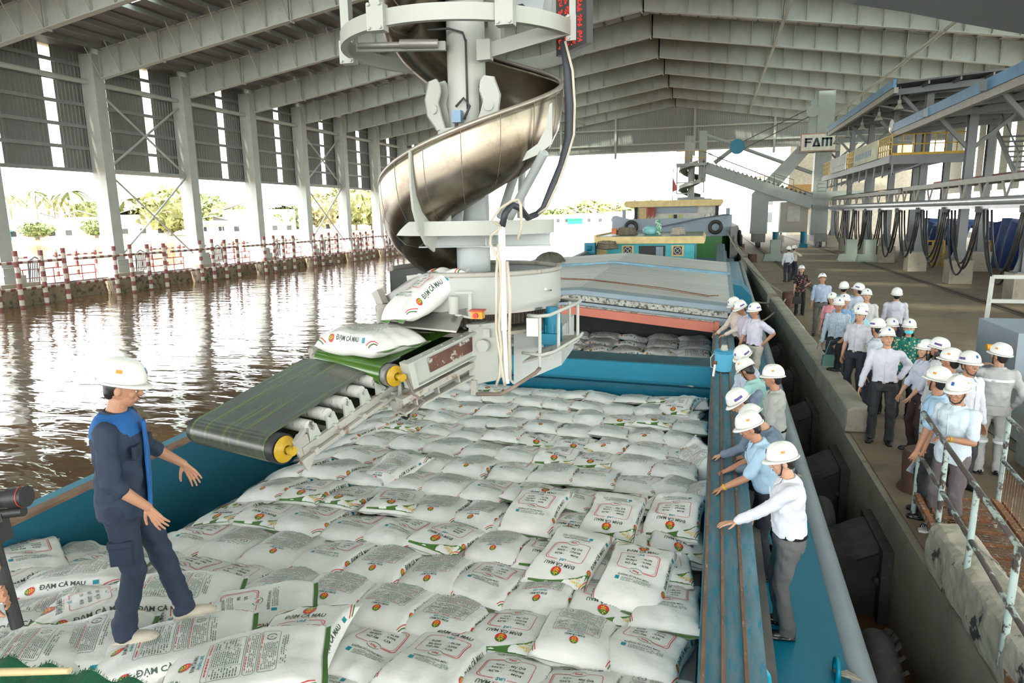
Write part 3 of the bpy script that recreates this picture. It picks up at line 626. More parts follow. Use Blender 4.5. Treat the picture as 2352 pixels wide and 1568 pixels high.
# pipes, red line, blue tarpaulins, props
m = MB(); m.cyl((19, 20, 5.6), (19, 70, 5.6), .1, n=8); tag(m.build('red_pipe', mat('red_pipe_paint', (.22, .05, .045), .5)), 'dark red pipe running behind the gallery', 'pipe')
def tarp(y0, y1, x, h, lab, s):
    m = MB()
    def f(u, v): y = y0 + (y1 - y0) * u; return V((x - 2.6 + .35 * math.sin(y * 1.7 + v * 2 + s) * (1 - v) + .15 * math.sin(y * 5 + v * 3), y, h * v * (1 + .12 * math.sin(y * 1.1 + s))))
    m.grid(f, int((y1 - y0) * 5), 10)
    def g(u, v): p = f(u, 1); return p + V((1.6 * v, 0, -.15 * v + .1 * math.sin(p.y * 4) * v))
    m.grid(g, int((y1 - y0) * 5), 4)
    tag(m.build('tarpaulin', mat('blue_tarp', (0.02, 0.06, 0.22), .45, 0, .3, 1.2, .02, 6), smooth=True), lab, 'tarpaulin')
tarp(28, 39, 18.7, 2.1, 'crumpled blue tarpaulin heap behind the nearer gallery columns', 0); tarp(40, 50, 18.7, 2.5, 'crumpled blue tarpaulin wall behind the middle gallery columns', 2); tarp(51, 64, 18.7, 2.4, 'crumpled blue tarpaulin wall behind the farther gallery columns', 4)
for i, (x, y) in enumerate(((12.4, 46.0), (14.6, 45.5))):
    t = thing('yellow_rack', 'yellow steel rack standing between footings, %s the camera' % ('nearer' if i else 'farther from'), 'rack', (x, y, 0)); m = MB()
    for dx in (0, .3, .6, .9): m.bar((x + dx, y, 0), (x + dx, y, 1.5), .08)
    m.bar((x, y, 1.5), (x + .9, y, 1.5), .08); m.bar((x, y, .7), (x + .9, y, .7), .08); m.build('bars', YEL, t)
t = thing('red_stool', 'red plastic stool by the footings', 'stool', (12.6, 40, 0)); m = MB(); m.box(12.3, 12.8, 39.8, 40.3, .72, .78); m.build('seat', RED, t)
for dx in (0, .42):
    for dy in (0, .42): m = MB(); m.bar((12.33 + dx, 39.83 + dy, 0), (12.35 + dx, 39.85 + dy, .72), .06); m.build('leg', RED, t)
# pale rail stops
STOP = mat('pale_stop_paint', (.36, .41, .36), .6, 0, .08, 2)
for i, (x, y) in enumerate(((4.35, 50.3), (9.1, 50.2), (10.1, 49.6))):
    t = thing('rail_stop', 'pale green stepped rail stop block, ' + ['beside the water-side rail', 'beside the inland rail, farther one', 'beside the inland rail, nearer one'][i], 'block', (x, y, 0), 0, 'rail stops'); m = MB()
    m.prism([(x - .75, y, 0), (x + .75, y, 0), (x + .65, y, .45), (x + .35, y, .5), (x + .35, y, 1.45), (x - .3, y, 1.45), (x - .3, y, .5), (x - .65, y, .45)], (0, 0, 0), (0, .6, 0)); m.build('block', STOP, t)
    m = MB(); m.box(x - .75, x + .75, y - .1, y + .7, 0, .12); m.build('plinth', STOP, t)
# rusty mooring bollards
for i, (x, y, r_, h_) in enumerate(((2.62, 9.0, .25, .5), (2.85, 26.2, .27, .55), (2.85, 49.5, .3, .55), (2.8, 66, .3, .5))):
    m = MB(); m.lathe([(0, h_), (r_ * .9, h_), (r_, h_ - .06), (r_ * .94, .1), (r_ * 1.15, .0)], 20, (x, y, 0))
    tag(m.build('mooring_bollard', mat('bollard_rust', (.13, .065, .045), .8, 0, .25, 5, .003, 30, col2=(.2, .13, .1), lo=.55, hi=.7), smooth=35), 'rusty round mooring bollard on the quay, ' + ['behind the man in striped sandals', 'at the kerb break near the floral blouse', 'next to the green boat', 'farthest one by the crane'][i].replace('bearded ', 'broken '), 'bollard')
# ================================================================ barge alongside (its own frame: x across, y along, slightly trimmed)
BM = Matrix.Translation((0, 5, 0)) @ Matrix.Rotation(R(-.6), 4, 'Z') @ Matrix.Rotation(R(1.7), 4, 'X') @ Matrix.Rotation(R(1.0), 4, 'Y')
def BP_(x, y, z): return BM @ V((x, y, z))
bg = thing('cargo_barge', 'blue steel cargo barge moored along the quay with open holds', 'barge', M=BM)
m = MB(BM); Y0, Y1 = -9.0, 34
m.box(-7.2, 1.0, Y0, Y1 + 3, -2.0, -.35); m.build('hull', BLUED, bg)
m = MB(BM); m.box(.42, 1.24, Y0, Y1, -.4, -.23); m.box(-7.2, -6.1, Y0, Y1, -.4, -.23); m.build('side_deck', BLUE, bg)
m = MB(BM); m.cyl((1.28, Y0, -.30), (1.28, Y1, -.30), .12, n=16); m.build('gunwale_pipe', GUNW, bg, True)
m = MB(BM); m.box(.02, .06, Y0, Y1, -.6, .68); m.box(.36, .42, Y0, Y1, -.3, .68); m.box(.02, .42, Y0, Y1, .68, .70, 1)
for x in (.045, .165, .30): m.box(x - .010, x + .012, Y0, Y1, .70, .725, 2)
m.build('coaming_quay_side', [BLUE, TOPP, BRAIL], bg)
m = MB(BM); m.box(.44, .54, Y0, Y1, .28, .33); m.build('coaming_ledge', mat('grimy_ledge', (.14, .12, .10), .8, 0, .3, 3), bg)
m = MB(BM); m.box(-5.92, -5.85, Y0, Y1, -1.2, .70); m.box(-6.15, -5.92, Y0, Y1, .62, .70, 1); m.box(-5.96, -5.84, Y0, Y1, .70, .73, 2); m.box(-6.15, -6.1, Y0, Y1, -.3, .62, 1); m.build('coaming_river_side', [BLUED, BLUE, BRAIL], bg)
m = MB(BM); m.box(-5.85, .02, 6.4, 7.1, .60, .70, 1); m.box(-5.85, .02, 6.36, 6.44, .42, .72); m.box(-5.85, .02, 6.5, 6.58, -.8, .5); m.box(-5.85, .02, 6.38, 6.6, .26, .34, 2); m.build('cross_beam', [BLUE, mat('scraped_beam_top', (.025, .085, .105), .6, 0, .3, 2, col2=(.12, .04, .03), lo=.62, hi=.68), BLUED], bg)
m = MB(BM); m.box(-5.85, .02, Y0, 6.5, -1.6, -1.2); m.box(-5.85, .02, 6.5, 26, -1.6, -1.2); m.box(-5.85, .02, 11.9, 12.0, -1.5, .9); m.build('hold_floor', DK, bg)
# mooring eyes with rope stubs
ROPE = mat('old_rope', (.42, .38, .30), .9, 0, .25, 12, .004, 60)
def eye(x, y, z, lab, ax='y'):
    t = thing('mooring_eye', lab, 'mooring eye', M=BM @ Matrix.Translation((x, y, z)), group='mooring eyes'); M_ = wm(t); m = MB(M_)
    m.tube([(.0, .085 * math.cos(a), .06 + .085 * math.sin(a)) if ax == 'y' else (.085 * math.cos(a), 0, .06 + .085 * math.sin(a)) for a in [2 * PI * i / 16 for i in range(16)]], .02, 8, closed=True); m.build('ring', mat('ring_blue', (.0, .30, .45), .4), t, True)
    m = MB(M_); r = random.Random(int(y * 10))
    for i in range(7):
        m.tube([(r.uniform(-.02, .02) + .0, r.uniform(-.03, .03), .04), (.08, r.uniform(-.06, .04), .05), (.16 + r.uniform(-.03, .05), -.05 + r.uniform(-.05, .05), .0 + r.uniform(-.02, .04))], .012, 5)
    m.build('rope_stub', ROPE, t, True)
eye(1.08, .35, -.23, 'blue mooring ring with frayed rope on the side deck, nearest the camera'); eye(1.1, 4.4, -.23, 'blue mooring ring with rope behind the striped-shirt man'.replace('striped-shirt man', 'man in checked white shirt')); eye(.36, -.9, .5, 'blue ring with rope on the coaming side at the bottom edge', 'x')
eye(1.05, 8.0, -.23, 'blue mooring ring with rope beyond the men at the rail')
# bucket and small phone-like white remote on the coaming
t = thing('blue_bucket', 'light blue lidded plastic bucket on the coaming rails', 'bucket', M=BM @ Matrix.Translation((.2, 6.2, .725))); Mx = wm(t)
PB = mat('bucket_blue', (.12, .48, .70), .4); m = MB(Mx); m.lathe([(0, 0), (.115, 0), (.125, .02), (.145, .3), (.14, .3)], 24); m.build('pail', PB, t, 40)
m = MB(Mx); m.lathe([(0, .335), (.13, .335), (.155, .325), (.155, .29), (.145, .29)], 24); m.build('lid', mat('bucket_lid', (.04, .30, .48), .4), t, 40)
m = MB(Mx); m.lathe([(0, .42), (.04, .42), (.055, .36), (.055, .33)], 14); m.build('knob', mat('cup', (.45, .47, .40), .4), t, 40)
m = MB(Mx); m.tube([(-.15, 0, .27), (-.2, 0, .2), (-.19, 0, .05), (-.14, 0, .02)], .006, 5); m.build('handle', WHITE, t)
t = thing('white_torch', 'white torch lying against the coaming edge in front of the blue bucket', 'torch', M=BM @ Matrix.Translation((.07, 5.7, .73))); m = MB(wm(t)); m.cyl((-.02, 0, .02), (0.0, .04, .2), .018, n=10); m.build('grip', WHITE, t); m = MB(wm(t)); m.cyl((0.0, .04, .2), (0.005, .05, .25), .028, n=10); m.build('head', RUST, t)
# hatch covers
ALU = mat('aluminium_hatch', (0.74, 0.74, 0.71), .38, .45, .12, .7, stretch=(.3, 6, 1)); HB = mat('hatch_blue_grey', (.24, .31, .36), .5, 0, .1, 2, col2=(.35, .12, .09), lo=.68, hi=.72)
FOAM = mat('weathered_seal', (.42, .42, .38), .9, 0, .2, 6, .01, 20, col2=(.08, .08, .07), lo=.5, hi=.6)
def ridge(x, e, r): return e + (r - e) * (1 - abs(x + 2.93) / 3.35)
def cover(y0, y1, e, r, lab, full):
    t = thing('hatch_cover', lab, 'hatch cover', M=BM @ Matrix.Translation((-2.93, y0, e))); xs = (-6.2, -2.93, .40)
    m = MB(BM)
    for a, b in ((0, 1), (1, 2)):
        za, zb = (e, r) if a == 0 else (r, e)
        n_ = int((y1 - y0) / .38)
        for i in range(n_):
            ya = y0 + .5 + (y1 - y0 - .5) * i / n_; yb = y0 + .5 + (y1 - y0 - .5) * (i + 1) / n_; q = yb - .03
            m.add([(xs[a], ya, za), (xs[b], ya, zb), (xs[b], q, zb + .012), (xs[a], q, za + .012), (xs[a], yb, za - .0), (xs[b], yb, zb)], [(0, 1, 2, 3), (3, 2, 5, 4)])
    m.build('aluminium_top', ALU, t)
    m = MB(BM)
    def gab(y, d, z0, m_, mi=0): m_.prism([(xs[0], y, z0), (xs[0], y, e), (xs[1], y, r), (xs[2], y, e), (xs[2], y, z0), (xs[1], y, z0 + (r - e))][::-1], (0, 0, 0), (0, d, 0), mi)
    gab(y0, .5, e - .14, m); gab(y1 - .1, .1, e - .45, m)
    for x in (xs[0], xs[2]): m.box(x - .05, x + .05, y0, y1, e - .35, e + .02)
    m.build('steel_frame', HB, t)
    if full:
        m = MB(BM); m.prism([(xs[0], y0 - .12, e - .22), (xs[0], y0 - .12, e - .10), (xs[1], y0 - .12, r - .10), (xs[2] - .1, y0 - .12, e - .10), (xs[2] - .1, y0 - .12, e - .22), (xs[1], y0 - .12, r - .22)][::-1], (0, 0, 0), (0, .14, 0)); m.build('foam_seal', FOAM, t)
        m = MB(BM); m.prism([(xs[0], y0 - .2, e - .40), (xs[0], y0 - .2, e - .24), (xs[1], y0 - .2, r - .24), (xs[2], y0 - .2, e - .24), (xs[2], y0 - .2, e - .40), (xs[1], y0 - .2, r - .40)][::-1], (0, 0, 0), (0, .1, 0)); m.build('lower_plate', HB, t)
        m = MB(BM); m.tube([(-4.2, y0 + 1.5, e + .33), (-2.9, y0 + 1.5, r + .05), (-1.2, y0 + .95, e + .24), (-.1, y0 + .85, e + .1), (.1, y0 + .8, e + .12)], .012, 6); m.tube([(-3.9, y0 + 1.35, e + .31), (-2.9, y0 + 1.4, r + .05), (-1.2, y0 + .8, e + .23), (-.1, y0 + .75, e + .09)], .008, 5); m.build('loose_rod', RUST, t)
    return t
cover(10.0, 15.8, 1.14, 1.40, 'aluminium hatch cover nearest the camera, over the second hold', True)
cover(15.8, 19.3, 1.15, 1.42, 'aluminium hatch cover in front of the turquoise wheelhouse', False)
m = MB(BM); m.prism([(-6.2, 15.7, 1.14), (-2.93, 15.7, 1.42), (.42, 15.7, 1.14), (.42, 15.7, 1.21), (-2.93, 15.7, 1.48), (-6.2, 15.7, 1.21)], (0, 0, 0), (0, .18, 0)); tag(m.build('joint_strip', mat('joint_blue', (.16, .32, .42), .5, 0, .2, 3, col2=(.4, .2, .14), lo=.6, hi=.66)), 'scuffed blue joint strip between the two aluminium hatch covers', 'strip')
t = thing('hatch_beam', 'salmon red hatch beam across the second hold under the cover edge', 'beam', M=BM @ Matrix.Translation((-2.9, 9.6, .75)))
SAL = mat('salmon_red', (.50, .155, .10), .55, 0, .08, 1.5, col2=(.55, .35, .28), lo=.7, hi=.76)
m = MB(BM); m.prism([(-5.85, 9.55, .72), (-2.93, 9.55, .92), (.10, 9.55, .66), (.10, 9.55, .86), (-2.93, 9.55, 1.09), (-5.85, 9.55, .86)], (0, 0, 0), (0, .1, 0)); m.box(.04, .14, 9.5, 9.6, .62, .90); m.build('face', SAL, t)
m = MB(BM); m.prism([(-5.85, 9.65, .86), (-2.93, 9.65, 1.08), (.10, 9.65, .85), (.10, 9.65, .87), (-2.93, 9.65, 1.11), (-5.85, 9.65, .88)], (0, 0, 0), (0, .2, 0)); m.build('rope_strip', FOAM, t)
# deck fittings by the quay
for i, (x, y) in enumerate(((.85, 12.5), (.75, 12.0))):
    pass
t = thing('deck_vent', 'blue cylindrical deck vent beside the men at the far rail', 'vent', M=BM @ Matrix.Translation((.75, 11.6, -.23))); m = MB(wm(t)); m.lathe([(.0, 1.05), (.14, 1.05), (.15, 1.0), (.15, .55), (.3, .4), (.32, 0)], 20); m.build('pipe', BLUE, t, 40)
t = thing('deck_bitts', 'blue curved bulwark bracket near the far end of the side deck', 'bracket', M=BM @ Matrix.Translation((.8, 17, -.23))); m = MB(wm(t)); m.prism([(-.3, 0, 0), (.4, 0, 0), (.3, 0, .6), (.0, 0, .9), (-.3, 0, .95)], (0, 0, 0), (0, 1.6, 0)); m.build('plate', BLUE, t)
for i, (x, y, s_) in enumerate(((.9, 15.2, 1.0), (.8, 13.2, .8), (.9, 19.6, .8))):
    m = MB(BM @ Matrix.Translation((x, y, -.23)) @ Matrix.Scale(s_, 4)); r = random.Random(i)
    for k in range(9):
        a0_ = r.uniform(0, 6); m.tube([(.35 * math.cos(a0_ + a * .5) * r.uniform(.6, 1), .35 * math.sin(a0_ + a * .5), .05 + .05 * k + r.uniform(-.03, .03)) for a in range(12)], .025, 5)
    tag(m.build('rope_heap', ROPE, smooth=True), ['tangled heap of mooring rope beside the hatch cover', 'smaller rope heap just past the blue vent', 'rope heap near the wheelhouse corner'][i], 'rope', 'rope heaps')
# tarpaulin bundle left of covers
m = MB(BM)
def bund(u, v): a = 2 * PI * u; b = PI * v / 2; n_ = .06 * math.sin(9 * a + 5 * v); return V((-5.3 + (.5 + n_ * .5) * math.cos(a) * math.cos(b), 17.4 + (.6 + n_ * .5) * math.sin(a) * math.cos(b), 1.2 + (.36 + n_ * .5) * math.sin(b)))
m.grid(bund, 40, 8, cu=True); tag(m.build('canvas_bundle', mat('olive_canvas', (.10, .10, .075), .9, 0, .25, 6, .02, 10), smooth=True), 'dark olive canvas bundle lying on the hatch cover behind the turntable drum', 'bundle')
UP = Matrix.Translation((0, 0, .30)); UP2 = Matrix.Translation((0, 0, .52))
# low wheelhouse of the barge
TQ = mat('turquoise_paint', (.07, .50, .55), .5); YR = mat('cream_yellow', (.74, .56, .25), .5); GD = mat('green_deck', (.16, .22, .17), .35, 0, .2, 1)
t = thing('wheelhouse', 'low turquoise wheelhouse with cream yellow roof rim behind the hatch covers', 'wheelhouse', (-2.9, 35, 0))
m = MB(UP); m.box(-5.0, -.7, 35, 41, -.7, 1.6, 0); m.box(-5.65, -5.0, 35.0, 36, .6, 1.6, 1); m.build('wall', [TQ, YR], t)
m = MB(UP); m.prism([(-5.6, 34.6, 1.62), (-.25, 34.6, 1.62), (-.2, 34.6, 1.75), (-.3, 34.6, 1.96), (-5.6, 34.6, 1.96)], (0, 0, 0), (0, 8, 0)); m.build('roof_rim', YR, t)
m = MB(UP); m.box(-5.5, -.35, 34.75, 42.4, 1.96, 1.985); m.build('roof_deck', GD, t)
m = MB(UP); m.box(-5.6, -5.5, 34.6, 42.5, 1.96, 2.06); m.build('roof_kerb', YR, t)
for x in (-3.95, -1.5):
    f = MB(UP); f.box(x - .3, x + .3, 34.95, 35.0, .98, 1.52); fo = f.build('window', YR, t); f = MB(UP); f.box(x - .2, x + .2, 34.93, 34.96, 1.06, 1.46); f.build('pane', DK, fo)
    f = MB(UP); f.tube([(x + .17 * math.cos(a), 34.91, 1.26 + .17 * math.sin(a)) for a in [2 * PI * i / 12 for i in range(12)]], .012, 4, closed=True)
    for a in (PI / 4, 3 * PI / 4): f.bar((x - .19 * math.cos(a), 34.91, 1.26 - .19 * math.sin(a)), (x + .19 * math.cos(a), 34.91, 1.26 + .19 * math.sin(a)), .02)
    f.build('grille', WHITE, fo)
f = MB(UP); f.box(-3.4, -2.1, 34.94, 34.99, .86, 1.5); fo = f.build('wide_window', DK, t)
f = MB(UP); f.box(-2.55, -2.2, 34.92, 34.95, .95, 1.45); f.build('pane', mat('pane_grey', (.25, .33, .38), .3), fo)
t = thing('blue_crate', 'small blue machine box left of the wheelhouse', 'box', (-5.4, 33, 1.2)); m = MB(UP); m.box(-5.75, -5.25, 32.6, 33.1, 1.25, 1.75); m.build('case', BLUEP, t); m = MB(UP); m.cyl((-5.6, 32.55, 1.5), (-5.4, 32.55, 1.5), .12, n=10); m.build('wheel', BLUEP, t)
def coil(x, y, z, s_, lab, mt_=ROPE):
    m = MB(UP); r = random.Random(int(x * 31 + y))
    for k in range(7): m.tube([(x + s_ * (1 - .04 * k) * math.cos(a) + r.uniform(-.03, .03), y + s_ * .7 * math.sin(a), z + .06 + .05 * k + r.uniform(-.02, .02)) for a in [2 * PI * i / 14 for i in range(14)]], .035, 5, closed=True)
    m.ell((x, y, z + .1), (s_, s_ * .7, .12), 12, 6); tag(m.build('rope_coil', mt_, smooth=True), lab, 'rope', 'rope coils')
OR = mat('olive_rope', (.19, .16, .11), .9, 0, .3, 8); coil(-4.75, 33.2, 1.42, .55, 'big olive rope coil beside the small blue machine', OR); coil(-4.2, 36.5, 1.98, .55, 'brown rope coil on the roof beside the teal bag', OR); coil(-1.55, 36, 1.98, .35, 'pale rope coil on the roof, quay side')
m = MB(UP); m.ell((-3.0, 37, 2.2), (.42, .3, .26), 14, 8); tag(m.build('teal_bag', mat('teal_plastic', (.25, .58, .60), .4, 0, .2, 4, .02, 8), smooth=True), 'pale teal plastic sack bundle on the wheelhouse roof', 'bag')
m = MB(UP); m.ell((-2.55, 36.8, 2.25), (.17, .17, .32), 12, 8); m.box(-2.75, -2.5, 36.8, 37.0, 2.5, 2.75); tag(m.build('green_bag', mat('green_white_bag', (.08, .35, .2), .5, 0, .2, 4, col2=(.75, .78, .75), lo=.5, hi=.55), smooth=True), 'green and white sack leaning beside the teal bag', 'bag')
m = MB(UP); m.box(-4.95, -4.7, 36.2, 36.5, 2.06, 2.36); tag(m.build('orange_box', mat('orange', (.6, .15, .03), .5)), 'orange box on the roof corner', 'box')
# moored boat behind: green hull, grey bow rail, yellow roof
GH = mat('dark_green_hull', (.018, .15, .025), .4, 0, .15, .8); GG = mat('boat_grey', (.30, .36, .42), .5, 0, .08, 1); GHD = mat('black_hull', (.05, .055, .05), .5)
t = thing('moored_boat', 'moored cargo boat with dark green hull, grey bow and cream yellow wheelhouse roof', 'boat', (-2.5, 55, ZW))
m = MB(UP2); m.prism([(-6.3, 48, ZW), (.8, 48, ZW), (1.4, 50, ZW), (1.9, 56, ZW), (1.9, 85, ZW), (-6.8, 85, ZW), (-6.8, 52, ZW)], (0, 0, 0), (0, 0, 2.6)); m.box(-6.2, .8, 49, 85, ZW - .6, ZW); m.build('hull', GH, t)
m = MB(UP2); m.prism([(1.3, 47.6, ZW), (1.95, 52, ZW), (1.95, 85, ZW), (1.6, 85, ZW)], (0, 0, 0), (0, 0, 3.2)); m.build('hull_side', GHD, t)
m = MB(UP2); m.prism([(-6.6, 48.4, 1.3), (-5.6, 48, 1.3), (-.6, 48, 1.3), (1.4, 48.6, 1.3), (1.4, 48.8, 2.7), (.9, 48.4, 2.75), (-.8, 48.2, 2.5), (-5.4, 48.2, 2.5), (-6.3, 48.4, 2.75), (-6.6, 48.6, 2.7)], (0, 0, 0), (0, .3, 0)); m.build('bow_bulwark', GG, t)
m = MB(UP2); m.box(-6.2, .5, 48.2, 49, 1.2, 1.34); m.build('green_ledge', GD, t)
m = MB(UP2); m.box(-5.6, .4, 55, 62, 1.5, 3.5); m.build('wheelhouse_wall', HW, t)
m = MB(UP2); m.prism([(-6.3, 54, 3.35), (.75, 54, 3.35), (.9, 54, 3.6), (.85, 54, 3.82), (-6.3, 54, 3.82), (-6.45, 54, 3.6)], (0, 0, 0), (0, 9, 0)); m.build('roof_rim', YR, t)
m = MB(UP2); m.box(.35, .6, 54.6, 62, 1.8, 3.35); m.box(-5.7, -5.5, 54.6, 62, 1.8, 3.35); m.build('side_post', DK, t)
m = MB(UP2); m.box(-4.1, -1.0, 54.8, 54.95, 2.85, 3.35); m.build('shutter', GG, t)
m = MB(UP2); m.box(-5.4, -4.6, 54.85, 54.95, 1.9, 3.3); m.build('yellow_panel', YR, t)
for i in range(3): m = MB(UP2); m.box(-3.1 + i * .38, -2.85 + i * .38, 54.9, 54.98, 2.35, 2.75); m.build('window', [mat('yellow_light_window', (.6, .6, .2), .5), DK, MATS['yellow_light_window']][i], t)
m = MB(UP2)
for i in range(8): m.box(-4.75 + i * .09, -4.69 + i * .09, 54.5, 54.56, 2.5 + .1 * (i % 3), 3.3)
m.build('hanging_cloth', mat('red_cloths', (.40, .06, .06), .8), t)
m = MB(UP2); m.lathe([(0, .75), (.3, .75), (.33, .5), (.33, 0)], 16, (-.1, 54, 2.0)); m.build('steel_drum', INOXP, t, 40)
m = MB(UP2); m.lathe([(0, .4), (.25, .4), (.22, 0)], 16, (-.7, 54, 2.0)); m.build('blue_tub', BLUEP, t, 40)
for x in (-5.95, 1.15): m = MB(UP2); m.cyl((x, 50, 2.5), (x, 50, 3.15), .13, n=12); m.build('bow_post', GG, t, 40)
for i, (x, z) in enumerate(((-5.2, 1.95), (.35, 1.9))):
    m = MB(UP2); T = Matrix.Rotation(PI / 2, 4, 'X'); m.lathe([(.24 + .0 + .12 * (1 - math.cos(a)) + .0, .11 * math.sin(a)) for a in [2 * PI * j / 12 for j in range(13)]], 28, (x, 47.85, z), 0, T=T)
    m.lathe([(.25, -.1), (.27, -.12), (.30, -.1)], 28, (x, 47.85, z), 1, T=T)
    tag(m.build('tyre_fender', [BLACK, mat('tyre_rim_paint', (.55, .48, .35), .7)], smooth=True), 'tyre fender hung on the grey bow of the moored boat, ' + ['river side', 'quay side'][i], 'tyre', 'bow tyres')
for i in range(5): m = MB(UP2); T = Matrix.Rotation(PI / 2, 4, 'Y'); m.lathe([(.2 + .13 * (1 - math.cos(a)), .12 * math.sin(a)) for a in [2 * PI * j / 10 for j in range(11)]], 20, (2.05, 50 + i * 2.2, .9 + .25 * (i % 2)), 0, T=T); tag(m.build('tyre_fender', BLACK, smooth=True), 'black tyre hanging between the green boat and the quay, %s from the bow' % ORD[i], 'tyre', 'side tyres')
t = thing('red_flag', 'small red flag on a thin pole above the yellow roof', 'flag', (-2.9, 56, 3.8)); m = MB(UP2); m.cyl((-2.9, 56, 3.8), (-2.9, 56, 6.2), .03, n=6); m.build('pole', DK, t); m = MB(UP2); m.prism([(-2.87, 56, 4.5), (-2.6, 56, 4.6), (-2.65, 56, 5.0), (-2.87, 56, 5.5)], (0, 0, 0), (0, .02, 0)); m.build('cloth', RED, t)
# mooring lines
for i, (a, c, sg) in enumerate((((1.0, 49, 2.3), (2.85, 26.2, .35), .6), ((.8, 18, .6), (2.7, 26.1, .3), .3), ((.6, 24, .9), (2.7, 26.3, .25), .3), ((1.4, 50, 1.6), (2.85, 49.4, .4), .05))):
    a, c = V(a), V(c); m = MB(); m.tube([a.lerp(c, f) - V((0, 0, sg * 4 * f * (1 - f))) for f in [j / 12 for j in range(13)]], .03 if i else .04, 6); tag(m.build('mooring_line', ROPE, smooth=True), ['long mooring line from the green boat bow to the middle bollard', 'mooring line from the barge deck to the middle bollard', 'second mooring line from the barge stern deck to the middle bollard', 'short mooring line beside the green boat'][i], 'rope')
# fenders on the quay wall
def fender(y, zt, lab, s=1.0):
    t = thing('dock_fender', lab, 'fender', (2.12, y, zt), 0, 'dock fenders'); x = 2.12
    pr = [(x, zt), (x - .18, zt - .02), (x - .55, zt - .22), (x - .62, zt - .34), (x - .62, zt - 1.15), (x - .5, zt - 1.25), (x, zt - 1.5)]
    m = MB(); m.prism([(a, y - .42 * s, b) for a, b in pr], (0, 0, 0), (0, .84 * s, 0)); m.build('arch', RUBBER, t)
    m = MB(); m.prism([(x - .05, y - .47 * s, zt - .05), (x - .35, y - .47 * s, zt - .2), (x - .05, y - .47 * s, zt - .32)], (0, 0, 0), (0, .05, 0)); m.build('hollow', BLACK, t)
    m = MB(); m.box(x - .12, x, y - .6 * s, y + .6 * s, zt - 1.6, zt + .02)
    for dy in (-.5, .5): m.ell((x - .13, y + dy * s, zt - .4), (.05, .05, .05), 8, 6)
    m.build('mounting_plate', RUBBER, t)
for i, y in enumerate((4.9, 8.6, 11.2, 14.2, 17.2, 20.4, 24)): fender(y, -.42 - .0 * i, 'black rubber dock fender on the quay wall, %s from the camera' % ORD[i])
m = MB(); T = Matrix.Rotation(PI / 2, 4, 'Y'); m.lathe([(.25 + .16 * (1 - math.cos(a)), .15 * math.sin(a)) for a in [2 * PI * j / 16 for j in range(17)]], 40, (1.62, 6.3, -1.0), 0, T=T)
for i in range(26): a = 2 * PI * i / 26; m.bar((1.72, 6.3 + .5 * math.cos(a), -1.0 + .5 * math.sin(a)), (1.76, 6.3 + .575 * math.cos(a), -1.0 + .575 * math.sin(a)), .05, .03)
tag(m.build('truck_tyre', RUBBER, smooth=40), 'large ribbed truck tyre hanging between barge and quay near the camera', 'tyre')
m = MB(); m.lathe([(.22 + .13 * (1 - math.cos(a)), .13 * math.sin(a)) for a in [2 * PI * j / 16 for j in range(17)]], 36, (1.62, 9.6, -.95), 0, T=T); tag(m.build('truck_tyre', RUBBER, smooth=40), 'dusty truck tyre wedged between the barge and the second fender', 'tyre')
# gangway beside the near kerb
GP = mat('chipped_mint_paint', (.42, .52, .48), .5, 0, .1, 4, col2=(.07, .05, .04), lo=.52, hi=.58); RU2 = mat('rusty_mesh', (.30, .13, .06), .8, 0, .3, 8, col2=(.5, .45, .38), lo=.55, hi=.62)
t = thing('gangway', 'rusty gangway with chipped mint handrails resting beside the broken kerb', 'gangway', (2.7, 6.8, 0)); Gm = Matrix.Translation((2.62, 8.1, .28)) @ Matrix.Rotation(R(-3), 4, 'Z') @ Matrix.Rotation(R(3), 4, 'X')
def gp(x, y, z): return Gm @ V((x, y, z))
m = MB(Gm)
for x in (-.32, .42): m.bar((x, 0, 0), (x, -4.2, 0), .05, .08); m.bar((x + .09, 0, 0), (x + .09, -4.2, 0), .02, .03)
for i in range(17): m.bar((-.32, -.25 * i, -.01), (.42, -.25 * i, -.01), .03, .025)
m.build('deck_frame', RU2, t)
m = MB(Gm)
for i in range(84): m.bar((-.32, -.05 * i, .0), (.42, -.05 * i, .0), .004)
for i in range(16): m.bar((-.32 + i * .048, 0, .004), (-.32 + i * .048, -4.2, .004), .004)
m.build('deck_mesh', RU2, t)
for s_, x in ((0, -.33), (1, .45)):
    for i in range(5): m = MB(Gm); m.cyl((x, -.03 - i * .95, -.28 if i == 0 else 0), (x, -.03 - i * .95, .95), .026, n=10); m.build('rail_post', GP, t, 40)
    m = MB(Gm); m.cyl((x, 0, .95), (x, -4.2, .95), .024, n=10); m.cyl((x, 0, .48), (x, -4.2, .48), .022, n=10); m.build('handrail', mat('worn_handrail', (.10, .08, .07), .6, 0, .3, 5, col2=(.42, .50, .46), lo=.52, hi=.58, stretch=(1, .4, 1)), t, 40)
    m = MB(Gm)
    if s_ == 1:
        for i in range(60): m.bar((x, -.07 * i, .02), (x, -.07 * i, .46), .003)
    else: m.bar((x, 0, -.26), (.45, 0, -.2), .03)
    m.build('side_mesh', RU2, t)
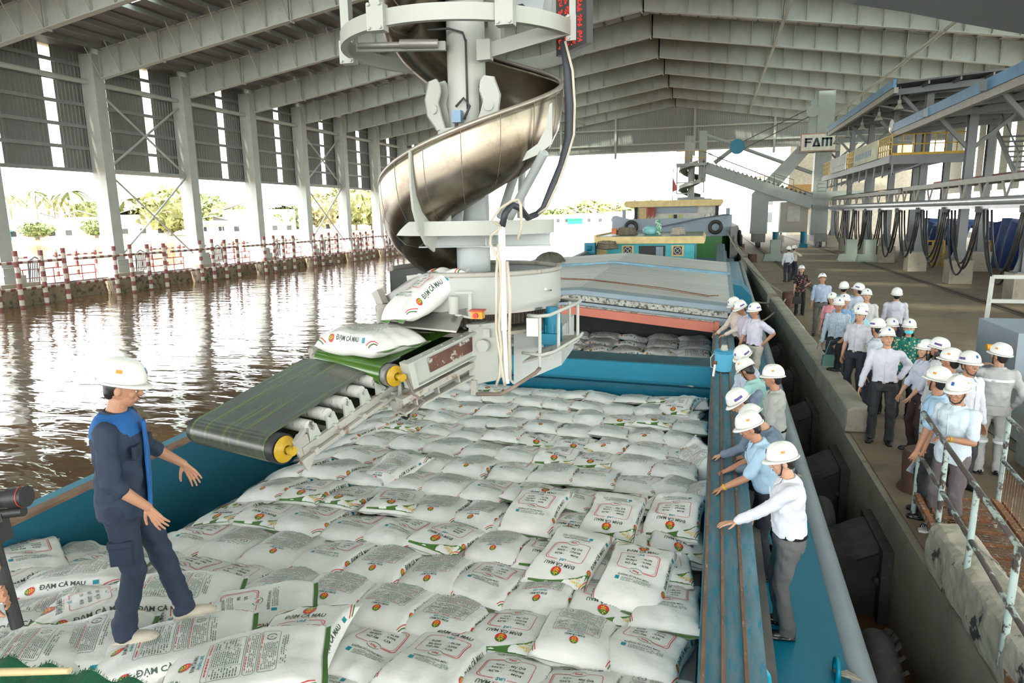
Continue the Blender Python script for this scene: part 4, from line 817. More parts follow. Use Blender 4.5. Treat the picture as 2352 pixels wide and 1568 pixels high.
# grey machine cabinets at the picture's right edge
t = thing('crane_leg_cabinet', 'pale grey steel cabinet of the near crane leg with yellow beacon', 'cabinet', (5, 12, 0)); m = MB(); m.box(4.78, 6, 12.5, 14.2, .0, 1.42); m.build('case', GG, t)
m = MB(); m.box(4.95, 5.05, 12.47, 12.5, .5, 1.0); m.build('label_plate', WHITE, t); bq = atY(2274, 797, 12.6); m = MB(); m.cyl(bq - V((.05, 0, 0)), bq + V((.06, 0, 0)), .05, n=14); m.bar(bq, V((4.82, 12.7, bq.z)), .03); m.build('beacon', mat('amber', (.8, .35, .02), .3), t, 40)
t = thing('machine_foot', 'grey bolted steel foot of the near crane behind the man in overalls', 'machine foot', (4.2, 9.6, 0)); m = MB(); m.box(4.0, 5, 8.9, 10.6, .35, 1.1); m.box(4.1, 5, 9.0, 10.4, 0, .35); m.build('plate', mat('foot_grey', (.36, .40, .39), .5), t); m = MB(); m.lathe([(0, .1), (.15, .1), (.17, 0)], 20, (3.95, 9.6, .72), T=Matrix.Rotation(-PI / 2, 4, 'Y')); m.build('wheel_hub', GW, t, 40)
t = thing('pipe_frame', 'square pale pipe frame standing behind the man in overalls', 'frame', (4.9, 15, 0)); m = MB(); FR = mat('frame_pale', (.45, .46, .42), .5)
for a, c in (((5.0, 14.6, 0), (5.2, 15, 2.1)), ((5.2, 15, 2.1), (7.5, 15, 2.1)), ((5.15, 14.9, 1.65), (7.5, 14.9, 1.65)), ((5.08, 14.8, .95), (7.5, 14.8, .95))): m.bar(a, c, .07)
m.build('pipes', FR, t)
# ================================================================ printed fertiliser sacks
SW = mat('woven_white', (0.74, 0.735, 0.70), .5, 0, .05, 4, .004, 26, stretch=(1, 1, 1)); SG = mat('print_green', (.06, .16, .03), .5); SK = mat('print_dark', (.04, .075, .055), .5); SR = mat('print_red', (.60, .03, .03), .5); SY = mat('print_yellow', (.72, .50, .02), .5); ST = mat('print_teal', (.0, .24, .30), .5); SF = mat('print_fine', (.12, .17, .13), .5)
SM = [SW, SG, SK, SR, SY, ST, SF]
SA, SB, SH = .265, .42, .088   # half width, half length, half thickness
def make_sack(kind, seed, crumple=1.0):
    r = random.Random(seed); ph = [r.uniform(0, 6.3) for _ in range(8)]; am = [r.uniform(.4, 1) for _ in range(8)]; bend = r.uniform(-.02, .02)
    def halfw(v): return SA * (1 - .05 * (1 - abs(v)) ) * (1 - .0 * v * v)
    def tap(v): return max(0.0, 1 - abs(v) ** 3.2) ** .55
    def wr(x, y):   # folds: radiating at the ends, soft dents in the middle
        v = y / SB; e = abs(v) ** 3
        return crumple * (.010 * e * math.sin(34 * x * (1 + .2 * am[0]) + ph[0] + 3 * v) * am[1] + .007 * am[2] * math.sin(9 * x + 6 * y + ph[2]) + .006 * am[3] * math.sin(13 * y - 7 * x + ph[3]) + .0035 * math.sin(31 * y + 17 * x + ph[4]) * am[4])
    def top(u, v):  # u,v in -1..1 flat print coordinates -> point on the upper face
        a = max(-1, min(1, u)); s = abs(a); w = halfw(v); rd = tap(v)
        if s < .62: x = w * .80 * (s / .62); z = SH * rd * (1 - .16 * (s / .62) ** 2)
        else: th = (s - .62) / .38 * PI / 2; x = w * (.80 + .20 * math.sin(th)); z = SH * rd * .84 * math.cos(th)
        x = math.copysign(x, a)
        c = 1 + .035 * abs(v) ** 4 * abs(a)
        return V((x * c + .01 * math.sin(3 * v + ph[5]), v * SB * (1 + .03 * abs(a) * abs(v)), z * 1.15 + wr(x, v * SB) * min(1, z / SH * 1.5) + bend * v * v + .012))
    def nrm(u, v):
        e = .01; n_ = (top(u + e, v) - top(u - e, v)).cross(top(u, v + e) - top(u, v - e)); return n_.normalized() if n_.length > 1e-9 else V((0, 0, 1))
    def low(u, v): p = top(u, v); return V((p.x, p.y, -(p.z - .012 - bend * v * v) * .55 + bend * v * v + .012))
    m = MB(); NU, NV = 28, 34
    sp = lambda t: math.copysign(abs(t) ** .85, t)
    m.grid(lambda i, j: top(2 * i - 1, sp(2 * j - 1)), NU, NV); m.grid(lambda i, j: low(1 - 2 * i, sp(2 * j - 1)), NU, NV)
    for s in (-1, 1):   # sewn end flaps
        def flap(i, j, s=s):
            p = top(2 * i - 1, s); q = V((p.x * 1.03, p.y + s * .035 * j, p.z + .010 * j * math.sin(22 * p.x + ph[6]) - .004)); return q
        m.grid(flap, NU, 2, 0)
        m.add([flap(i / 28, 1.0) + V((0, 0, .003)) for i in range(4, 25)] + [flap(i / 28, .2) + V((0, 0, .003)) for i in range(4, 25)], [(i, i + 1, 22 + i, 21 + i) for i in range(20)], 1 if s < 0 else 0)
    OFF = .0028
    def P(x, y):   # print metres -> surface; x across (-.2..+.2 is the upper face), y along
        u = x / .342; v = y / SB; return top(u, v) + nrm(u, v) * OFF
    def sub(pts2, faces, mi, off=0): m.add([P(x, y) + V((0, 0, off)) for x, y in pts2], faces, mi)
    def txt(s, x, y, h, mi, rot=0, cw=None, center=True, maxw=None):
        vs, fs, w_ = text2d(s); k = h
        if maxw and w_ * k > maxw: kx = maxw / w_
        else: kx = k * (cw or 1)
        c, sn = math.cos(rot), math.sin(rot); ox = -w_ * kx / 2 if center else 0
        sub([(x + (a * kx + ox) * c - b * k * sn, y + (a * kx + ox) * sn + b * k * c) for a, b in vs], fs, mi)
    def line(pts, w_, mi, closed=False):
        n_ = len(pts)
        for i in range(n_ if closed else n_ - 1):
            a = V(pts[i]).to_2d() if len(pts[i]) > 2 else V((*pts[i], 0)).to_2d(); b = V((*pts[(i + 1) % n_][:2], 0)).to_2d(); d = b - a; L_ = d.length
            if L_ < 1e-6: continue
            nn = V((-d.y, d.x)) / L_ * (w_ / 2); k = max(1, int(L_ / .03)); q = []
            for j in range(k + 1): p = a + d * (j / k); q += [(p.x - nn.x, p.y - nn.y), (p.x + nn.x, p.y + nn.y)]
            sub(q, [(2 * j, 2 * j + 1, 2 * j + 3, 2 * j + 2)[::-1] for j in range(k)], mi)
    def rrect(x0, x1, y0, y1, rr):
        q = []
        for cx_, cy_, a0_ in ((x1 - rr, y1 - rr, 0), (x0 + rr, y1 - rr, 90), (x0 + rr, y0 + rr, 180), (x1 - rr, y0 + rr, 270)):
            q += [(cx_ + rr * math.cos(R(a0_ + t_ * 22.5)), cy_ + rr * math.sin(R(a0_ + t_ * 22.5))) for t_ in range(5)]
        return q
    def disc(x, y, rx, ry, mi, n_=20, off=0, half=None):
        a0_, a1_ = (0, 2 * PI) if half is None else half
        q = [(x, y)] + [(x + rx * math.cos(a0_ + (a1_ - a0_) * i / n_), y + ry * math.sin(a0_ + (a1_ - a0_) * i / n_)) for i in range(n_ + 1)]
        sub(q, [(0, i + 1, i + 2) for i in range(n_)], mi, off)
    def emblem(x, y, s, up=1):   # red and green roundel with a yellow ear of rice
        disc(x, y, .036 * s, .04 * s, 3); disc(x, y, .036 * s, .04 * s, 1, 20, .0006, (R(20), R(160)))
        for k in range(3):
            for sd_ in (-1, 1):
                cx_, cy_ = x + sd_ * .0095 * s, y + (-.016 + .016 * k) * s; a = R(50) * sd_
                q = [(cx_ + (.0095 * s * math.cos(t_)) * math.sin(a) * 1 - .0042 * s * math.sin(t_) * math.cos(a), cy_ + .0095 * s * math.cos(t_) * math.cos(a) * .8 + .0042 * s * math.sin(t_) * math.sin(a)) for t_ in [2 * PI * i / 8 for i in range(8)]]
                sub(q, [tuple(range(8))[::-1]], 4, .0013)
        disc(x, y + .028 * s, .004 * s, .008 * s, 4, 8, .0013); line([(x, y - .035 * s), (x, y + .02 * s)], .004 * s, 4)
    def fine(x0, x1, y0, y1, rows, mi=6, dens=.86):
        h = (y1 - y0) / rows
        for j in range(rows):
            y = y1 - (j + .55) * h; x = x0
            while x < x1 - .006:
                w_ = min(r.uniform(.006, .022), x1 - x)
                if r.random() < dens: q = [(x, y), (x + w_, y), (x + w_, y + h * .42), (x, y + h * .42)]; sub(q, [(0, 1, 2, 3)], mi)
                x += w_ + .0045
    if kind == 'front':
        emblem(0, .295, 1.2); txt('ÐẠM CÀ MAU', 0, .205, .036, 2, maxw=.27); fine(-.07, .09, .19, .198, 1, 3)
        txt('URÊ', .0, .150, .024, 5)
        x0, x1, y0, y1 = -.165, .165, -.075, .165; q = rrect(x0, x1, y0, y1, .03)
        line([(-.04, y1), (x0 + .03, y1)] + q[6:15] + [(-.05, y0)], .0042, 3); line([(.05, y0)] + q[15:] + q[:1] + q[0:5] + [(.05, y1)], .0055, 3)
        line([(.05, y0 + .009), (.125, y0 + .009), (.153, y0 + .035), (.153, y1 - .035), (.13, y1 - .01)], .003, 3)
        for i, (a, b) in enumerate((('ÐẠM', ': 46,3%'), ('BIURET', ': 0,99%'), ('ÐỘ ẨM', ': 0,5%'))):
            txt(a, -.11, .085 - i * .047, .021, 2, center=False); txt(b, .02, .085 - i * .047, .021, 2, center=False)
        for a0_, a1_ in ((20, 160), (200, 340)): line([(.052 * math.cos(R(a0_ + (a1_ - a0_) * i / 10)), -.078 + .033 * math.sin(R(a0_ + (a1_ - a0_) * i / 10))) for i in range(11)], .005, 1)
        txt('50kg', 0, -.088, .02, 3)
        txt('KHÔNG SỬ DỤNG MÓC', 0, -.16, .018, 2, maxw=.25); fine(-.09, .15, -.215, -.172, 4); sub([(-.14, -.205), (-.108, -.205), (-.108, -.17), (-.14, -.17)], [(0, 1, 2, 3)], 5)
        # green corner with yellow slogan
        q = [(-.30, .41)]; C_ = [(-.31, .22), (-.27, .245), (-.23, .275), (-.19, .305), (-.14, .335), (-.08, .36), (.0, .378), (.10, .39), (.2, .395)]
        up_ = [(a, .408) for a, b in C_]; sub(C_ + up_, [(i, i + 1, len(C_) + i + 1, len(C_) + i) for i in range(len(C_) - 1)], 1)
        for i, (s_, h_) in enumerate((('Hạt ngọc', .012), ('NPK CÀ MAU', .02), ('mùa vàng', .011))): txt(s_, -.225 + .012 * i, .372 - i * .026, h_, 4, maxw=.13)
    else:
        emblem(0, .285, .85); txt('ÐẠM CÀ MAU', 0, .225, .021, 2, maxw=.14); txt('PHÂN URÊ', 0, .195, .017, 5)
        line(rrect(-.165, .165, -.015, .18, .02), .003, 6, True); line(rrect(-.165, .165, -.09, -.025, .02), .003, 6, True); line(rrect(-.165, .165, -.20, -.10, .02), .003, 6, True)
        line([(-.075, -.01), (-.075, .15)], .002, 6); line([(.07, -.01), (.07, .15)], .002, 6); line([(-.16, .15), (.16, .15)], .002, 6); line([(-.16, .07), (.16, .07)], .002, 6)
        fine(-.15, .15, .155, .172, 1, 3); fine(-.155, -.085, .0, .145, 10, dens=.7); fine(-.065, .06, .0, .145, 13); fine(.08, .155, .0, .145, 9, dens=.7)
        fine(-.13, .13, -.042, -.03, 1, 3); fine(-.15, .15, -.085, -.045, 4); fine(-.15, .15, -.115, -.104, 1, 3); fine(-.15, .06, -.195, -.118, 8)
        for a0_, a1_ in ((100, 250), (-70, 80)): line([(.11 + .026 * math.cos(R(a0_ + (a1_ - a0_) * i / 8)), -.155 + .026 * math.sin(R(a0_ + (a1_ - a0_) * i / 8))) for i in range(9)], .006, 2)
        txt('R', .11, -.162, .014, 2); fine(-.12, .12, -.25, -.215, 3, dens=.8)
    # gusset sides
    for s in (-1, 1):
        txt('ÐẠM CÀ MAU', s * .298, 0, .034, 2, rot=PI / 2 * s, maxw=.30); emblem(s * .285, -.21 * s, .8)
        sub([(s * .27, .20 * s), (s * .305, .20 * s), (s * .305, .24 * s), (s * .27, .24 * s)], [(0, 1, 2, 3) if s * s > 0 else (3, 2, 1, 0)], 5)
        for yy in (-1, 1): line([(s * .24, yy * .395), (s * .315, yy * .27)], .008, 3); line([(s * .262, yy * .4), (s * .325, yy * .30)], .011, 1)
    me = m.build('sack', SM, smooth=60, origin=(0, 0, 0)); return me
SACK_P = {('front', i): make_sack('front', 10 + i, [.8, 1.2, 1.7][i]) for i in range(3)}
SACK_P.update({('back', i): make_sack('back', 30 + i, [.8, 1.2, 1.7][i]) for i in range(3)})
used_p = set(); NS = [0]
def sack(M, kind, lab, group, var=None):
    var = rnd.randrange(3) if var is None else var; src = SACK_P[(kind, var)]
    if (kind, var) in used_p: o = src.copy(); C.objects.link(o)
    else: o = src; used_p.add((kind, var)); o.name = 'sack'
    o.matrix_world = M; tag(o, lab, 'sack', group); NS[0] += 1; return o
def zp(x, y):  # top of the heap in the barge frame
    z = .45 - .035 * y + .045 * max(0, -y) * .6
    z -= max(0, -4.5 - x) * .55 * min(1, max(0, (y + .9) / 1.2)) * min(1, max(.35, (7 - y) / 4))
    return z
rows = 0; y = 5.98; r = random.Random(5)
while y > -3.4:
    rows += 1; x = -.22 - (.0 if rows % 2 else .10); c = 0; tl = R(r.uniform(7, 11)); fl = .8 if y < 2 else .35
    while x > -5.75:
        c += 1
        p = BP_(x, y, zp(x, y) - SH * 1.15 + r.uniform(-.02, .02)); slope = math.atan2(zp(x + .2, y) - zp(x - .2, y), .4)
        onleft = x < -4.9 and y > -.5; rot = r.gauss(0, .085) + (-.20 if x < -3.4 and y > 2 else -.08)
        if onleft: rot += r.uniform(-.25, .1)
        flip = r.random() < (.72 if y < 1.2 else .25); kind = 'front' if r.random() < .62 else 'back'
        if p.y > .9 and not (p.x < -3.2 and p.y < 3.6):
            a = rot + (PI if flip else 0); T = tl if not flip else -tl
            M = Matrix.Translation(p) @ Matrix.Rotation(-slope * .9, 4, 'Y') @ Matrix.Rotation(a, 4, 'Z') @ Matrix.Rotation(-T, 4, 'X') @ Matrix.Rotation(r.gauss(0, .06), 4, 'Y') @ Matrix.Diagonal((r.uniform(.98, 1.06), r.uniform(.97, 1.04), r.uniform(.95, 1.3), 1))
            lab = 'white %s sack, row %s back from the crossbeam, %s from the quay-side coaming' % (('fertiliser' if kind == 'front' else 'fine-print'), ORD[rows - 1], ORD[c - 1])
            sack(M, kind, lab.replace('row %s back' % ORD[rows - 1], '%s row' % ORD[rows - 1]), 'sacks in the main hold')
        x -= .475 + r.uniform(-.01, .015)
    y -= .60 + r.uniform(-.03, .03)
# loose sacks on top of the rows and larger ones heaped at the corner nearest the camera
def loose(px, py, z, rz, kind, lab, tx=0, ty=0, s=1.0, var=None):
    p = atZ(px, py, z); sack(Matrix.Translation(p) @ Matrix.Rotation(R(rz), 4, 'Z') @ Matrix.Rotation(R(tx), 4, 'X') @ Matrix.Rotation(R(ty), 4, 'Y') @ Matrix.Scale(s, 4), kind, lab, 'loose sacks on the heap', var)
loose(1462, 1325, .52, -8, 'front', 'white sack laid askew on top near the coaming, red frame upright', 6, 2)
loose(1232, 1175, .50, -4, 'front', 'white sack proud of its row, dark lettering upright, mid heap', 6)
loose(1552, 1185, .50, 172, 'front', 'white sack against the coaming with its emblem toward the camera', -6, 5)
loose(1410, 1190, .50, 176, 'front', 'white sack with big emblem, one in from the coaming', -6)
loose(1310, 1285, .50, 170, 'front', 'white sack with green corner lying toward the camera', -7)
loose(1560, 935, .45, 165, 'front', 'crumpled white sack by the far coaming corner with green end', -5, 8, var=2)
loose(1545, 880, .50, 80, 'front', 'white sack turned crosswise against the crossbeam, quay side', 0, 6)
loose(1355, 872, .47, 95, 'front', 'white sack turned crosswise below the crossbeam, middle', 0, 4)
loose(1600, 1060, .42, 30, 'back', 'crumpled sack wedged on edge against the coaming', 0, -38, var=2)
loose(1592, 1150, .40, -12, 'back', 'fine-print sack slumped against the coaming', 0, -25)
loose(900, 1085, .50, 165, 'back', 'plump fine-print sack with emblem on its near end', -10)
loose(660, 1120, .25, -25, 'back', 'fine-print sack sliding down toward the river-side wall', 0, -8)
loose(790, 1010, .12, -30, 'front', 'crumpled sack at the foot of the river-side wall below the rollers', 0, -12, var=2)
loose(560, 1280, .35, 62, 'front', 'sack turned with its red frame uphill beside the man in navy', 8, -6)
# heap by the man in navy
HB_ = [(60, 1290, .52, 55, 'front', 'far pale sack in the corner behind the camera operator'), (180, 1335, .60, 118, 'back', 'broad fine-print sack between the camera and the man in navy'), (90, 1420, .62, 128, 'back', 'wide sack at the left edge with a sewn white end'.replace('at the left edge ', 'under the camera operator ')),
       (230, 1400, .66, 140, 'front', 'sack with large red emblem right under the standing man in navy'.replace('right ', '')), (150, 1500, .74, 122, 'back', 'long fine-print sack in front of the shoes of the man in navy'), (395, 1375, .66, 118, 'back', 'sack with its corner lifted beside the man in navy'),
       (460, 1440, .62, 130, 'front', 'sack with red frame and dark lettering along its side by the lifted one'), (400, 1500, .76, 125, 'back', 'fine-print sack lowest in the heap beside the bamboo pole'), (560, 1545, .80, 118, 'back', 'sack with red and green corner stripes at the bottom edge'), (20, 1520, .80, 120, 'back', 'sack half under the green netting'),
       (330, 1300, .40, 40, 'front', 'sack with a round fifty-kilo mark behind the knees of the man in navy'), (450, 1260, .30, 55, 'front', 'slim sack on its side at the foot of the blue wall'), (530, 1225, .25, 62, 'front', 'second slim sack on its side at the foot of the blue wall'), (570, 1420, .60, 122, 'front', 'sack overlapping the fifth row behind the heap'), (680, 1500, .66, 12, 'front', 'sack facing up beside the near heap')]
for i, (px, py, z, rz, kd, lab) in enumerate(HB_):
    loose(px, py, z, rz, kd, lab, r.uniform(-5, 5), 8 if i in (0, 1, 2, 3) else r.uniform(-6, 6), 1.06)
# second hold: sacks laid crosswise in tidy courses
r = random.Random(9); k = 0
for j in range(9):
    y = 7.45 + j * .47; x = -.35
    c = 0
    while x > -5.4:
        c += 1; k += 1
        z = -.30 + j * .045 + r.uniform(-.02, .02) + (.12 if x > -2 and j in (2, 5) else 0)
        M = BM @ Matrix.Translation((x, y, z)) @ Matrix.Rotation(PI / 2 + r.gauss(0, .06) + (PI if r.random() < .5 else 0) + (r.gauss(0, .25) if x > -2.5 else 0), 4, 'Z') @ Matrix.Rotation(r.gauss(.1, .06), 4, 'Y') @ Matrix.Diagonal((1, .86, 1.25, 1))
        if NS[0] < 298: sack(M, 'front' if r.random() < .5 else 'back', 'shaded white sack in the second hold, %s course, %s from the quay side' % (ORD[j], ORD[c - 1]), 'sacks in the second hold')
        x -= .71
# what shows of the courses beneath
m = MB(BM)
def und(u, v): x = -5.84 + 5.85 * u; y = -4.5 + 10.9 * v; return V((x, y, zp(x, y) - .22 + .02 * math.sin(x * 13) * math.sin(y * 10)))
m.grid(und, 50, 70); m.grid(lambda u, v: V((-5.84 + 5.85 * u, 6.6 + 5.2 * v, -.45 + .35 * v)), 10, 10)
tag(m.build('sack_layer', SW, smooth=True), 'lower layers of white sacks glimpsed between the upper ones', 'sacks', None, 'stuff')
# ================================================================ near sack loader: spiral chute, turntable, two belts
YC = 6.6
CC = atY(1088, 600, YC); cx, cy0 = CC.x, YC
BOLT = mat('bolt_grey', (.45, .44, .40), .4, .5); HUB = mat('hub_yellow', (.50, .31, .012), .4, 0, .15, 10, col2=(.15, .09, .03), lo=.6, hi=.7)
BELT = mat('belt_green', (.050, .058, .045), .25, 0, .15, 1.2, col2=(.08, .14, .02), lo=.52, hi=.66, stretch=(9, .35, 1)); BELT2 = mat('belt_bright_green', (.05, .13, .012), .15, 0, .15, 2)
t = thing('chute_column', 'white central column of the spiral sack chute with its hinged joint', 'column', (cx, YC, 3.2))
m = MB(); m.cyl((cx - .02, YC, 4.62), (cx - .03, YC, 8.5), .185, n=32)
m.lathe([(.185, 0), (.19, .0), (.19, .5)], 32, (cx - .02, YC, 4.2), 0, 215, 325); m.build('upper_tube', CREAM, t, 35)
m = MB(); m.cyl((cx - .02, YC, 3.9), (cx - .02, YC, 4.7), .135, n=24); m.build('inner_tube', mat('stained_tube', (.55, .50, .44), .5, 0, .1, 4, col2=(.28, .12, .09), lo=.5, hi=.6, stretch=(3, 3, .5)), t, 35)
m = MB(); m.cyl((cx, YC, 2.85), (cx, YC, 3.95), .17, n=24)
m.lathe([(0, 3.16), (.24, 3.16), (.24, 3.24), (.0, 3.24)], 28, (cx, YC, 0)); m.lathe([(.2, 3.24), (.2, 3.28), (0, 3.28)], 28, (cx, YC, 0))
for i in range(14): a = 2 * PI * i / 14; m.cyl((cx + .21 * math.cos(a), YC + .21 * math.sin(a), 3.12), (cx + .21 * math.cos(a), YC + .21 * math.sin(a), 3.275), .014, n=6)
m.build('lower_tube', mat('blueish_white', (.44, .48, .47), .4, 0, .05, 3, col2=(.4, .25, .15), lo=.7, hi=.8), t, 35)
m = MB(); m.lathe([(.13, 4.19), (.30, 4.19), (.30, 4.23), (.13, 4.23)], 24, (cx - .02, YC, 0)); m.build('collar', CREAM, t, 35)
for s in (-1, 1):
    M_ = Matrix.Translation((cx - .02 + s * .235, YC - .14, 4.44)) @ Matrix.Rotation(s * .35, 4, 'Z') @ Matrix.Rotation(s * R(8), 4, 'Y')
    m = MB(M_); pl = [(-.08 * s, -.22), (.03 * s, -.22), (.13 * s, -.06), (.13 * s, .1), (.05 * s, .25), (-.05 * s, .25), (-.08 * s, .2), (-.08 * s, .12), (-.03 * s, .03), (-.05 * s, -.1)]
    for yy in (-.06, .06): m.prism([(a, yy, b) for a, b in pl], (0, 0, 0), (0, .018, 0))
    m.prism([(.03 * s, -.06, -.22), (.13 * s, -.06, -.06), (.13 * s, -.06, .1), (.05 * s, -.06, .25), (.04 * s, -.06, .24), (.115 * s, -.06, .1), (.115 * s, -.06, -.055), (.02 * s, -.06, -.21)], (0, 0, 0), (0, .13, 0))
    m.cyl((.02 * s, -.08, -.02), (.02 * s, -.055, -.02), .045, n=14); m.build('hinge_ear', CREAM, t, 30)
m = MB(); m.box(cx - .07, cx + .02, YC - .32, YC - .24, 4.27, 4.38); m.build('limit_switch', mat('switch_blue', (.18, .30, .42), .4), t); m = MB(); m.tube([(cx + .03, YC - .25, 4.3), (cx + .09, YC - .25, 4.42), (cx + .02, YC - .22, 4.5), (cx - .05, YC - .25, 4.42)], .012, 6); m.cyl((cx + .05, YC - .2, 4.4), (cx + .05, YC - .2, 5.02), .011, n=6); m.tube([(cx + .05, YC - .2, 5.0), (cx + .03, YC - .22, 5.08), (cx - .1, YC - .24, 5.12), (cx - .3, YC - .26, 5.12)], .01, 6); m.cyl((cx - .03, YC - .3, 4.27), (cx - .03, YC - .3, 4.15), .02, n=8); m.build('cable', DK, t, True)
# spiral trough
RO = .90
def zrim(deg): return 3.555 + (deg - 180) * .0056
prof = [(1.0, 0), (1.0, -.10), (.99, -.22), (.96, -.38), (.88, -.52), (.76, -.62), (.62, -.65), (.48, -.62), (.36, -.52), (.28, -.38), (.24, -.2)]
D0, D1 = 122, 680
def rimr(deg): return RO * 1.0
def trough(u, v):
    deg = D0 + (D1 - D0) * u; j = v * (len(prof) - 1); i = min(int(j), len(prof) - 2); f = j - i
    r_ = (prof[i][0] * (1 - f) + prof[i + 1][0] * f) * rimr(deg); z = prof[i][1] * (1 - f) + prof[i + 1][1] * f
    return V((cx + r_ * math.cos(R(deg)), YC + r_ * math.sin(R(deg)), zrim(deg) + z))
t = thing('spiral_chute', 'worn stainless spiral chute winding round the white central column', 'chute', (cx, YC, 3))
m = MB(); m.grid(trough, 150, 20); o = m.build('trough', INOX, t, True); md = o.modifiers.new('thick', 'SOLIDIFY'); md.thickness = .012
m = MB(); m.tube([trough(i / 150, 0) + V((0, 0, .01)) for i in range(151)], .022, 8); m.build('rim_pipe', mat('rim_steel', (.42, .38, .32), .35, .6, .1, 3), t, True)
SEAM = mat('weld_seam', (.22, .18, .13), .5, .6); m = MB(); deg = D0 + 8
while deg < D1:
    u = (deg - D0) / (D1 - D0); pts = []
    for j in range(17):
        p = trough(u, j / 20); c = V((cx, YC, p.z)); q = (p - c); nn = q.normalized() * .012 + V((0, 0, -.008 if j > 8 else 0)); pts.append(p + nn)
    m.tube(pts, .0035, 4); deg += 22
m.build('weld_seam', SEAM, t)
m = MB()
for deg in (254,):
    u = (deg - D0) / (D1 - D0); 
    for j in range(12):
        a, b = trough(u, j / 20), trough(u, (j + 1) / 20); c = V((cx, YC, 0)); ra = V((a.x - cx, a.y - YC, 0)).normalized(); w0 = .03 if deg == 226 else .03
        oa = a + ra * w0 * (1 + j * .15) + V((0, 0, -.02 * j)); ob = b + ra * w0 * (1 + (j + 1) * .15) + V((0, 0, -.02 * (j + 1))); tn = V((-ra.y, ra.x, 0)) * .012
        m.add([a - tn, b - tn, ob - tn, oa - tn, a + tn, b + tn, ob + tn, oa + tn], [(0, 1, 2, 3), (7, 6, 5, 4), (2, 6, 7, 3)])
u = (226 - D0) / (D1 - D0)
m.build('support_rib', CREAM, t)
m = MB(); q = [atY(1195, 372, 6.1), atY(1235, 355, 6.1), atY(1268, 330, 6.1), atY(1268, 235, 6.1), atY(1262, 240, 6.1), atY(1255, 290, 6.1), atY(1235, 330, 6.1), atY(1200, 355, 6.1)]; m.prism(q, (0, 0, 0), (0, .02, 0)); m.build('gusset_plate', CREAM, t)
m = MB(); m.cyl(atY(1250, 350, 6.1), atY(1170, 500, 6.5), .045, n=12); m.cyl(atY(1200, 345, 6.5), atY(1150, 500, 6.7), .045, n=12); m.cyl(atY(1200, 360, 7.1), atY(1196, 500, 7.0), .04, n=12); m.build('stay_tube', mat('stay_grey', (.46, .50, .48), .45), t, 40)
m = MB(); q = [atY(975, 470, 6.2), atY(985, 505, 6.2), atY(1060, 512, 6.2), atY(1062, 480, 6.2), atY(1010, 485, 6.2)]; m.prism(q, (0, 0, 0), (0, .04, 0)); m.build('inner_bracket', mat('stay_grey', (.46, .5, .48), .45), t)
# ring guard on vertical hangers at the top
t = thing('ring_guard', 'white ring guard on vertical hangers around the upper chute', 'guard', (cx, YC, 4.9)); RG = 1.12; zg = 5.02
def ring(rr, z, w_, h_, a0=0, a1=360, n_=72):
    m = MB(); m.lathe([(rr - w_ / 2, z - h_ / 2), (rr + w_ / 2, z - h_ / 2), (rr + w_ / 2, z + h_ / 2), (rr - w_ / 2, z + h_ / 2), (rr - w_ / 2, z - h_ / 2)], n_, (cx - .05, YC, 0), 0, a0, a1); return m
ring(RG, zg, .06, .13).build('ring', CREAM, t, 40)
for px_, dy in ((822, 0), (978, 0), (930, 0), (1255, 0)):
    pass
for a in (186, 253, 129, 307, 348):
    x, y = cx - .05 + (RG + .05) * math.cos(R(a)), YC + (RG + .05) * math.sin(R(a)); m = MB()
    m.box(x - .045, x + .045, y - .045, y + .045, zg - .05, 7.5); m.box(x - .075, x + .075, y - .05, y + .05, zg - .11, zg + .10)
    for dx in (-.05, .05):
        for dz in (-.09, .09): m.cyl((x + dx, y - .07, zg + dz), (x + dx, y - .055, zg + dz), .014, n=6)
    m.build('hanger', CREAM, t)
m = MB(); m.bar((cx - 1.0, YC - .35, zg - .02), (cx - .15, YC - .2, zg - .04), .05, .08); m.bar((cx + .17, YC - .15, zg - .12), (cx + 1.05, YC - .3, zg + .0), .04, .13); m.box(cx + .17, cx + .3, YC - .25, YC - .15, zg - .2, zg - .02); m.build('spoke', CREAM, t)
m = MB(); m.cyl((cx - .95, YC - .42, zg - .02), (cx - .2, YC - .27, zg - .03), .025, n=10); m.cyl((cx - .55, YC - .35, zg - .02), (cx - .2, YC - .27, zg - .03), .04, n=10); m.build('gas_strut', BOLT, t, 40)
# upper chute wall and bracket
t = thing('display_board', 'dark counting display with red digits hung on the ring guard', 'display', (cx + 1.2, YC, 5.5)); c0 = atY(1318, 95, YC - .2)
m = MB(Matrix.Translation(c0) @ Matrix.Rotation(R(-50), 4, 'Z') @ Matrix.Scale(.62, 4)); m.box(-.45, .45, -.05, .05, -.12, .75); m.build('case', mat('display_case', (.05, .05, .05), .4), t); m = MB(Matrix.Translation(c0) @ Matrix.Rotation(R(-50), 4, 'Z') @ Matrix.Scale(.62, 4))
LEDR = mat('led_red', (.45, .01, .01), .4); p_ = LEDR.node_tree.nodes['Principled BSDF']; p_.inputs['Emission Color'].default_value = (1, .03, .02, 1); p_.inputs['Emission Strength'].default_value = .5
rr = random.Random(3)
for row in range(4):
    for d in range(4):
        x = -.36 + d * .19; z = -.06 + row * .2; m = MB(Matrix.Translation(c0) @ Matrix.Rotation(R(-50), 4, 'Z') @ Matrix.Scale(.62, 4))
        for k in range(26):
            a, b = rr.randrange(5), rr.randrange(7); m.box(x + a * .024, x + a * .024 + .014, -.058, -.05, z + b * .022, z + b * .022 + .014)
        m.build('red_digit', LEDR, t)
m = MB(Matrix.Translation(c0) @ Matrix.Rotation(R(-50), 4, 'Z') @ Matrix.Scale(.62, 4)); m.box(-.55, -.45, -.07, .07, .0, .75); m.build('bracket', CREAM, t)
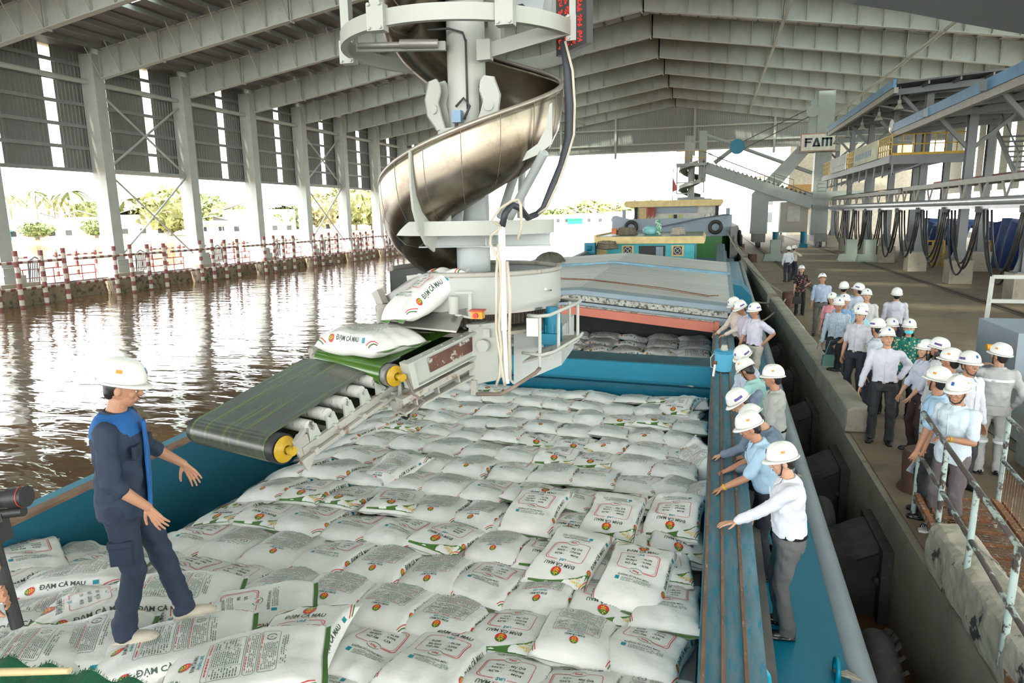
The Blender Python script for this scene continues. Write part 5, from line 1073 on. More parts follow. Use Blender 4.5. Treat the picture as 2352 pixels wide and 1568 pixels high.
t = thing('chute_hood', 'pale blue-grey inlet hood above the ring guard', 'hood', (cx + .6, 6.9, 5.4)); m = MB(); q = [atY(1160, 18, 6.9), atY(1200, 8, 6.9), atY(1242, 45, 6.9), atY(1250, 0, 6.9), atY(1250, -120, 6.9), atY(1160, -120, 6.9)]; m.prism(q, (0, 0, 0), (0, .5, 0)); m.build('plate', mat('hood_grey', (.42, .46, .47), .5), t)
m = MB(); q = [atY(1118, 0, 7.0), atY(1148, 0, 7.0), atY(1150, 100, 7.0), atY(1122, 95, 7.0)]; m.prism(q, (0, 0, 0), (0, .15, 0)); m.build('slotted_post', BOLT, t)
# skirt plate below the chute
t = thing('guard_skirt', 'curved pale guard skirt plate under the spiral chute', 'guard', (cx, YC, 3.2)); zs = 3.33
m = MB(); m.lathe([(.78, zs - .10), (.80, zs - .10), (.80, zs + .03), (.78, zs + .03)], 48, (cx + .02, YC, 0), 0, 205, 375); m.build('skirt', CREAM, t, 40)
m = MB(); q = [(-.72, -.38), (-.95, -.30), (-.75, -.34), (-.55, -.55)]
a = atY(920, 522, YC - .35); b = atY(985, 493, YC - .45); c = atY(1035, 493, YC - .62); d = atY(1035, 527, YC - .62); e = atY(985, 528, YC - .42); m.prism([a, b, c, d, e], (0, 0, 0), (0, .02, 0)); m.build('pointed_end', CREAM, t)
m = MB(); m.ibeam((cx - .45, YC - .3, zs - .16), (cx + .82, YC - .1, zs - .16), .12, .12, .012); m.ibeam((cx + .3, YC - .5, zs - .16), (cx + .3, YC + .6, zs - .16), .1, .1, .012); m.build('skirt_beam', mat('blueish_white', (.44, .48, .47)), t)
# turntable drum
t = thing('turntable_drum', 'round grey turntable drum catching sacks under the chute', 'drum', (cx, YC, 2.4)); RD = .87; zt = 2.88; zb = 2.55
m = MB(); m.lathe([(RD, zb), (RD + .012, zb), (RD + .012, zt), (RD, zt), (RD, zb)], 72, (cx, YC, 0), 0, -98, 190); m.build('wall', mat('drum_grey', (.42, .44, .41), .42, 0, .05, 2, col2=(.4, .3, .2), lo=.72, hi=.85), t, 40)
m = MB(); m.tube([(cx + RD * math.cos(R(-98 + 4 * i)), YC + RD * math.sin(R(-98 + 4 * i)), zt) for i in range(73)], .026, 8); m.build('rim_tube', CREAMD, t, True)
m = MB(); m.lathe([(0, zb + .01), (RD - .01, zb + .01), (RD - .01, zb - .03), (0, zb - .03)], 48, (cx, YC, 0)); m.build('floor', INOXP, t)
m = MB(); m.lathe([(.70, zb - .16), (.72, zb - .16), (.72, zb - .03)], 60, (cx, YC, 0), 0)
for i in range(90): a = 2 * PI * i / 90; m.bar((cx + .725 * math.cos(a), YC + .725 * math.sin(a), zb - .15), (cx + .725 * math.cos(a), YC + .725 * math.sin(a), zb - .05), .02, .025)
m.build('gear_ring', mat('greasy_gear', (.06, .045, .035), .5, .3, .3, 10), t)
m = MB(); m.lathe([(0, zb - .2), (.84, zb - .2), (.84, zb - .235), (0, zb - .235)], 48, (cx, YC, 0)); m.build('bed_plate', mat('dirty_bed', (.28, .25, .2), .8, 0, .2, 8, col2=(.5, .5, .45), lo=.55, hi=.65), t, 40)
# comb of vertical slats and chute mouth, facing the first belt
def A(px, py, y): return atY(px, py, y)
m = MB()
for i in range(6):
    f = i / 5; p = A(965 + 105 * f, 628 - 3 * f, 6.0 + .15 * f); q_ = A(965 + 105 * f, 665, 6.0 + .15 * f); m.bar(p, q_, .035, .03, up=(0, 1, 0))
m.bar(A(935, 640, 6.0), A(1080, 622, 6.15), .03, .06); m.build('comb', CREAM, t)
m = MB(); q = [A(870, 690, 5.85), A(935, 645, 5.95), A(965, 632, 5.98), A(965, 700, 5.9), A(910, 745, 5.8), A(885, 745, 5.8)]; m.prism(q, (0, 0, 0), (0, .015, 0)); m.build('mouth_side', INOXP, t)
m = MB(); m.bar(A(876, 700, 5.75), A(880, 742, 5.72), .1, .1); m.bar(A(866, 668, 5.8), A(880, 700, 5.78), .08, .08); m.build('mouth_post', CREAMD, t)
m = MB(); q = [A(890, 745, 5.6), A(1048, 760, 5.35), A(1075, 700, 5.8), A(930, 690, 6.0)]; m.add(q + [p - V((0, 0, .015)) for p in q], [(0, 1, 2, 3), (7, 6, 5, 4), (0, 4, 5, 1), (1, 5, 6, 2)]); m.build('slide_plate', INOXP, t)
m = MB(); p0_, p1_ = A(1042, 685, 5.6), A(1042, 720, 5.6); m.cyl(p0_ + V((0, 0, .02)), p1_, .045, n=14); m.bar(A(1045, 672, 5.6), A(1085, 672, 5.65), .015); m.bar(A(1080, 668, 5.65), A(1080, 730, 5.65), .03, .02); m.bar(A(1045, 722, 5.6), A(1085, 730, 5.65), .02); m.build('guide_roller', CREAM, t, 40)
# machine body under the table
t = thing('loader_body', 'pale grey machine body hanging below the turntable', 'machine', (cx, YC, 1.6)); BG = mat('body_grey', (.44, .47, .45), .45, 0, .05, 2)
m = MB(); q = [A(1180, 752, 6.2), A(1290, 752, 6.4), A(1290, 838, 6.4), A(1180, 885, 6.2)]; m.prism([p for p in q], (0, 0, 0), (-.05, .9, 0)); m.build('case', BG, t)
m = MB(); q = [A(1076, 748, 5.75), A(1142, 740, 5.75), A(1145, 872, 5.75), A(1078, 885, 5.75)]; m.prism(q, (0, 0, 0), (0, .45, 0)); q = [A(1070, 745, 5.7), A(1100, 745, 5.7), A(1100, 752, 5.7), A(1072, 752, 5.7)]; m.prism(q, (0, 0, 0), (0, .5, 0)); m.build('front_case', CREAM, t)
m = MB(); p = A(1112, 792, 5.73); m.cyl(p, p + V((0, -.05, 0)), .055, n=18); m.box(p.x + .0, p.x + .06, p.y - .03, p.y, p.z + .07, p.z + .15); m.build('cover_disc', CREAM, t, 40)
m = MB(); m.bar(A(1090, 872, 5.75), A(1090, 905, 5.75), .05, .05); m.bar(A(1060, 745, 6.0), A(1180, 880, 6.1), .02, .02); m.build('foot', CREAMD, t)
m = MB(); m.bar(A(895, 915, 5.2), A(950, 895, 5.5), .12, .12); m.bar(A(960, 885, 5.6), A(1080, 860, 5.9), .1, .1); m.build('lower_frame', CREAM, t)
p = A(1226, 748, 6.1); m = MB(); m.box(p.x - .055, p.x + .055, p.y - .06, p.y, p.z - .09, p.z + .08); m.build('white_box', WHITE, t)
m = MB(); c = A(1262, 790, 6.25); m.cyl(c + V((.03, 0, -.02)), c + V((.03, 0, .3)), .085, n=18)
for i in range(12): a = 2 * PI * i / 12; m.bar(c + V((.03 + .09 * math.cos(a), .09 * math.sin(a), 0)), c + V((.03 + .09 * math.cos(a), .09 * math.sin(a), .2)), .008)
m.cyl(c + V((.03, 0, .3)), c + V((.03, 0, .36)), .06, n=14); m.box(c.x - .05, c.x + .11, c.y - .13, c.y - .07, c.z + .02, c.z + .12); m.build('drive_motor', BLUEP, t, 40)
p = A(1097, 722, 5.5); m = MB(); m.box(p.x - .05, p.x + .05, p.y - .03, p.y + .05, p.z - .035, p.z + .025); m.build('stop_box', mat('stop_orange', (.75, .32, .02), .4), t); m = MB(); m.cyl(p + V((-.005, -.03, -.005)), p + V((-.005, -.055, -.005)), .022, n=12); m.box(p.x - .06, p.x + .06, p.y - .05, p.y + .06, p.z + .03, p.z + .042); m.build('stop_button', RED, t, 40)
# service cage on the quay side of the body
t = thing('service_cage', 'white tubular service cage on the quay side of the machine body', 'cage', (-1.4, 6.4, 2.2)); P = [(1210, 722, 5.6), (1305, 688, 6.4), (1330, 690, 6.7), (1322, 702, 6.4), (1290, 720, 5.9)]
m = MB(); m.tube([A(1213, 724, 5.7), A(1235, 726, 5.6), A(1262, 724, 5.65), A(1330, 694, 6.3), A(1334, 689, 6.45), A(1322, 688, 6.6), A(1290, 688, 6.9)], .016, 8); m.tube([A(1200, 810, 5.7), A(1245, 815, 5.6), A(1272, 808, 5.65), A(1332, 772, 6.3), A(1338, 765, 6.5)], .015, 8); m.build('rail', CREAM, t, True)
m = MB()
for (a, b, y) in (((1240, 726), (1240, 850), 5.62), ((1283, 715), (1283, 800), 5.85), ((1327, 695), (1327, 772), 6.3), ((1308, 690), (1308, 765), 6.75)): m.cyl(A(*a, y), A(*b, y), .015, n=8)
m.build('post', CREAM, t, 40)
m = MB(); q = [A(1285, 770, 6.6), A(1338, 768, 6.5), A(1325, 782, 6.2), A(1262, 812, 5.7), A(1200, 830, 5.8)]; m.prism(q, (0, 0, 0), (0, 0, -.02)); m.build('step_plate', CREAMD, t)
m = MB(); m.tube([A(1240, 845, 5.62), A(1230, 856, 5.5), A(1170, 895, 5.3), A(1150, 905, 5.2), A(1095, 905, 5.3)], .016, 8); m.build('bump_rail', mat('scuffed_rail', (.20, .15, .12), .6, 0, .3, 6), t, True)
# ---- cable riser
t = thing('cable_riser', 'white cable conduit and pale hoses rising in front of the drum', 'conduit', (cx + .3, 5.55, 2)); yk = 5.45
m = MB(); m.cyl(A(1158, 758, yk), A(1152, 520, yk), .03, n=12); m.cyl(A(1165, 880, yk), A(1158, 750, yk), .022, n=10); m.build('conduit', WHITE, t, 40)
HP = mat('pale_hose', (.55, .50, .40), .6)
for pts in ([(1152, 522), (1128, 540), (1126, 560), (1148, 600), (1152, 660), (1146, 750), (1152, 800), (1148, 860), (1140, 885)], [(1150, 520), (1130, 505), (1150, 478), (1175, 462), (1190, 458), (1196, 470), (1198, 520), (1190, 550)], [(1165, 600), (1172, 680), (1170, 760), (1172, 870)], [(1145, 560), (1140, 640), (1140, 760), (1155, 860), (1160, 885)]):
    m = MB(); m.tube([A(x, y, yk - .02 - .01 * (i % 2)) for i, (x, y) in enumerate(pts)], .013, 7); m.build('hose', HP, t, True)
t = thing('cable_bundle', 'thick black cable bundle sagging from the display to the cable riser', 'cable', (cx + 1.1, 6.2, 3.4)); CB = mat('black_sleeve', (.035, .04, .05), .5)
m = MB(); m.tube([A(1290, 95, 6.3), A(1303, 160, 6.3), A(1308, 230, 6.3), A(1306, 320, 6.25), A(1290, 380, 6.2), A(1270, 430, 6.15), A(1248, 478, 6.1), A(1232, 492, 6.1)], [.02, .035, .045, .04, .038, .042, .03, .025], 10); m.build('sleeve', CB, t, True)
m = MB(); m.tube([A(1298, 95, 6.3), A(1315, 162, 6.28), A(1320, 240, 6.28), A(1318, 310, 6.24), A(1300, 370, 6.18), A(1282, 420, 6.13), A(1255, 478, 6.08), A(1230, 495, 6.08)], .012, 6); m.build('grey_cable', HP, t, True)
m = MB(); m.tube([A(1232, 492, 6.1), A(1212, 500, 5.9), A(1195, 478, 5.6), A(1175, 470, 5.5), A(1160, 490, 5.45), A(1153, 520, 5.45)], .028, 10); m.build('loop', CB, t, True)
for px_, py_, y in ((1309, 260, 6.27), (1304, 325, 6.25), (1288, 385, 6.2), (1270, 430, 6.15)): pass
# ---- belts
def beltfit(name, lab, hub, left, far, z, matl, Lf, thick=.13, clip=0.0):
    P1 = atZ(*hub, z); P3 = atZ(*left, z); wv = P3 - P1; rr = ray(*far); o_ = V((0, 0, H)); tt = wv.dot(P1 - o_) / wv.dot(rr); P2 = o_ + rr * tt
    W_ = wv.length; ex = wv.normalized(); ey = (P2 - P1).normalized(); ez = ex.cross(ey) * -1
    if ez.z < 0: ez = -ez
    M_ = Matrix(((ex.x, ey.x, ez.x, P1.x), (ex.y, ey.y, ez.y, P1.y), (ex.z, ey.z, ez.z, P1.z), (0, 0, 0, 1)))
    return M_, W_, (P2 - P1).length
MB_, WB, LB = beltfit('b', '', (648, 1030), (455, 985), (872, 878), 1.75, None, 1)
MA_, WA, LA = beltfit('a', '', (903, 862), (735, 822), (1075, 778), 2.1, None, 1)
def beltmesh(M_, W_, L_, r_, m):
    def f(u, v):   # closed loop round two rollers
        s = u * (2 * L_ + 2 * PI * r_)
        if s < L_: y, z = s, r_
        elif s < L_ + PI * r_: a = (s - L_) / r_; y, z = L_ + r_ * math.sin(a), r_ * math.cos(a)
        elif s < 2 * L_ + PI * r_: y, z = L_ - (s - L_ - PI * r_), -r_
        else: a = (s - 2 * L_ - PI * r_) / r_; y, z = -r_ * math.sin(a), -r_ * math.cos(a)
        return V((.06 + v * (W_ - .12), y, z))
    m.grid(f, 80, 6, cu=True)
LB2 = LB + .02
t = thing('lower_belt_conveyor', 'lower conveyor with scuffed dark green belt and yellow end roller', 'conveyor', M=MB_)
m = MB(MB_); beltmesh(MB_, WB, LB2, .115, m); o = m.build('belt', BELT, t, True)
m = MB(MB_); m.cyl((-.01, 0, 0), (WB, 0, 0), .105, n=28); m.cyl((-.02, 0, 0), (.07, 0, 0), .113, n=28); m.build('end_roller', BLACK, t, 40)
m = MB(MB_); m.lathe([(.0, .0), (.03, .0), (.035, .03), (.06, .015), (.092, .008), (.1, 0)], 28, (-.03, 0, 0), T=Matrix.Rotation(-PI / 2, 4, 'Y')); m.cyl((-.10, 0, 0), (-.03, 0, 0), .022, n=14); m.cyl((-.12, 0, 0), (-.085, 0, 0), .036, n=16); m.build('yellow_hub', HUB, t, 40)
m = MB(MB_); m.bar((-.05, .12, -.09), (-.05, LB2 + .1, -.09), .04, .07); m.bar((WB + .02, .1, -.09), (WB + .02, LB2, -.09), .03, .07); m.bar((-.10, .05, -.13), (-.10, LB2, -.13), .03, .03)
for i in range(4): m.bar((-.12, .2 + i * .27, -.12), (WB + .03, .2 + i * .27, -.12), .04, .05)
m.prism([(-.04, .05, .0), (-.04, .12, .06), (-.04, .2, .02), (-.04, .2, -.2), (-.04, .12, -.26)], (0, 0, 0), (-.02, 0, 0)); m.bar((-.13, .02, .06), (-.09, .16, .08), .03); m.build('side_frame', CREAMD, t)
for i in range(5):
    y = .27 + i * (LB2 - .15) / 5; m = MB(MB_); rr_ = .052 if i < 4 else .06; m.cyl((-.02, y, .035), (WB - .05, y, .035), rr_, n=18); ro = m.build('carrier_roller', mat('roller_white', (.58, .58, .53), .4, 0, .1, 4, col2=(.08, .08, .08), lo=.58, hi=.64, stretch=(6, 1, 1)), t, 40)
    m = MB(MB_); m.prism([(-.055, y - .06, -.06), (-.055, y + .06, -.06), (-.055, y + .04, .05), (-.055, y, .01), (-.055, y - .04, .05)], (0, 0, 0), (.02, 0, 0)); m.cyl((-.08, y, -.05), (-.05, y, -.05), .015, n=6); m.build('roller_bracket', CREAM, t)
m = MB(MB_); m.tube([(-.06, LB2 + .05, .02), (-.12, LB2 + .1, .0), (-.14, LB2 + .05, -.12), (-.12, LB2 + .02, -.2)], .02, 8); m.box(-.2, -.08, LB2 - .03, LB2 + .06, -.26, -.16); m.tube([(-.14, LB2 + .2, .0), (-.2, LB2 + .12, -.16), (-.24, LB2 - .02, -.28), (-.2, LB2 - .08, -.26)], .01, 6); m.build('hinge_block', CREAMD, t, 40)
m = MB(MB_ @ Matrix.Translation((-.2, LB2 - .02, -.28))); m.tube([(.045 * math.cos(a), .0, .045 * math.sin(a)) for a in [2 * PI * i / 14 for i in range(14)]], .009, 6, closed=True); m.tube([(.05 * math.cos(a), .012, .04 * math.sin(a)) for a in [2 * PI * i / 14 for i in range(14)]], .008, 6, closed=True); m.build('cable_coil', BLACK, t, True)
t = thing('upper_belt_conveyor', 'upper conveyor with bright green belt running out from the turntable', 'conveyor', M=MA_); LA2 = LA + .25
m = MB(MA_); beltmesh(MA_, WA, LA2, .105, m); m.build('belt', BELT2, t, True)
m = MB(MA_); m.cyl((-.01, 0, 0), (WA, 0, 0), .097, n=28); m.build('end_roller', mat('knurled', (.22, .22, .2), .5, .3, .3, 30), t, 40)
m = MB(MA_); m.lathe([(.0, .0), (.03, .0), (.035, .03), (.06, .015), (.085, .008), (.09, 0)], 28, (-.03, 0, 0), T=Matrix.Rotation(-PI / 2, 4, 'Y')); m.cyl((-.12, 0, 0), (-.03, 0, 0), .02, n=14); m.cyl((-.14, 0, 0), (-.10, 0, 0), .034, n=14); m.build('yellow_hub', HUB, t, 40)
m = MB(MA_); m.ibeam((-.10, .1, -.02), (-.10, LA2, -.02), .10, .22, .012, up=(0, 0, 1)); m.box(-.16, -.04, .06, .12, -.13, .1)
m.build('side_beam', CREAM, t); m = MB(MA_); m.ibeam((WA + .05, .1, -.02), (WA + .05, LA2, -.02), .08, .2, .012); m.build('side_beam', CREAM, t)
m = MB(MA_)
for i in range(9): m.cyl((-.12 + .03 * (i % 2), .14 + i * LA2 / 9.5, .09), (-.12 + .03 * (i % 2), .14 + i * LA2 / 9.5, .105), .012, n=6)
m.build('bolt_head', BOLT, t)
m = MB(MA_); m.box(-.115, -.112, .30, LA2 - .1, -.08, .05); m.build('bare_patch', mat('bare_rust', (.13, .06, .04), .7, 0, .3, 4, col2=(.5, .49, .44), lo=.55, hi=.6), t)
m = MB(MA_); m.bar((-.08, -.05, -.2), (-.08, LA2, -.2), .1, .05)
for i in range(4): m.bar((-.08, .1 + i * .25, -.3), (-.08, .1 + i * .25, -.2), .06, .015)
m.bar((-.08, -.05, -.31), (-.08, LA2, -.31), .1, .02); m.build('under_beam', CREAMD, t); m = MB(MA_); m.box(WA - .02, WA + .08, -.06, .1, -.05, .12); m.build('end_block', CREAMD, t)
m = MB(MA_); m.tube([(-.15, .02, -.02), (-.2, .02, -.15), (-.22, .1, -.24), (-.2, -.05, -.30), (-.24, -.1, -.33)], .012, 6); m.build('cable', mat('taupe_cable', (.18, .15, .12), .6), t, True)
# sacks riding on the machine
def msack(M, kind, lab, var=0): sack(M, kind, lab, 'sacks on the loader', var)
c = atY(858, 790, 5.62); msack(Matrix.Translation(MA_ @ V((WA * .47, .20, .118))) @ Matrix.Rotation(R(66), 4, 'Z') @ Matrix.Rotation(R(-3), 4, 'X') @ Matrix.Diagonal((1.05, 1.05, 1.7, 1)), 'back', 'white sack riding on the bright green belt')
p = atY(978, 690, 5.75); msack(Matrix.Translation(p) @ Matrix.Rotation(R(-32), 4, 'Z') @ Matrix.Rotation(R(30), 4, 'X') @ Matrix.Rotation(R(-8), 4, 'Y') @ Matrix.Diagonal((.95, .85, 1.6, 1)), 'front', 'white sack tipping out of the turntable mouth', 1)
msack(Matrix.Translation((cx + .38, YC - .15, zb + .12)) @ Matrix.Rotation(R(100), 4, 'Z') @ Matrix.Rotation(R(6), 4, 'Y'), 'front', 'white sack lying in the turntable drum behind the hoses', 0)
# near crane arch above the camera
def arch(u, v):
    x = 1.75 + 4.0 * u; y = 2.9 + 2.5 * v; return V((x, y, 3.4 + 1.50 - .085 * (x - 1.75) ** 1.5 * 1.0 - .0 * v + .22 * v))
q = [atY(1830, -30, 2.2), atY(1960, 10, 2.2), atY(2080, 28, 2.2), atY(2200, 52, 2.2), atY(2300, 70, 2.2), atY(2420, 90, 2.2), atY(2420, -200, 2.2), atY(1830, -200, 2.2)]
m = MB(); m.prism(q, (0, 0, 0), (0, -.6, 0)); tag(m.build('crane_arch_plate', mat('arch_grey', (.17, .18, .18), .6, 0, .05, 2)), 'smooth dark grey arched plate of the near crane overhead at the upper corner', 'plate')
# ================================================================ people
SKINS = [mat('skin_a', (.44, .22, .13), .5, 0, .05, 8), mat('skin_b', (.55, .31, .20), .5, 0, .05, 8), mat('skin_c', (.33, .16, .09), .5, 0, .05, 8)]
HAIR = mat('black_hair', (.012, .010, .010), .45, 0, .3, 40); SHOE = mat('black_leather', (.012, .012, .013), .25); EYEW = mat('eye_white', (.7, .68, .65), .3); LIP = mat('lip', (.36, .12, .09), .5)
HATM = mat('helmet_white', (.80, .80, .76), .18, 0, .01, 2); LOGO = mat('logo_blue', (.02, .10, .32), .4); LOGO2 = mat('logo_orange', (.75, .28, .03), .4); LOGO3 = mat('logo_purple', (.10, .05, .25), .4)
WT = bpy.data.textures.new('folds', 'CLOUDS'); WT.noise_scale = .09; WT.noise_depth = 2
WT2 = bpy.data.textures.new('big_folds', 'CLOUDS'); WT2.noise_scale = .10; WT2.noise_depth = 1
def capsule(m, a, b, ra, rb, n=14):
    a, b = V(a), V(b); m.cyl(a, b, ra, rb, n=n); m.ell(a, ra, n, 8); m.ell(b, rb, n, 8)
def loft(m, secs, n=20):
    """secs: (centre, half width, half depth) rings stacked upward"""
    vs = []
    for c, rx, ry in secs:
        c = V(c)
        for j in range(n):
            a = 2 * PI * j / n; ca, sa = math.cos(a), math.sin(a)
            vs.append(c + V((rx * math.copysign(abs(ca) ** .85, ca), ry * math.copysign(abs(sa) ** .85, sa), 0)))
    k = len(secs); fs = [(i * n + j, i * n + (j + 1) % n, (i + 1) * n + (j + 1) % n, (i + 1) * n + j) for i in range(k - 1) for j in range(n)]
    m.add(vs, fs + [tuple(range(n))[::-1], tuple(range((k - 1) * n, k * n))])
def blob(name, m, mt, parent, vox, disp=0, tex=None, sm=2, mats=None):
    o = m.build(name, mt, parent); r = o.modifiers.new('r', 'REMESH'); r.mode = 'VOXEL'; r.voxel_size = vox; r.use_smooth_shade = True
    s = o.modifiers.new('s', 'SMOOTH'); s.factor = .5; s.iterations = sm
    if disp: d = o.modifiers.new('d', 'DISPLACE'); d.texture = tex or WT; d.texture_coords = 'LOCAL'; d.strength = disp; d.mid_level = .5
    return o
def helmet_mesh():
    m = MB()
    def f(u, v):
        a = 2 * PI * u; b = PI / 2 * v; c, s = math.cos(b), math.sin(b); e = c ** .75
        rid = .006 * math.exp(-(math.cos(a) * c * 9) ** 2) * s
        return V((.108 * e * math.cos(a), .131 * e * math.sin(a) , .132 * s ** .95 + rid))
    m.grid(f, 36, 12, cu=True)
    def br(u, v):
        a = 2 * PI * u; fr = max(0, math.sin(a)); ex = (.009 + .030 * fr ** 3) * v
        return V(((.108 + ex) * math.cos(a), (.131 + ex * 1.0) * math.sin(a), -.003 - .010 * v * (1 + fr)))
    m.grid(br, 36, 2, cu=True)
    me = m.build('hard_hat', HATM, smooth=True, origin=(0, 0, 0)); s = me.modifiers.new('t', 'SOLIDIFY'); s.thickness = .004
    m = MB()
    def pt(a, b, o_=.003): c, s_ = math.cos(b), math.sin(b); e = c ** .75; return V(((.108 * e + o_) * math.cos(a), (.131 * e + o_) * math.sin(a), .132 * s_ ** .95 + .0015))
    def patch(a0, a1, b0, b1, mi): 
        for i in range(4):
            for j in range(3):
                A_ = lambda t: R(a0 + (a1 - a0) * t / 4); B_ = lambda t: R(b0 + (b1 - b0) * t / 3)
                m.add([pt(A_(i), B_(j)), pt(A_(i + 1), B_(j)), pt(A_(i + 1), B_(j + 1)), pt(A_(i), B_(j + 1))], [(0, 1, 2, 3)], mi)
    patch(82, 98, 24, 42, 0); return me, m, patch
HAT0, _m, _patch = helmet_mesh()
badge_front = _m.build('badge', [LOGO, LOGO2, LOGO3], origin=(0, 0, 0)); C.objects.unlink(badge_front)
_m.v.clear(); _m.f.clear(); _m.m.clear(); _patch(-20, 24, 13, 26, 2); _patch(156, 200, 13, 26, 2); badge_side = _m.build('side_lettering', [LOGO, LOGO2, LOGO3], origin=(0, 0, 0)); C.objects.unlink(badge_side)
_m.v.clear(); _m.f.clear(); _m.m.clear(); _patch(-8, 8, 26, 36, 1); _patch(172, 188, 26, 36, 1); badge_or = _m.build('side_emblem', [LOGO, LOGO2, LOGO3], origin=(0, 0, 0)); C.objects.unlink(badge_or)
C.objects.unlink(HAT0)
def ik(a, t, l1, l2, pole):
    a, t = V(a), V(t); d = t - a; L_ = min(d.length, (l1 + l2) * .998); dn = d.normalized(); x = (l1 * l1 - l2 * l2 + L_ * L_) / (2 * L_); h = math.sqrt(max(0, l1 * l1 - x * x))
    p = V(pole); p = (p - dn * p.dot(dn)).normalized(); return a + dn * x + p * h, a + dn * L_
def hand(m, wr, d, nrm_, side, curl=.5, s=1.0, spread=.12):
    """palm and five fingers from the wrist wr along d, palm facing nrm_"""
    d = V(d).normalized(); n_ = V(nrm_); n_ = (n_ - d * n_.dot(d)).normalized(); x = d.cross(n_) * side; wr = V(wr)
    L_ = .085 * s
    for i in range(4): q = wr + x * (-.026 + .0175 * i) * s; capsule(m, q * .35 + (wr) * .65 + d * .008, q + d * L_, .0135 * s, .0115 * s, 8)
    for i, fl in enumerate((.034, .039, .036, .028)):
        p = wr + x * (-.027 + .018 * (3 - i) if True else 0) * s + d * L_; dd = d; ang = curl
        off = (1.5 - i) * spread
        dd = (d + x * off).normalized()
        for k in range(3):
            seg = fl * (1, .72, .55)[k] * s; ax = dd.cross(n_)
            dd = (dd * math.cos(ang * .55) + n_ * math.sin(ang * .55)).normalized(); q = p + dd * seg; capsule(m, p, q, (.0092 - .001 * k) * s, (.0086 - .001 * k) * s, 8); p = q
    p = wr + x * .028 * s + d * .018; dd = (d * .75 + x * .8 + n_ * .25).normalized()
    for k in range(3): q = p + dd * (.036, .028, .022)[k] * s; capsule(m, p, q, (.0135, .0105, .009)[k] * s, (.0108, .0092, .0078)[k] * s, 8); p = q; dd = (dd + d * .35 + n_ * .15 * curl).normalized()
def person(label, x, y, z, face, top='short', shirt=(.55, .62, .7), pants=(.03, .03, .035), skin=0, hs=1.0, hd=(0, 0), lean=0.0, hl=None, hr=None, feet=((-.10, 0, 0), (.11, .03, 0)), sex='m', hat='front', curl=.5, vox=1.0, belt=True, tuck=True, turn=0, strap=False, build=1.0, hname='navy', M=None, extra=None, shoes='leather', hdr=None, hdl=None, mask=False, specs=False, pat=None, name='person', extra_skip=False):
    """face: heading in degrees (0 looks along +Y, 90 toward -X). Arms: hand targets in body space, metres."""
    Mb = (M or Matrix.Translation((x, y, z))) @ Matrix.Rotation(R(face), 4, 'Z') @ Matrix.Scale(hs, 4)
    Mo = (M or Matrix.Translation((x, y, z))) @ Matrix.Rotation(R(face), 4, 'Z')
    t = thing(name, label, 'person', M=Mo)
    sk = SKINS[skin]; pel = V((0, 0, .90)); T = Matrix.Translation(pel) @ Matrix.Rotation(-lean, 4, 'X') @ Matrix.Rotation(R(turn), 4, 'Z') @ Matrix.Translation(-pel)
    bw = build; sw = (.175 if sex == 'm' else .150)
    neck = T @ V((0, -.01, 1.40)); Hm = Matrix.Translation(T @ V((0, .0, 1.44))) @ T.to_3x3().to_4x4() @ Matrix.Rotation(R(hd[0]), 4, 'Z') @ Matrix.Rotation(R(hd[1] + 7), 4, 'X') @ Matrix.Rotation(lean * .35, 4, 'X')
    sh = [T @ V((s * sw, -.01, 1.335)) for s in (-1, 1)]
    tg = []
    for i, h_ in enumerate((hl, hr)):
        s = -1 if i == 0 else 1
        if h_ is None: h_ = (s * (sw + .07), .06, .80)
        if h_ == 'hip': h_ = (s * .19, -.05, .98)
        if h_ == 'back': h_ = (s * .05, -.17, .90)
        if h_ == 'front': h_ = (s * .05, .17, .88)
        if h_ == 'chin': h_ = (s * .06, .13, 1.42)
        tg.append(V(h_))
    arms = []
    for i in (0, 1):
        s = -1 if i == 0 else 1; el, wrx = ik(sh[i], tg[i], .275, .245, V((s * .55, -.75, -.25)) if tg[i].y > -.1 else V((s * 1, -.2, 0))); arms.append((sh[i], el, wrx))
    hips = [V((s * .088, 0, .88)) for s in (-1, 1)]; legs = []
    for i in (0, 1):
        kn, an = ik(hips[i], V(feet[i]) + V((0, -.02, .085)), .41, .40, V(((-.15, .15)[i], 1, .1))); legs.append((hips[i], kn, an))
    v_ = .0062 * vox
    # ---- body: one continuous surface
    m = MB(Mb)
    def tm(fn): mm = MB(Mb @ T); fn(mm); m.v += mm.v; n0 = len(m.v) - len(mm.v); m.f += [tuple(i + n0 for i in f) for f in mm.f]; m.m += mm.m
    def torso(mm, e=0.0, z0=.86, z1=1.40, full=True):
        w = bw; secs = [((0, .0, z0), .150 * w + e, .105 * w + e), ((0, .0, .93), .150 * w + e, .112 * w + e), ((0, .005, 1.03), .135 * w + e, .10 * w + e + (.02 * (w - 1) * 5 if w > 1 else 0)), ((0, .0, 1.15), .148 * w + e, .105 * w + e), ((0, -.0, 1.26), .162 * w + e, .11 * w + e), ((0, -.01, 1.33), .165 * w + e, .095 * w + e), ((0, -.015, 1.375), .125 * w + e, .075 + e), ((0, -.015, 1.40), .065 + e, .06 + e)]
        if sex == 'f': secs = [(c, rx * .88, ry * (1.08 if c[2] in (1.26,) else .92)) for c, rx, ry in secs]
        secs = [q for q in secs if q[0][2] >= z0 - 1e-6]; loft(mm, secs)
    tm(lambda mm: torso(mm, -.012))
    capsule(m, neck, Hm @ V((0, 0, .03)), .056 if sex == 'm' else .046, .052 if sex == 'm' else .044)
    mm = MB(Mb @ Hm)   # head: origin at the neck top, skull centre .105 above
    mm.ell((0, .005, .125), (.074, .092, .098), 20, 14); mm.ell((0, .030, .07), (.056, .062, .065), 16, 10); mm.ell((0, .05, .035), (.032, .035, .026), 12, 8)
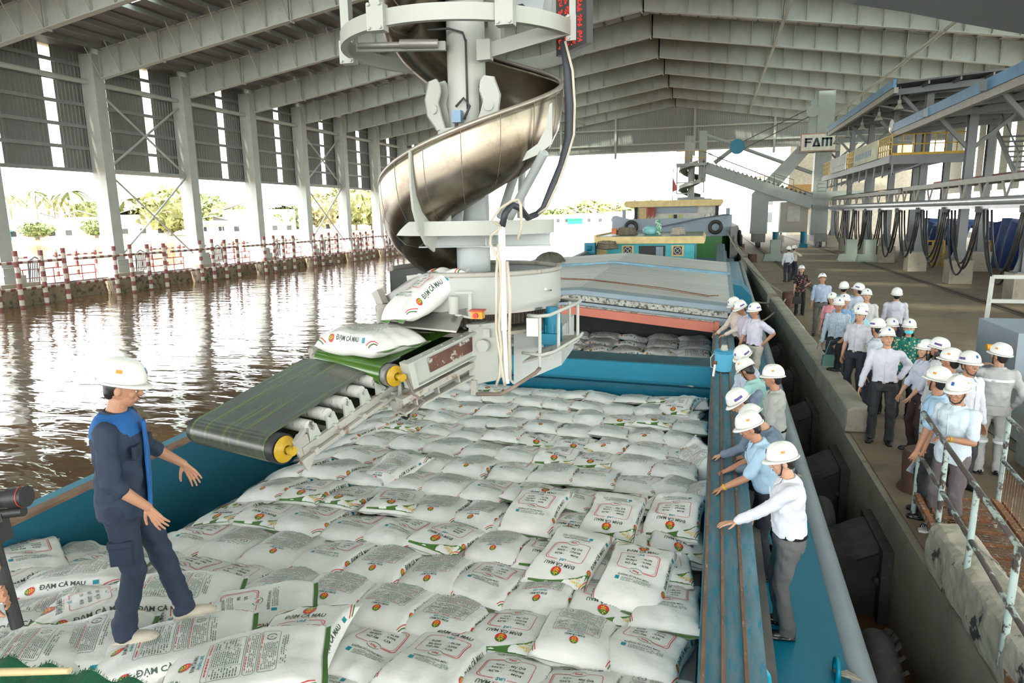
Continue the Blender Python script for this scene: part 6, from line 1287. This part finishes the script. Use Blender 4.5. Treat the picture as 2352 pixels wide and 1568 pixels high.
    mm.ell((0, .090, .135), (.050, .014, .012), 12, 6); mm.ell((0, .098, .098), (.013, .019, .016), 10, 8); mm.cyl((0, .092, .125), (0, .110, .098), .007, .012, n=8)
    mm.ell((0, .088, .062), (.024, .010, .011), 10, 6)
    for s in (-1, 1): mm.ell((s * .075, .0, .105), (.009, .020, .030), 10, 8); mm.ell((s * .036, .064, .095), (.024, .024, .026), 10, 8)
    m.v += mm.v; n0 = len(m.v) - len(mm.v); m.f += [tuple(i + n0 for i in f) for f in mm.f]; m.m += mm.m
    for i, (a, e_, w_) in enumerate(arms):
        capsule(m, a, e_, .046 * bw ** .5, .037); capsule(m, e_, e_.lerp(w_, .35), .037, .036); capsule(m, e_.lerp(w_, .35), w_, .036, .024)
        s = -1 if i == 0 else 1; dd = (w_ - e_).normalized(); cust = (hdl, hdr)[i]; pn = V((-s, .1, 0)) if abs(dd.z) > .6 else V((0, 0, -1))
        if cust: dd, pn = V(cust[0]), V(cust[1])
        hand(m, w_, dd, pn, s * -1 if True else s, curl, .95 if sex == 'm' else .85)
    for i, (a, k_, n_) in enumerate(legs):
        capsule(m, a, k_, .078 * bw, .052); capsule(m, k_, n_, .05, .036); capsule(m, n_, V(feet[i]) + V((0, .05, .04)), .032, .02)
    blob('body', m, sk, t, v_, sm=1)
    # ---- face details
    if hat != 'back':
        for s in (-1, 1):
            mm = MB(Mb @ Hm); mm.ell((s * .030, .0835, .116), (.0125, .006, .006), 12, 6, 0); mm.ell((s * .030, .0885, .116), (.0055, .0025, .0055), 10, 6, 1); mm.build('eye', [EYEW, HAIR], t, True)
            mm = MB(Mb @ Hm); mm.tube([(s * .014, .101, .134), (s * .032, .099, .139), (s * .048, .088, .134)], .0035, 6); mm.build('eyebrow', HAIR, t, True)
        mm = MB(Mb @ Hm); mm.ell((0, .0985, .062), (.021, .0035, .0055), 12, 6); mm.build('mouth', LIP, t, True)
        if specs: mm = MB(Mb @ Hm); [mm.tube([(s * .032 + .023 * math.cos(a), .106, .115 + .016 * math.sin(a)) for a in [2 * PI * i / 14 for i in range(14)]], .0016, 4, closed=True) for s in (-1, 1)]; mm.tube([(-.055, .105, .12), (-.075, .03, .12)], .0015, 4); mm.tube([(.055, .105, .12), (.075, .03, .12)], .0015, 4); mm.build('spectacles', HUB, t)
        if mask: mm = MB(Mb @ Hm); mm.ell((0, .052, .066), (.066, .062, .046), 16, 10); mm.build('face_mask', mat('mask_teal', (.12, .62, .68), .7), t, True)
    mm = MB(Mb @ Hm)
    if sex == 'm': mm.ell((0, -.012, .128), (.0785, .088, .088), 18, 12); mm.ell((0, -.045, .085), (.062, .045, .055), 14, 8)
    else: mm.ell((0, -.012, .125), (.082, .09, .09), 18, 12); mm.ell((0, -.055, .06), (.075, .05, .09), 16, 10); mm.ell((0, -.06, -.03), (.07, .04, .085), 14, 8); [mm.ell((s * .068, -.01, .04), (.022, .035, .075), 10, 8) for s in (-1, 1)]
    blob('hair', mm, HAIR, t, .009, .004, WT, 1)
    # ---- helmet
    if hat:
        h_ = HAT0.copy(); C.objects.link(h_); h_.parent = t; Hh = Hm @ Matrix.Translation((0, -.004, .155)) @ Matrix.Rotation(R(5), 4, 'X'); h_.matrix_parent_inverse = Matrix.Identity(4); h_.matrix_local = wm(t).inverted() @ Mb @ Hh
        for b in ([badge_front, badge_side] if hat in ('front', 'band') else [badge_front, badge_or]):
            c_ = b.copy(); C.objects.link(c_); c_.parent = h_; c_.matrix_local = Matrix.Identity(4)
        mm = MB(Mb @ Hm)
        if strap: mm.tube([(-.080, .02, .15), (-.078, .03, .09), (-.045, .055, .02), (0, .065, .003), (.045, .055, .02), (.078, .03, .09), (.080, .02, .15)], .006, 6); mm.build('chin_strap', SHOE, t, True)
    # ---- clothes
    e = .014; shm = mat('shirt_%d_%d_%d' % tuple(int(c * 100) for c in shirt), shirt, .75, 0, .04, 6, .0015, 60) if pat is None else pat
    m = MB(Mb); z0 = .925 if tuck else .80
    def tor2(mm): 
        torso(mm, e, .86 if not tuck else .93)
        if not tuck: loft(mm, [((0, 0, z0), .168 * bw, .125 * bw), ((0, 0, .88), .166 * bw, .124 * bw), ((0, 0, .95), .158 * bw, .12 * bw)])
        else: loft(mm, [((0, 0, z0), .152 * bw, .115 * bw), ((0, 0, .945), .163 * bw, .124 * bw), ((0, 0, 1.0), .152 * bw, .118 * bw)])
        mm.tube([(.062 * math.cos(a) * 1.12, .060 * math.sin(a) - .012, 1.405 + .012 * -math.sin(a)) for a in [2 * PI * i / 16 for i in range(16)]], .017, 8, closed=True)
    mm = MB(Mb @ T); tor2(mm); m.v += mm.v; m.f += mm.f; m.m += mm.m
    for i, (a, e_, w_) in enumerate(arms):
        if top == 'short': capsule(m, a, a.lerp(e_, .80), .062 * bw ** .5, .056)
        elif top == 'sleeveless': pass
        else:
            capsule(m, a, e_, .060 * bw ** .5, .050); f = .93 if top == 'long' else .25; capsule(m, e_, e_.lerp(w_, f), .049, .040 if top == 'long' else .046)
            if top != 'long': c0, c1 = e_.lerp(w_, .12), e_.lerp(w_, .28); capsule(m, c0, c1, .052, .050)
    if hat != 'back' and vox < 1.6 and not extra_skip:
        mm = MB(Mb @ T); [mm.prism([(s * .008, .064, 1.412), (s * .062, .040, 1.425), (s * .066, .066, 1.385), (s * .034, .104, 1.352)], (0, 0, 0), (0, .006, 0)) for s in (-1, 1)]; mm.build('collar', shm, t)
        if sex == 'm': mm = MB(Mb @ T); mm.tube([(0, .118 * bw + .008, z) for z in (.96, 1.1, 1.25, 1.33)], .006, 6); [mm.ell((0, .130 * bw + .008 - .006, z), (.005, .004, .005), 8, 4) for z in (1.02, 1.11, 1.2, 1.29)]; mm.build('placket', shm, t, True)
    blob('shirt', m, shm, t, .0095 * max(1, vox * .8), .034, WT2, 2)
    pm = mat('trousers_%d_%d_%d' % tuple(int(c * 100) for c in pants), pants, .8, 0, .06, 5, .0015, 60)
    m = MB(Mb); w = bw * (1 if sex == 'm' else .93); loft(m, [((0, .0, .80), .155 * w, .115 * w), ((0, 0, .88), .162 * w, .122 * w), ((0, 0, .96), .152 * w, .112 * w), ((0, 0, .985), .145 * w, .106 * w)])
    for i, (a, k_, n_) in enumerate(legs):
        capsule(m, a + V((0, 0, -.02)), k_, .092 * w, .070); capsule(m, k_, n_ + V((0, 0, .0)), .068, .062); m.cyl(n_ + V((0, 0, .06)), n_ + V((0, .008, -.055)), .062, .068, n=14)
    blob('trousers', m, pm, t, .0105 * max(1, vox * .8), .032, WT2, 2)
    if belt and tuck: m = MB(Mb); loft(m, [((0, 0, .918), .162 * bw, .124 * bw), ((0, 0, .950), .160 * bw, .123 * bw)]); m.box(-.02, .02, .118 * bw, .130 * bw, .918, .95, 1); m.build('belt', [SHOE, BOLT], t, 50)
    for i in (0, 1):
        f = V(feet[i]); m = MB(Mb @ Matrix.Translation(f) @ Matrix.Rotation(R((8, -8)[i]), 4, 'Z'))
        if shoes == 'sandal':
            m.prism([(-.045, -.06, .0), (.045, -.06, 0), (.05, .06, 0), (.045, .15, 0), (0, .19, 0), (-.045, .15, 0), (-.05, .06, 0)], (0, 0, 0), (0, 0, .022), 1)
            for k in range(5): m.tube([(.05 * math.cos(a), .06 + k * .013, .018 + .062 * math.sin(a)) for a in [PI * j / 8 for j in range(9)]], .0068, 6, 1 if k % 2 else 0)
            m.build('sandal', [SHOE, WHITE], t, 40)
        else:
            m.ell((0, -.035, .04), (.042, .05, .045), 14, 8); m.ell((0, .06, .032), (.046, .10, .034), 14, 8); m.ell((0, .13, .024), (.040, .045, .024), 14, 8); m.prism([(-.045, -.08, 0), (.045, -.08, 0), (.048, .08, 0), (.035, .165, 0), (-.035, .165, 0), (-.048, .08, 0)], (0, 0, 0), (0, 0, .016))
            if shoes == 'canvas': m.cyl((0, -.03, .04), (0, -.03, .11), .045, .05, n=12)
            blob('shoe', m, SHOE if shoes == 'leather' else mat('canvas_shoe', (.50, .45, .36), .8, 0, .12, 12), t, .008, sm=1)
    if extra: extra(t, Mb, T, Hm, arms)
    return t
WS = (.66, .66, .70); WS2 = (.62, .64, .70); LB_ = (.38, .55, .70); PB_ = (.50, .60, .70); GY = (.12, .12, .12); DKP = (.025, .027, .032); NV = (.03, .035, .05)
def watch(side):
    def f(t, Mb, T, Hm, arms):
        a, e_, w_ = arms[side]; d = (w_ - e_).normalized(); m = MB(Mb); m.cyl(w_ - d * .035, w_ - d * .015, .031, n=16); m.build('wrist_watch', HUB if side == 0 else SHOE, t, 40)
    return f
check = mat('checked_shirt', (.64, .66, .70), .75, 0, .04, 6, .0015, 60)
def gridpat(name, c1, c2, s):
    if name in MATS: return MATS[name]
    m = bpy.data.materials.new(name); m.use_nodes = True; MATS[name] = m; n = m.node_tree.nodes; L = m.node_tree.links; p = n['Principled BSDF']; p.inputs['Roughness'].default_value = .8
    tc = n.new('ShaderNodeTexCoord'); v = n.new('ShaderNodeTexVoronoi'); v.inputs['Scale'].default_value = s; L.new(tc.outputs['Object'], v.inputs[0]); r = n.new('ShaderNodeValToRGB'); e = r.color_ramp.elements; e[0].position = .30; e[0].color = (*c2, 1); e[1].position = .36; e[1].color = (*c1, 1); L.new(v.outputs['Distance'], r.inputs[0]); L.new(r.outputs[0], p.inputs[0]); return m
# --- on the barge side deck (positions in the barge frame)
def deck(x, y): return BP_(x, y, -.225)
D = []
def dp(label, x, y, face, **k): p = deck(x, y); return person(label, p.x, p.y, p.z, face, **k)
dp('man in white checked shirt, grey trousers and strapped hard hat leaning on the coaming', .74, .86, 88, top='long', shirt=(.66, .68, .74), pants=(.115, .115, .11), skin=1, hd=(8, -22), lean=.10, hl=(-.13, .52, .96), hr=(.22, .30, .93), hdl=((-.25, .95, -.15), (0, 0, -1)), curl=.25, vox=.8, strap=True, hat='emblem', build=1.12, feet=((-.12, .0, 0), (.10, .05, 0)))
dp('man in light blue short-sleeved shirt with hands on the rails, behind the checked shirt', .62, 1.75, 95, top='short', shirt=LB_, pants=DKP, skin=0, hd=(0, -25), lean=.26, hl=(-.22, .46, .98), hr=(.26, .36, .98), curl=.3, vox=.9, hat='emblem', extra=watch(0))
dp('man bowing his white hard hat low, in blue-grey long sleeves at the coaming', .80, 2.15, 80, top='long', shirt=(.14, .19, .25), pants=DKP, skin=1, hd=(-10, -45), lean=.42, hl=(-.2, .45, .98), hr=(.2, .42, .98), curl=.4, hat='emblem')
dp('man in slate blue shirt holding his hand against his cheek', .60, 2.65, 95, top='long', shirt=(.15, .20, .27), pants=DKP, skin=1, hd=(10, -35), lean=.32, hl=(-.24, .44, .98), hr=(.10, .20, 1.40), hdr=((-.2, .1, 1), (-1, 0, 0)), curl=.4, hat='front')
dp('man in grey uniform with green lanyard gazing across the hold', .82, 3.55, 78, top='long', shirt=(.42, .43, .40), pants=(.40, .41, .38), skin=0, hd=(4, -12), lean=.08, hat='emblem')
dp('man in pale mint shirt bending his head beside the green lanyard man', .66, 3.95, 60, top='short', shirt=(.36, .62, .58), pants=DKP, skin=2, hd=(-5, -38), lean=.25, hat='plain', strap=True)
dp('man in pale blue long sleeves resting a fist on the coaming past the blue bucket', .56, 4.75, 118, top='long', shirt=(.50, .56, .66), pants=DKP, skin=0, hd=(15, -35), lean=.12, hl=(-.20, .34, .98), hr=(.2, .2, .9), curl=1.0, hat='front')
dp('man in cream long sleeves, farthest of the trio beside the hatch cover', .54, 9.15, 112, top='long', shirt=(.64, .56, .48), pants=DKP, skin=1, hd=(15, -25), lean=.15, hl=(-.2, .38, 1.0), hr=(.12, .40, .98), vox=1.3, hat='band')
dp('man in pale lilac shirt in the middle of the trio beside the hatch cover', .66, 8.80, 105, top='short', shirt=(.55, .49, .58), pants=GY, skin=2, hd=(15, -30), lean=.14, vox=1.3, hat='band')
dp('man in lavender short sleeves and cream trousers standing by the hatch cover', .80, 8.40, 128, top='short', shirt=(.62, .60, .70), pants=(.50, .46, .38), skin=0, hd=(8, -14), lean=.05, hl='hip', hr=(.30, .12, .82), vox=1.2, hat='band')
# --- on the quay
def qp(label, px, py, face, h=1.72, **k):
    p = atZ(px, py, h * k.pop('hk', 1.0)); return person(label, p.x, p.y, 0, face, **k)
qp('man in white shirt and dark trousers, seen from behind in the far pair', 1812, 565, 12, top='long', shirt=WS2, pants=NV, vox=2, hat='back', hr='back')
qp('man in beige shirt raising an arm beside the white-shirted man far down the quay', 1826, 563, -60, top='short', shirt=(.55, .50, .38), pants=NV, vox=2, hr=(.1, .35, 1.3), hd=(0, 0))
qp('woman in black floral blouse and wide black trousers with a black handbag', 1842, 608, 180, hs=.95, h=1.65, top='short', pat=gridpat('dark_floral', (.012, .012, .014), (.42, .13, .10), 16), pants=(.008, .008, .009), sex='f', skin=1, vox=1.5, tuck=False, hl=(-.12, -.12, .95), hr=(.22, .05, .75), hd=(0, 5))
qp('man in light blue shirt and grey trousers looking up, standing alone beyond the group', 1890, 627, 172, top='roll', shirt=(.42, .52, .68), pants=(.13, .13, .115), skin=0, vox=1.3, hd=(5, 14), feet=((-.12, .05, 0), (.12, -.02, 0)))
qp('woman in pink blouse with long black hair and a white bag strap', 1912, 670, 150, hs=.94, h=1.63, top='short', shirt=(.80, .34, .38), pants=(.01, .01, .012), sex='f', skin=1, vox=1.3, hd=(10, -5), hl=(-.2, .15, .85))
qp('man in teal shirt turned away, behind the woman in pink', 1940, 646, -20, top='short', shirt=(.15, .45, .52), pants=NV, vox=1.5, hat='back')
qp('man in pale blue shirt facing away with a purple band on his helmet', 1971, 650, 25, top='short', shirt=(.50, .56, .68), pants=NV, vox=1.5, hat='band', hd=(35, 0))
qp('man in cream shirt facing the camera behind the light-blue backs', 1992, 663, 175, top='short', shirt=(.60, .60, .58), pants=NV, vox=1.4, skin=1, hd=(5, 0))
qp('man in checked blue shirt half hidden behind the broad-faced man', 1927, 682, 160, top='long', pat=gridpat('blue_check', (.50, .58, .66), (.28, .38, .50), 40), pants=NV, vox=1.4, hd=(20, -10))
qp('man in medium blue shirt with hands folded, front of the far cluster', 1941, 675, 152, top='roll', shirt=(.26, .44, .68), pants=(.05, .05, .055), skin=0, vox=1.2, hl='front', hr='front', hd=(10, -2), hat='band')
qp('man in pale blue shirt seen from behind with one foot up on the kerb', 1994, 695, 58, top='short', shirt=(.33, .56, .68), pants=(.012, .012, .014), skin=0, vox=1.1, lean=.22, hat='back', hl=(-.16, .45, .88), hr=(.24, .1, .85), feet=((-.16, .42, .40), (.16, -.12, 0)), shoes='leather', extra=watch(0))
qp('man peeking from behind the pale blue back with one foot on the kerb', 1977, 704, 140, top='short', shirt=(.62, .62, .66), pants=NV, vox=1.5, skin=1)
qp('man in white shirt walking away alone on the open quay', 2061, 660, -8, top='long', shirt=(.60, .60, .68), pants=NV, vox=1.4, hat='back')
qp('man with purple helmet lettering turned sideways behind the spectacled man', 2019, 731, 60, top='short', shirt=(.58, .64, .72), pants=NV, vox=1.2, hat='band', strap=True, hd=(-25, -15))
qp('woman in dark green blouse behind the spectacled man', 2050, 727, 150, hs=.95, h=1.66, top='short', shirt=(.01, .09, .06), pants=(.01, .01, .012), sex='f', vox=1.4, hd=(35, -5))
qp('woman in green floral dress wearing a turquoise face mask', 2090, 731, 168, hs=.96, h=1.66, top='short', pat=gridpat('green_floral', (.0, .16, .12), (.55, .42, .25), 22), pants=(.012, .012, .014), sex='f', skin=1, vox=1.2, tuck=False, mask=True, hd=(0, -5))
qp('man in white shirt, spectacles and dark trousers standing at the front by the kerb end', 2041, 752, 166, top='long', shirt=(.68, .68, .76), pants=(.035, .037, .04), skin=1, vox=.95, specs=True, hr=(.30, .10, .84), hl='hip', hd=(18, 6), strap=False, feet=((-.12, .03, 0), (.12, .0, 0)), build=1.04, extra=watch(0))
qp('woman in white blouse and brown skirt trousers holding papers', 2128, 778, 105, hs=.94, h=1.63, top='roll', shirt=(.60, .62, .74), pants=(.055, .03, .03), sex='f', skin=1, vox=1.1, strap=True, hat='band', hl=(-.1, .22, .88), hr=(.12, .25, .86), hd=(0, -4))
qp('woman with curly dark hair behind the white-bloused woman', 2156, 773, 60, hs=.97, h=1.68, top='long', shirt=(.58, .58, .62), pants=NV, sex='f', vox=1.4, hat='band')
qp('man in white shirt with lanyard seen from behind near the overalls', 2188, 800, 30, top='short', shirt=(.62, .66, .70), pants=NV, vox=1.1, hat='emblem', hd=(20, -8))
qp('man with moustache in white long sleeves looking to the side', 2230, 807, -150, top='long', shirt=(.62, .64, .68), pants=(.03, .03, .04), skin=0, vox=1.0, strap=True, hd=(-10, -8), hr=(.24, .02, .82))
qp('man in light blue untucked shirt holding a plastic folder', 2157, 842, 70, top='short', shirt=(.38, .56, .74), pants=DKP, vox=.95, tuck=False, hat='emblem', strap=True, hd=(-25, -6), hl=(-.26, .12, .80))
qp('man in white short-sleeved shirt, grey-brown trousers and striped sandals by the gangway', 2206, 862, 132, top='short', shirt=(.60, .70, .76), pants=(.13, .11, .115), skin=0, vox=.85, tuck=False, shoes='sandal', hat='emblem', hl=(-.10, .28, 1.12), hr=(.30, .0, .84), hd=(8, -18), curl=1.1, extra=watch(0), strap=True)
refl = mat('reflective_white', (.85, .87, .88), .3)
def bands(t, Mb, T, Hm, arms):
    m = MB(Mb @ T); loft(m, [((0, -.005, 1.245), .188, .132), ((0, -.005, 1.275), .190, .133)]); m.build('reflective_band', refl, t, 40)
    m = MB(Mb); 
    for s in (-1, 1): loft(MB(Mb), []) if False else m.cyl((s * .105, .0, .43), (s * .105, .0, .465), .083, n=16)
    m.build('knee_band', refl, t, 40)
qp('man in light grey reflective overalls seen from behind with hand at his chin', 2300, 788, -10, top='long', shirt=(.42, .43, .42), pants=(.42, .43, .41), skin=0, vox=.95, hat='emblem', strap=True, hl=(-.16, .24, 1.38), hr=(.22, .1, .9), hd=(45, -5), belt=False, extra=bands, build=1.05)
person('worker in white overalls and red-topped helmet walking far down the quay', 5.75, 62, 0, 175, top='long', shirt=(.55, .54, .5), pants=(.55, .54, .5), vox=2.5)
person('person in a yellow top standing far away beside the quay edge', 3.1, 82, 0, 170, top='short', shirt=(.60, .38, .03), pants=NV, vox=3, hat=None)
# --- worker in navy on the sacks
def nav(t, Mb, T, Hm, arms):
    bl = mat('royal_blue_cloth', (.01, .11, .34), .75, 0, .05, 8, .001, 60)
    m = MB(Mb @ T); loft(m, [((0, -.008, 1.285), .190, .132), ((0, -.012, 1.34), .186, .120), ((0, -.017, 1.385), .145, .098), ((0, -.015, 1.412), .085, .078)]); blob('shoulder_yoke', m, bl, t, .009, .006, WT2, 2)
    m = MB(Mb @ T); m.prism([(-.02, .135, .82), (.05, .15, .82), (.05, .145, 1.1), (.03, .13, 1.36), (-.02, .12, 1.36), (-.03, .135, 1.1)], (0, 0, 0), (0, .02, 0)); blob('front_placket', m, bl, t, .006, .006, WT2, 1)
    for s in (-1, 1):
        m = MB(Mb @ T); m.box(.105 * s - .045, .105 * s + .045, .105, .133, 1.16, 1.24); blob('chest_pocket', m, mat('navy_pocket', (.012, .022, .045), .8), t, .005, sm=1)
        m = MB(Mb); m.box(.155 * s - .022, .155 * s + .022, -.05, .07, .54, .67); m.box(.158 * s - .024, .158 * s + .024, -.055, .075, .65, .685); blob('cargo_pocket', m, mat('navy_pocket', (.012, .022, .045), .8), t, .006, sm=2)
person('worker in navy boiler suit with royal blue yoke standing on the sacks', *atZ(322, 1456, .85)[:], -62, top='roll', shirt=(.016, .030, .062), pants=(.014, .024, .048), skin=0, hs=1.03, hd=(4, -22), lean=.06, hr=(.22, .20, .90), hl=(-.30, .27, .96), curl=.35, vox=.7, tuck=False, shoes='canvas', hat='plain', feet=((-.13, .24, 0), (.06, -.04, .0)), extra=nav, extra_skip=True, hdr=((.1, .5, -.85), (-1, .1, 0)), hdl=((-.1, .5, -.9), (1, 0, 0)), build=1.08, strap=False)
# --- camera operator at the edge
op = person('camera operator in dark clothes holding up a video camera beside the heap', -3.55, 1.35, .62, -38, top='short', shirt=(.03, .03, .03), pants=DKP, skin=0, hl=(.16, .42, 1.10), hr=(.22, .42, .98), curl=1.1, vox=.9, hat=None, hd=(0, -5))
cp = atY(34, 1142, 1.72); t = thing('video_camera', 'black shoulder-less video camera held up at the picture edge'.replace('shoulder-less ', '').replace('at the picture edge', 'by hands beside the heap'), 'camera', (cp.x, cp.y, cp.z)); Mc = Matrix.Translation(cp) @ Matrix.Rotation(R(-75), 4, 'Z') @ Matrix.Rotation(R(6), 4, 'X')
m = MB(Mc); m.cyl((0, -.02, .0), (0, .045, .0), .034, .038, n=24); m.cyl((0, -.12, 0), (0, -.02, 0), .030, n=20); m.cyl((0, -.02, 0), (0, .01, 0), .036, n=24); m.build('lens', BLACK, t, 40)
m = MB(Mc); m.cyl((0, .028, 0), (0, .031, 0), .0385, n=24); m.build('red_ring', RED, t, 40)
m = MB(Mc); m.box(-.045, .045, -.24, -.10, -.05, .05); m.box(-.02, .02, -.22, -.14, .05, .075); m.build('camera_body', BLACK, t); m = MB(Mc); m.cyl((0, -.12, -.055), (0, .02, -.055), .018, n=14); m.box(-.02, .02, -.2, -.05, -.08, -.05); m.build('microphone', BLACK, t, 40)
m = MB(Mc); m.box(-.035, .035, -.16, -.07, -.16, -.085); m.cyl((0, -.12, -.5), (0, -.12, -.1), .022, n=12); m.build('grip', BLACK, t)
for k_, (z_, a) in enumerate(((-.22, 0), (-.36, .2))):
    m = MB(); w0 = Mc @ V((.01, -.215, z_)); hand(m, w0, Mc.to_3x3() @ V((.0, 1, .05)), Mc.to_3x3() @ V((1, 0, 0)), 1, 1.1, 1.0); capsule(m, w0, w0 + (op.matrix_world.translation + V((0, 0, 1.15 - .1 * k_)) - w0) * .75, .026, .042)
    blob('gripping_hand', m, SKINS[0], op, .006, sm=1)
# --- green netting and bamboo pole at the very bottom edge
gn = mat('green_netting', (.004, .075, .03), .9, 0, .2, 30, .003, 120); t0 = [atZ(-60, 1490, 1.5), atZ(150, 1530, 1.5), atZ(420, 1590, 1.5), atZ(-60, 1700, 1.5)]
m = MB()
def nf(u, v): p = atZ(-80, 1498, 1.55).lerp(atZ(520, 1600, 1.55), u); return p + V((0, -.5 * v, .02 * math.sin(u * 40) - .25 * v))
m.grid(nf, 60, 8); r = random.Random(2)
for i in range(420):
    p = nf(r.random(), 0); m.bar(p, p + V((r.uniform(-.006, .006), r.uniform(.0, .014), r.uniform(-.003, .012))), .0012)
tag(m.build('green_netting', gn), 'edge of dark green netting with frayed threads below the heap', 'netting')
m = MB(); a, b = atZ(-80, 1545, 1.62), atZ(160, 1540, 1.66); m.tube([a, a.lerp(b, .5), b], [.016, .0155, .013], 14); tag(m.build('bamboo_pole', mat('bamboo', (.62, .48, .25), .5, 0, .1, 10), smooth=40), 'pale bamboo pole resting over the green netting', 'pole')
def bag(px, py, z, s, col, lab):
    p = atZ(px, py, z); t = thing('handbag', lab, 'bag', (p.x, p.y, z)); m = MB(); m.prism([(p.x - s, p.y - .05, z - s * .9), (p.x + s, p.y - .05, z - s * .9), (p.x + s * .8, p.y - .05, z + s * .6), (p.x - s * .8, p.y - .05, z + s * .6)], (0, 0, 0), (0, .1, 0)); m.build('pouch', mat('bag_%d' % int(px), col, .5), t); m = MB(); m.tube([(p.x - s * .6, p.y, z + s * .6), (p.x - s * .4 + .05, p.y, z + s * 2.6), (p.x + s * .4 + .08, p.y, z + s * 2.6), (p.x + s * .6, p.y, z + s * .6)], .01, 6); m.build('strap', MATS['bag_%d' % int(px)], t)
bag(1831, 688, .85, .13, (.015, .015, .015), 'black handbag hanging from the floral-bloused woman'); bag(1893, 790, .62, .13, (.50, .47, .42), 'cream handbag on a long strap beside the woman in pink'); bag(1905, 825, .58, .14, (.12, .26, .22), 'grey-green handbag beside the woman in pink')
p = atZ(2118, 1065, .55); t = thing('plastic_folder', 'clear plastic folder of papers held by the man in light blue', 'folder', (p.x, p.y, .55)); m = MB(Matrix.Translation(p) @ Matrix.Rotation(R(30), 4, 'Y') @ Matrix.Rotation(R(20), 4, 'Z')); m.box(-.11, .11, -.006, .006, -.15, .15); m.build('sheet', mat('folder_grey', (.45, .50, .55), .2), t)
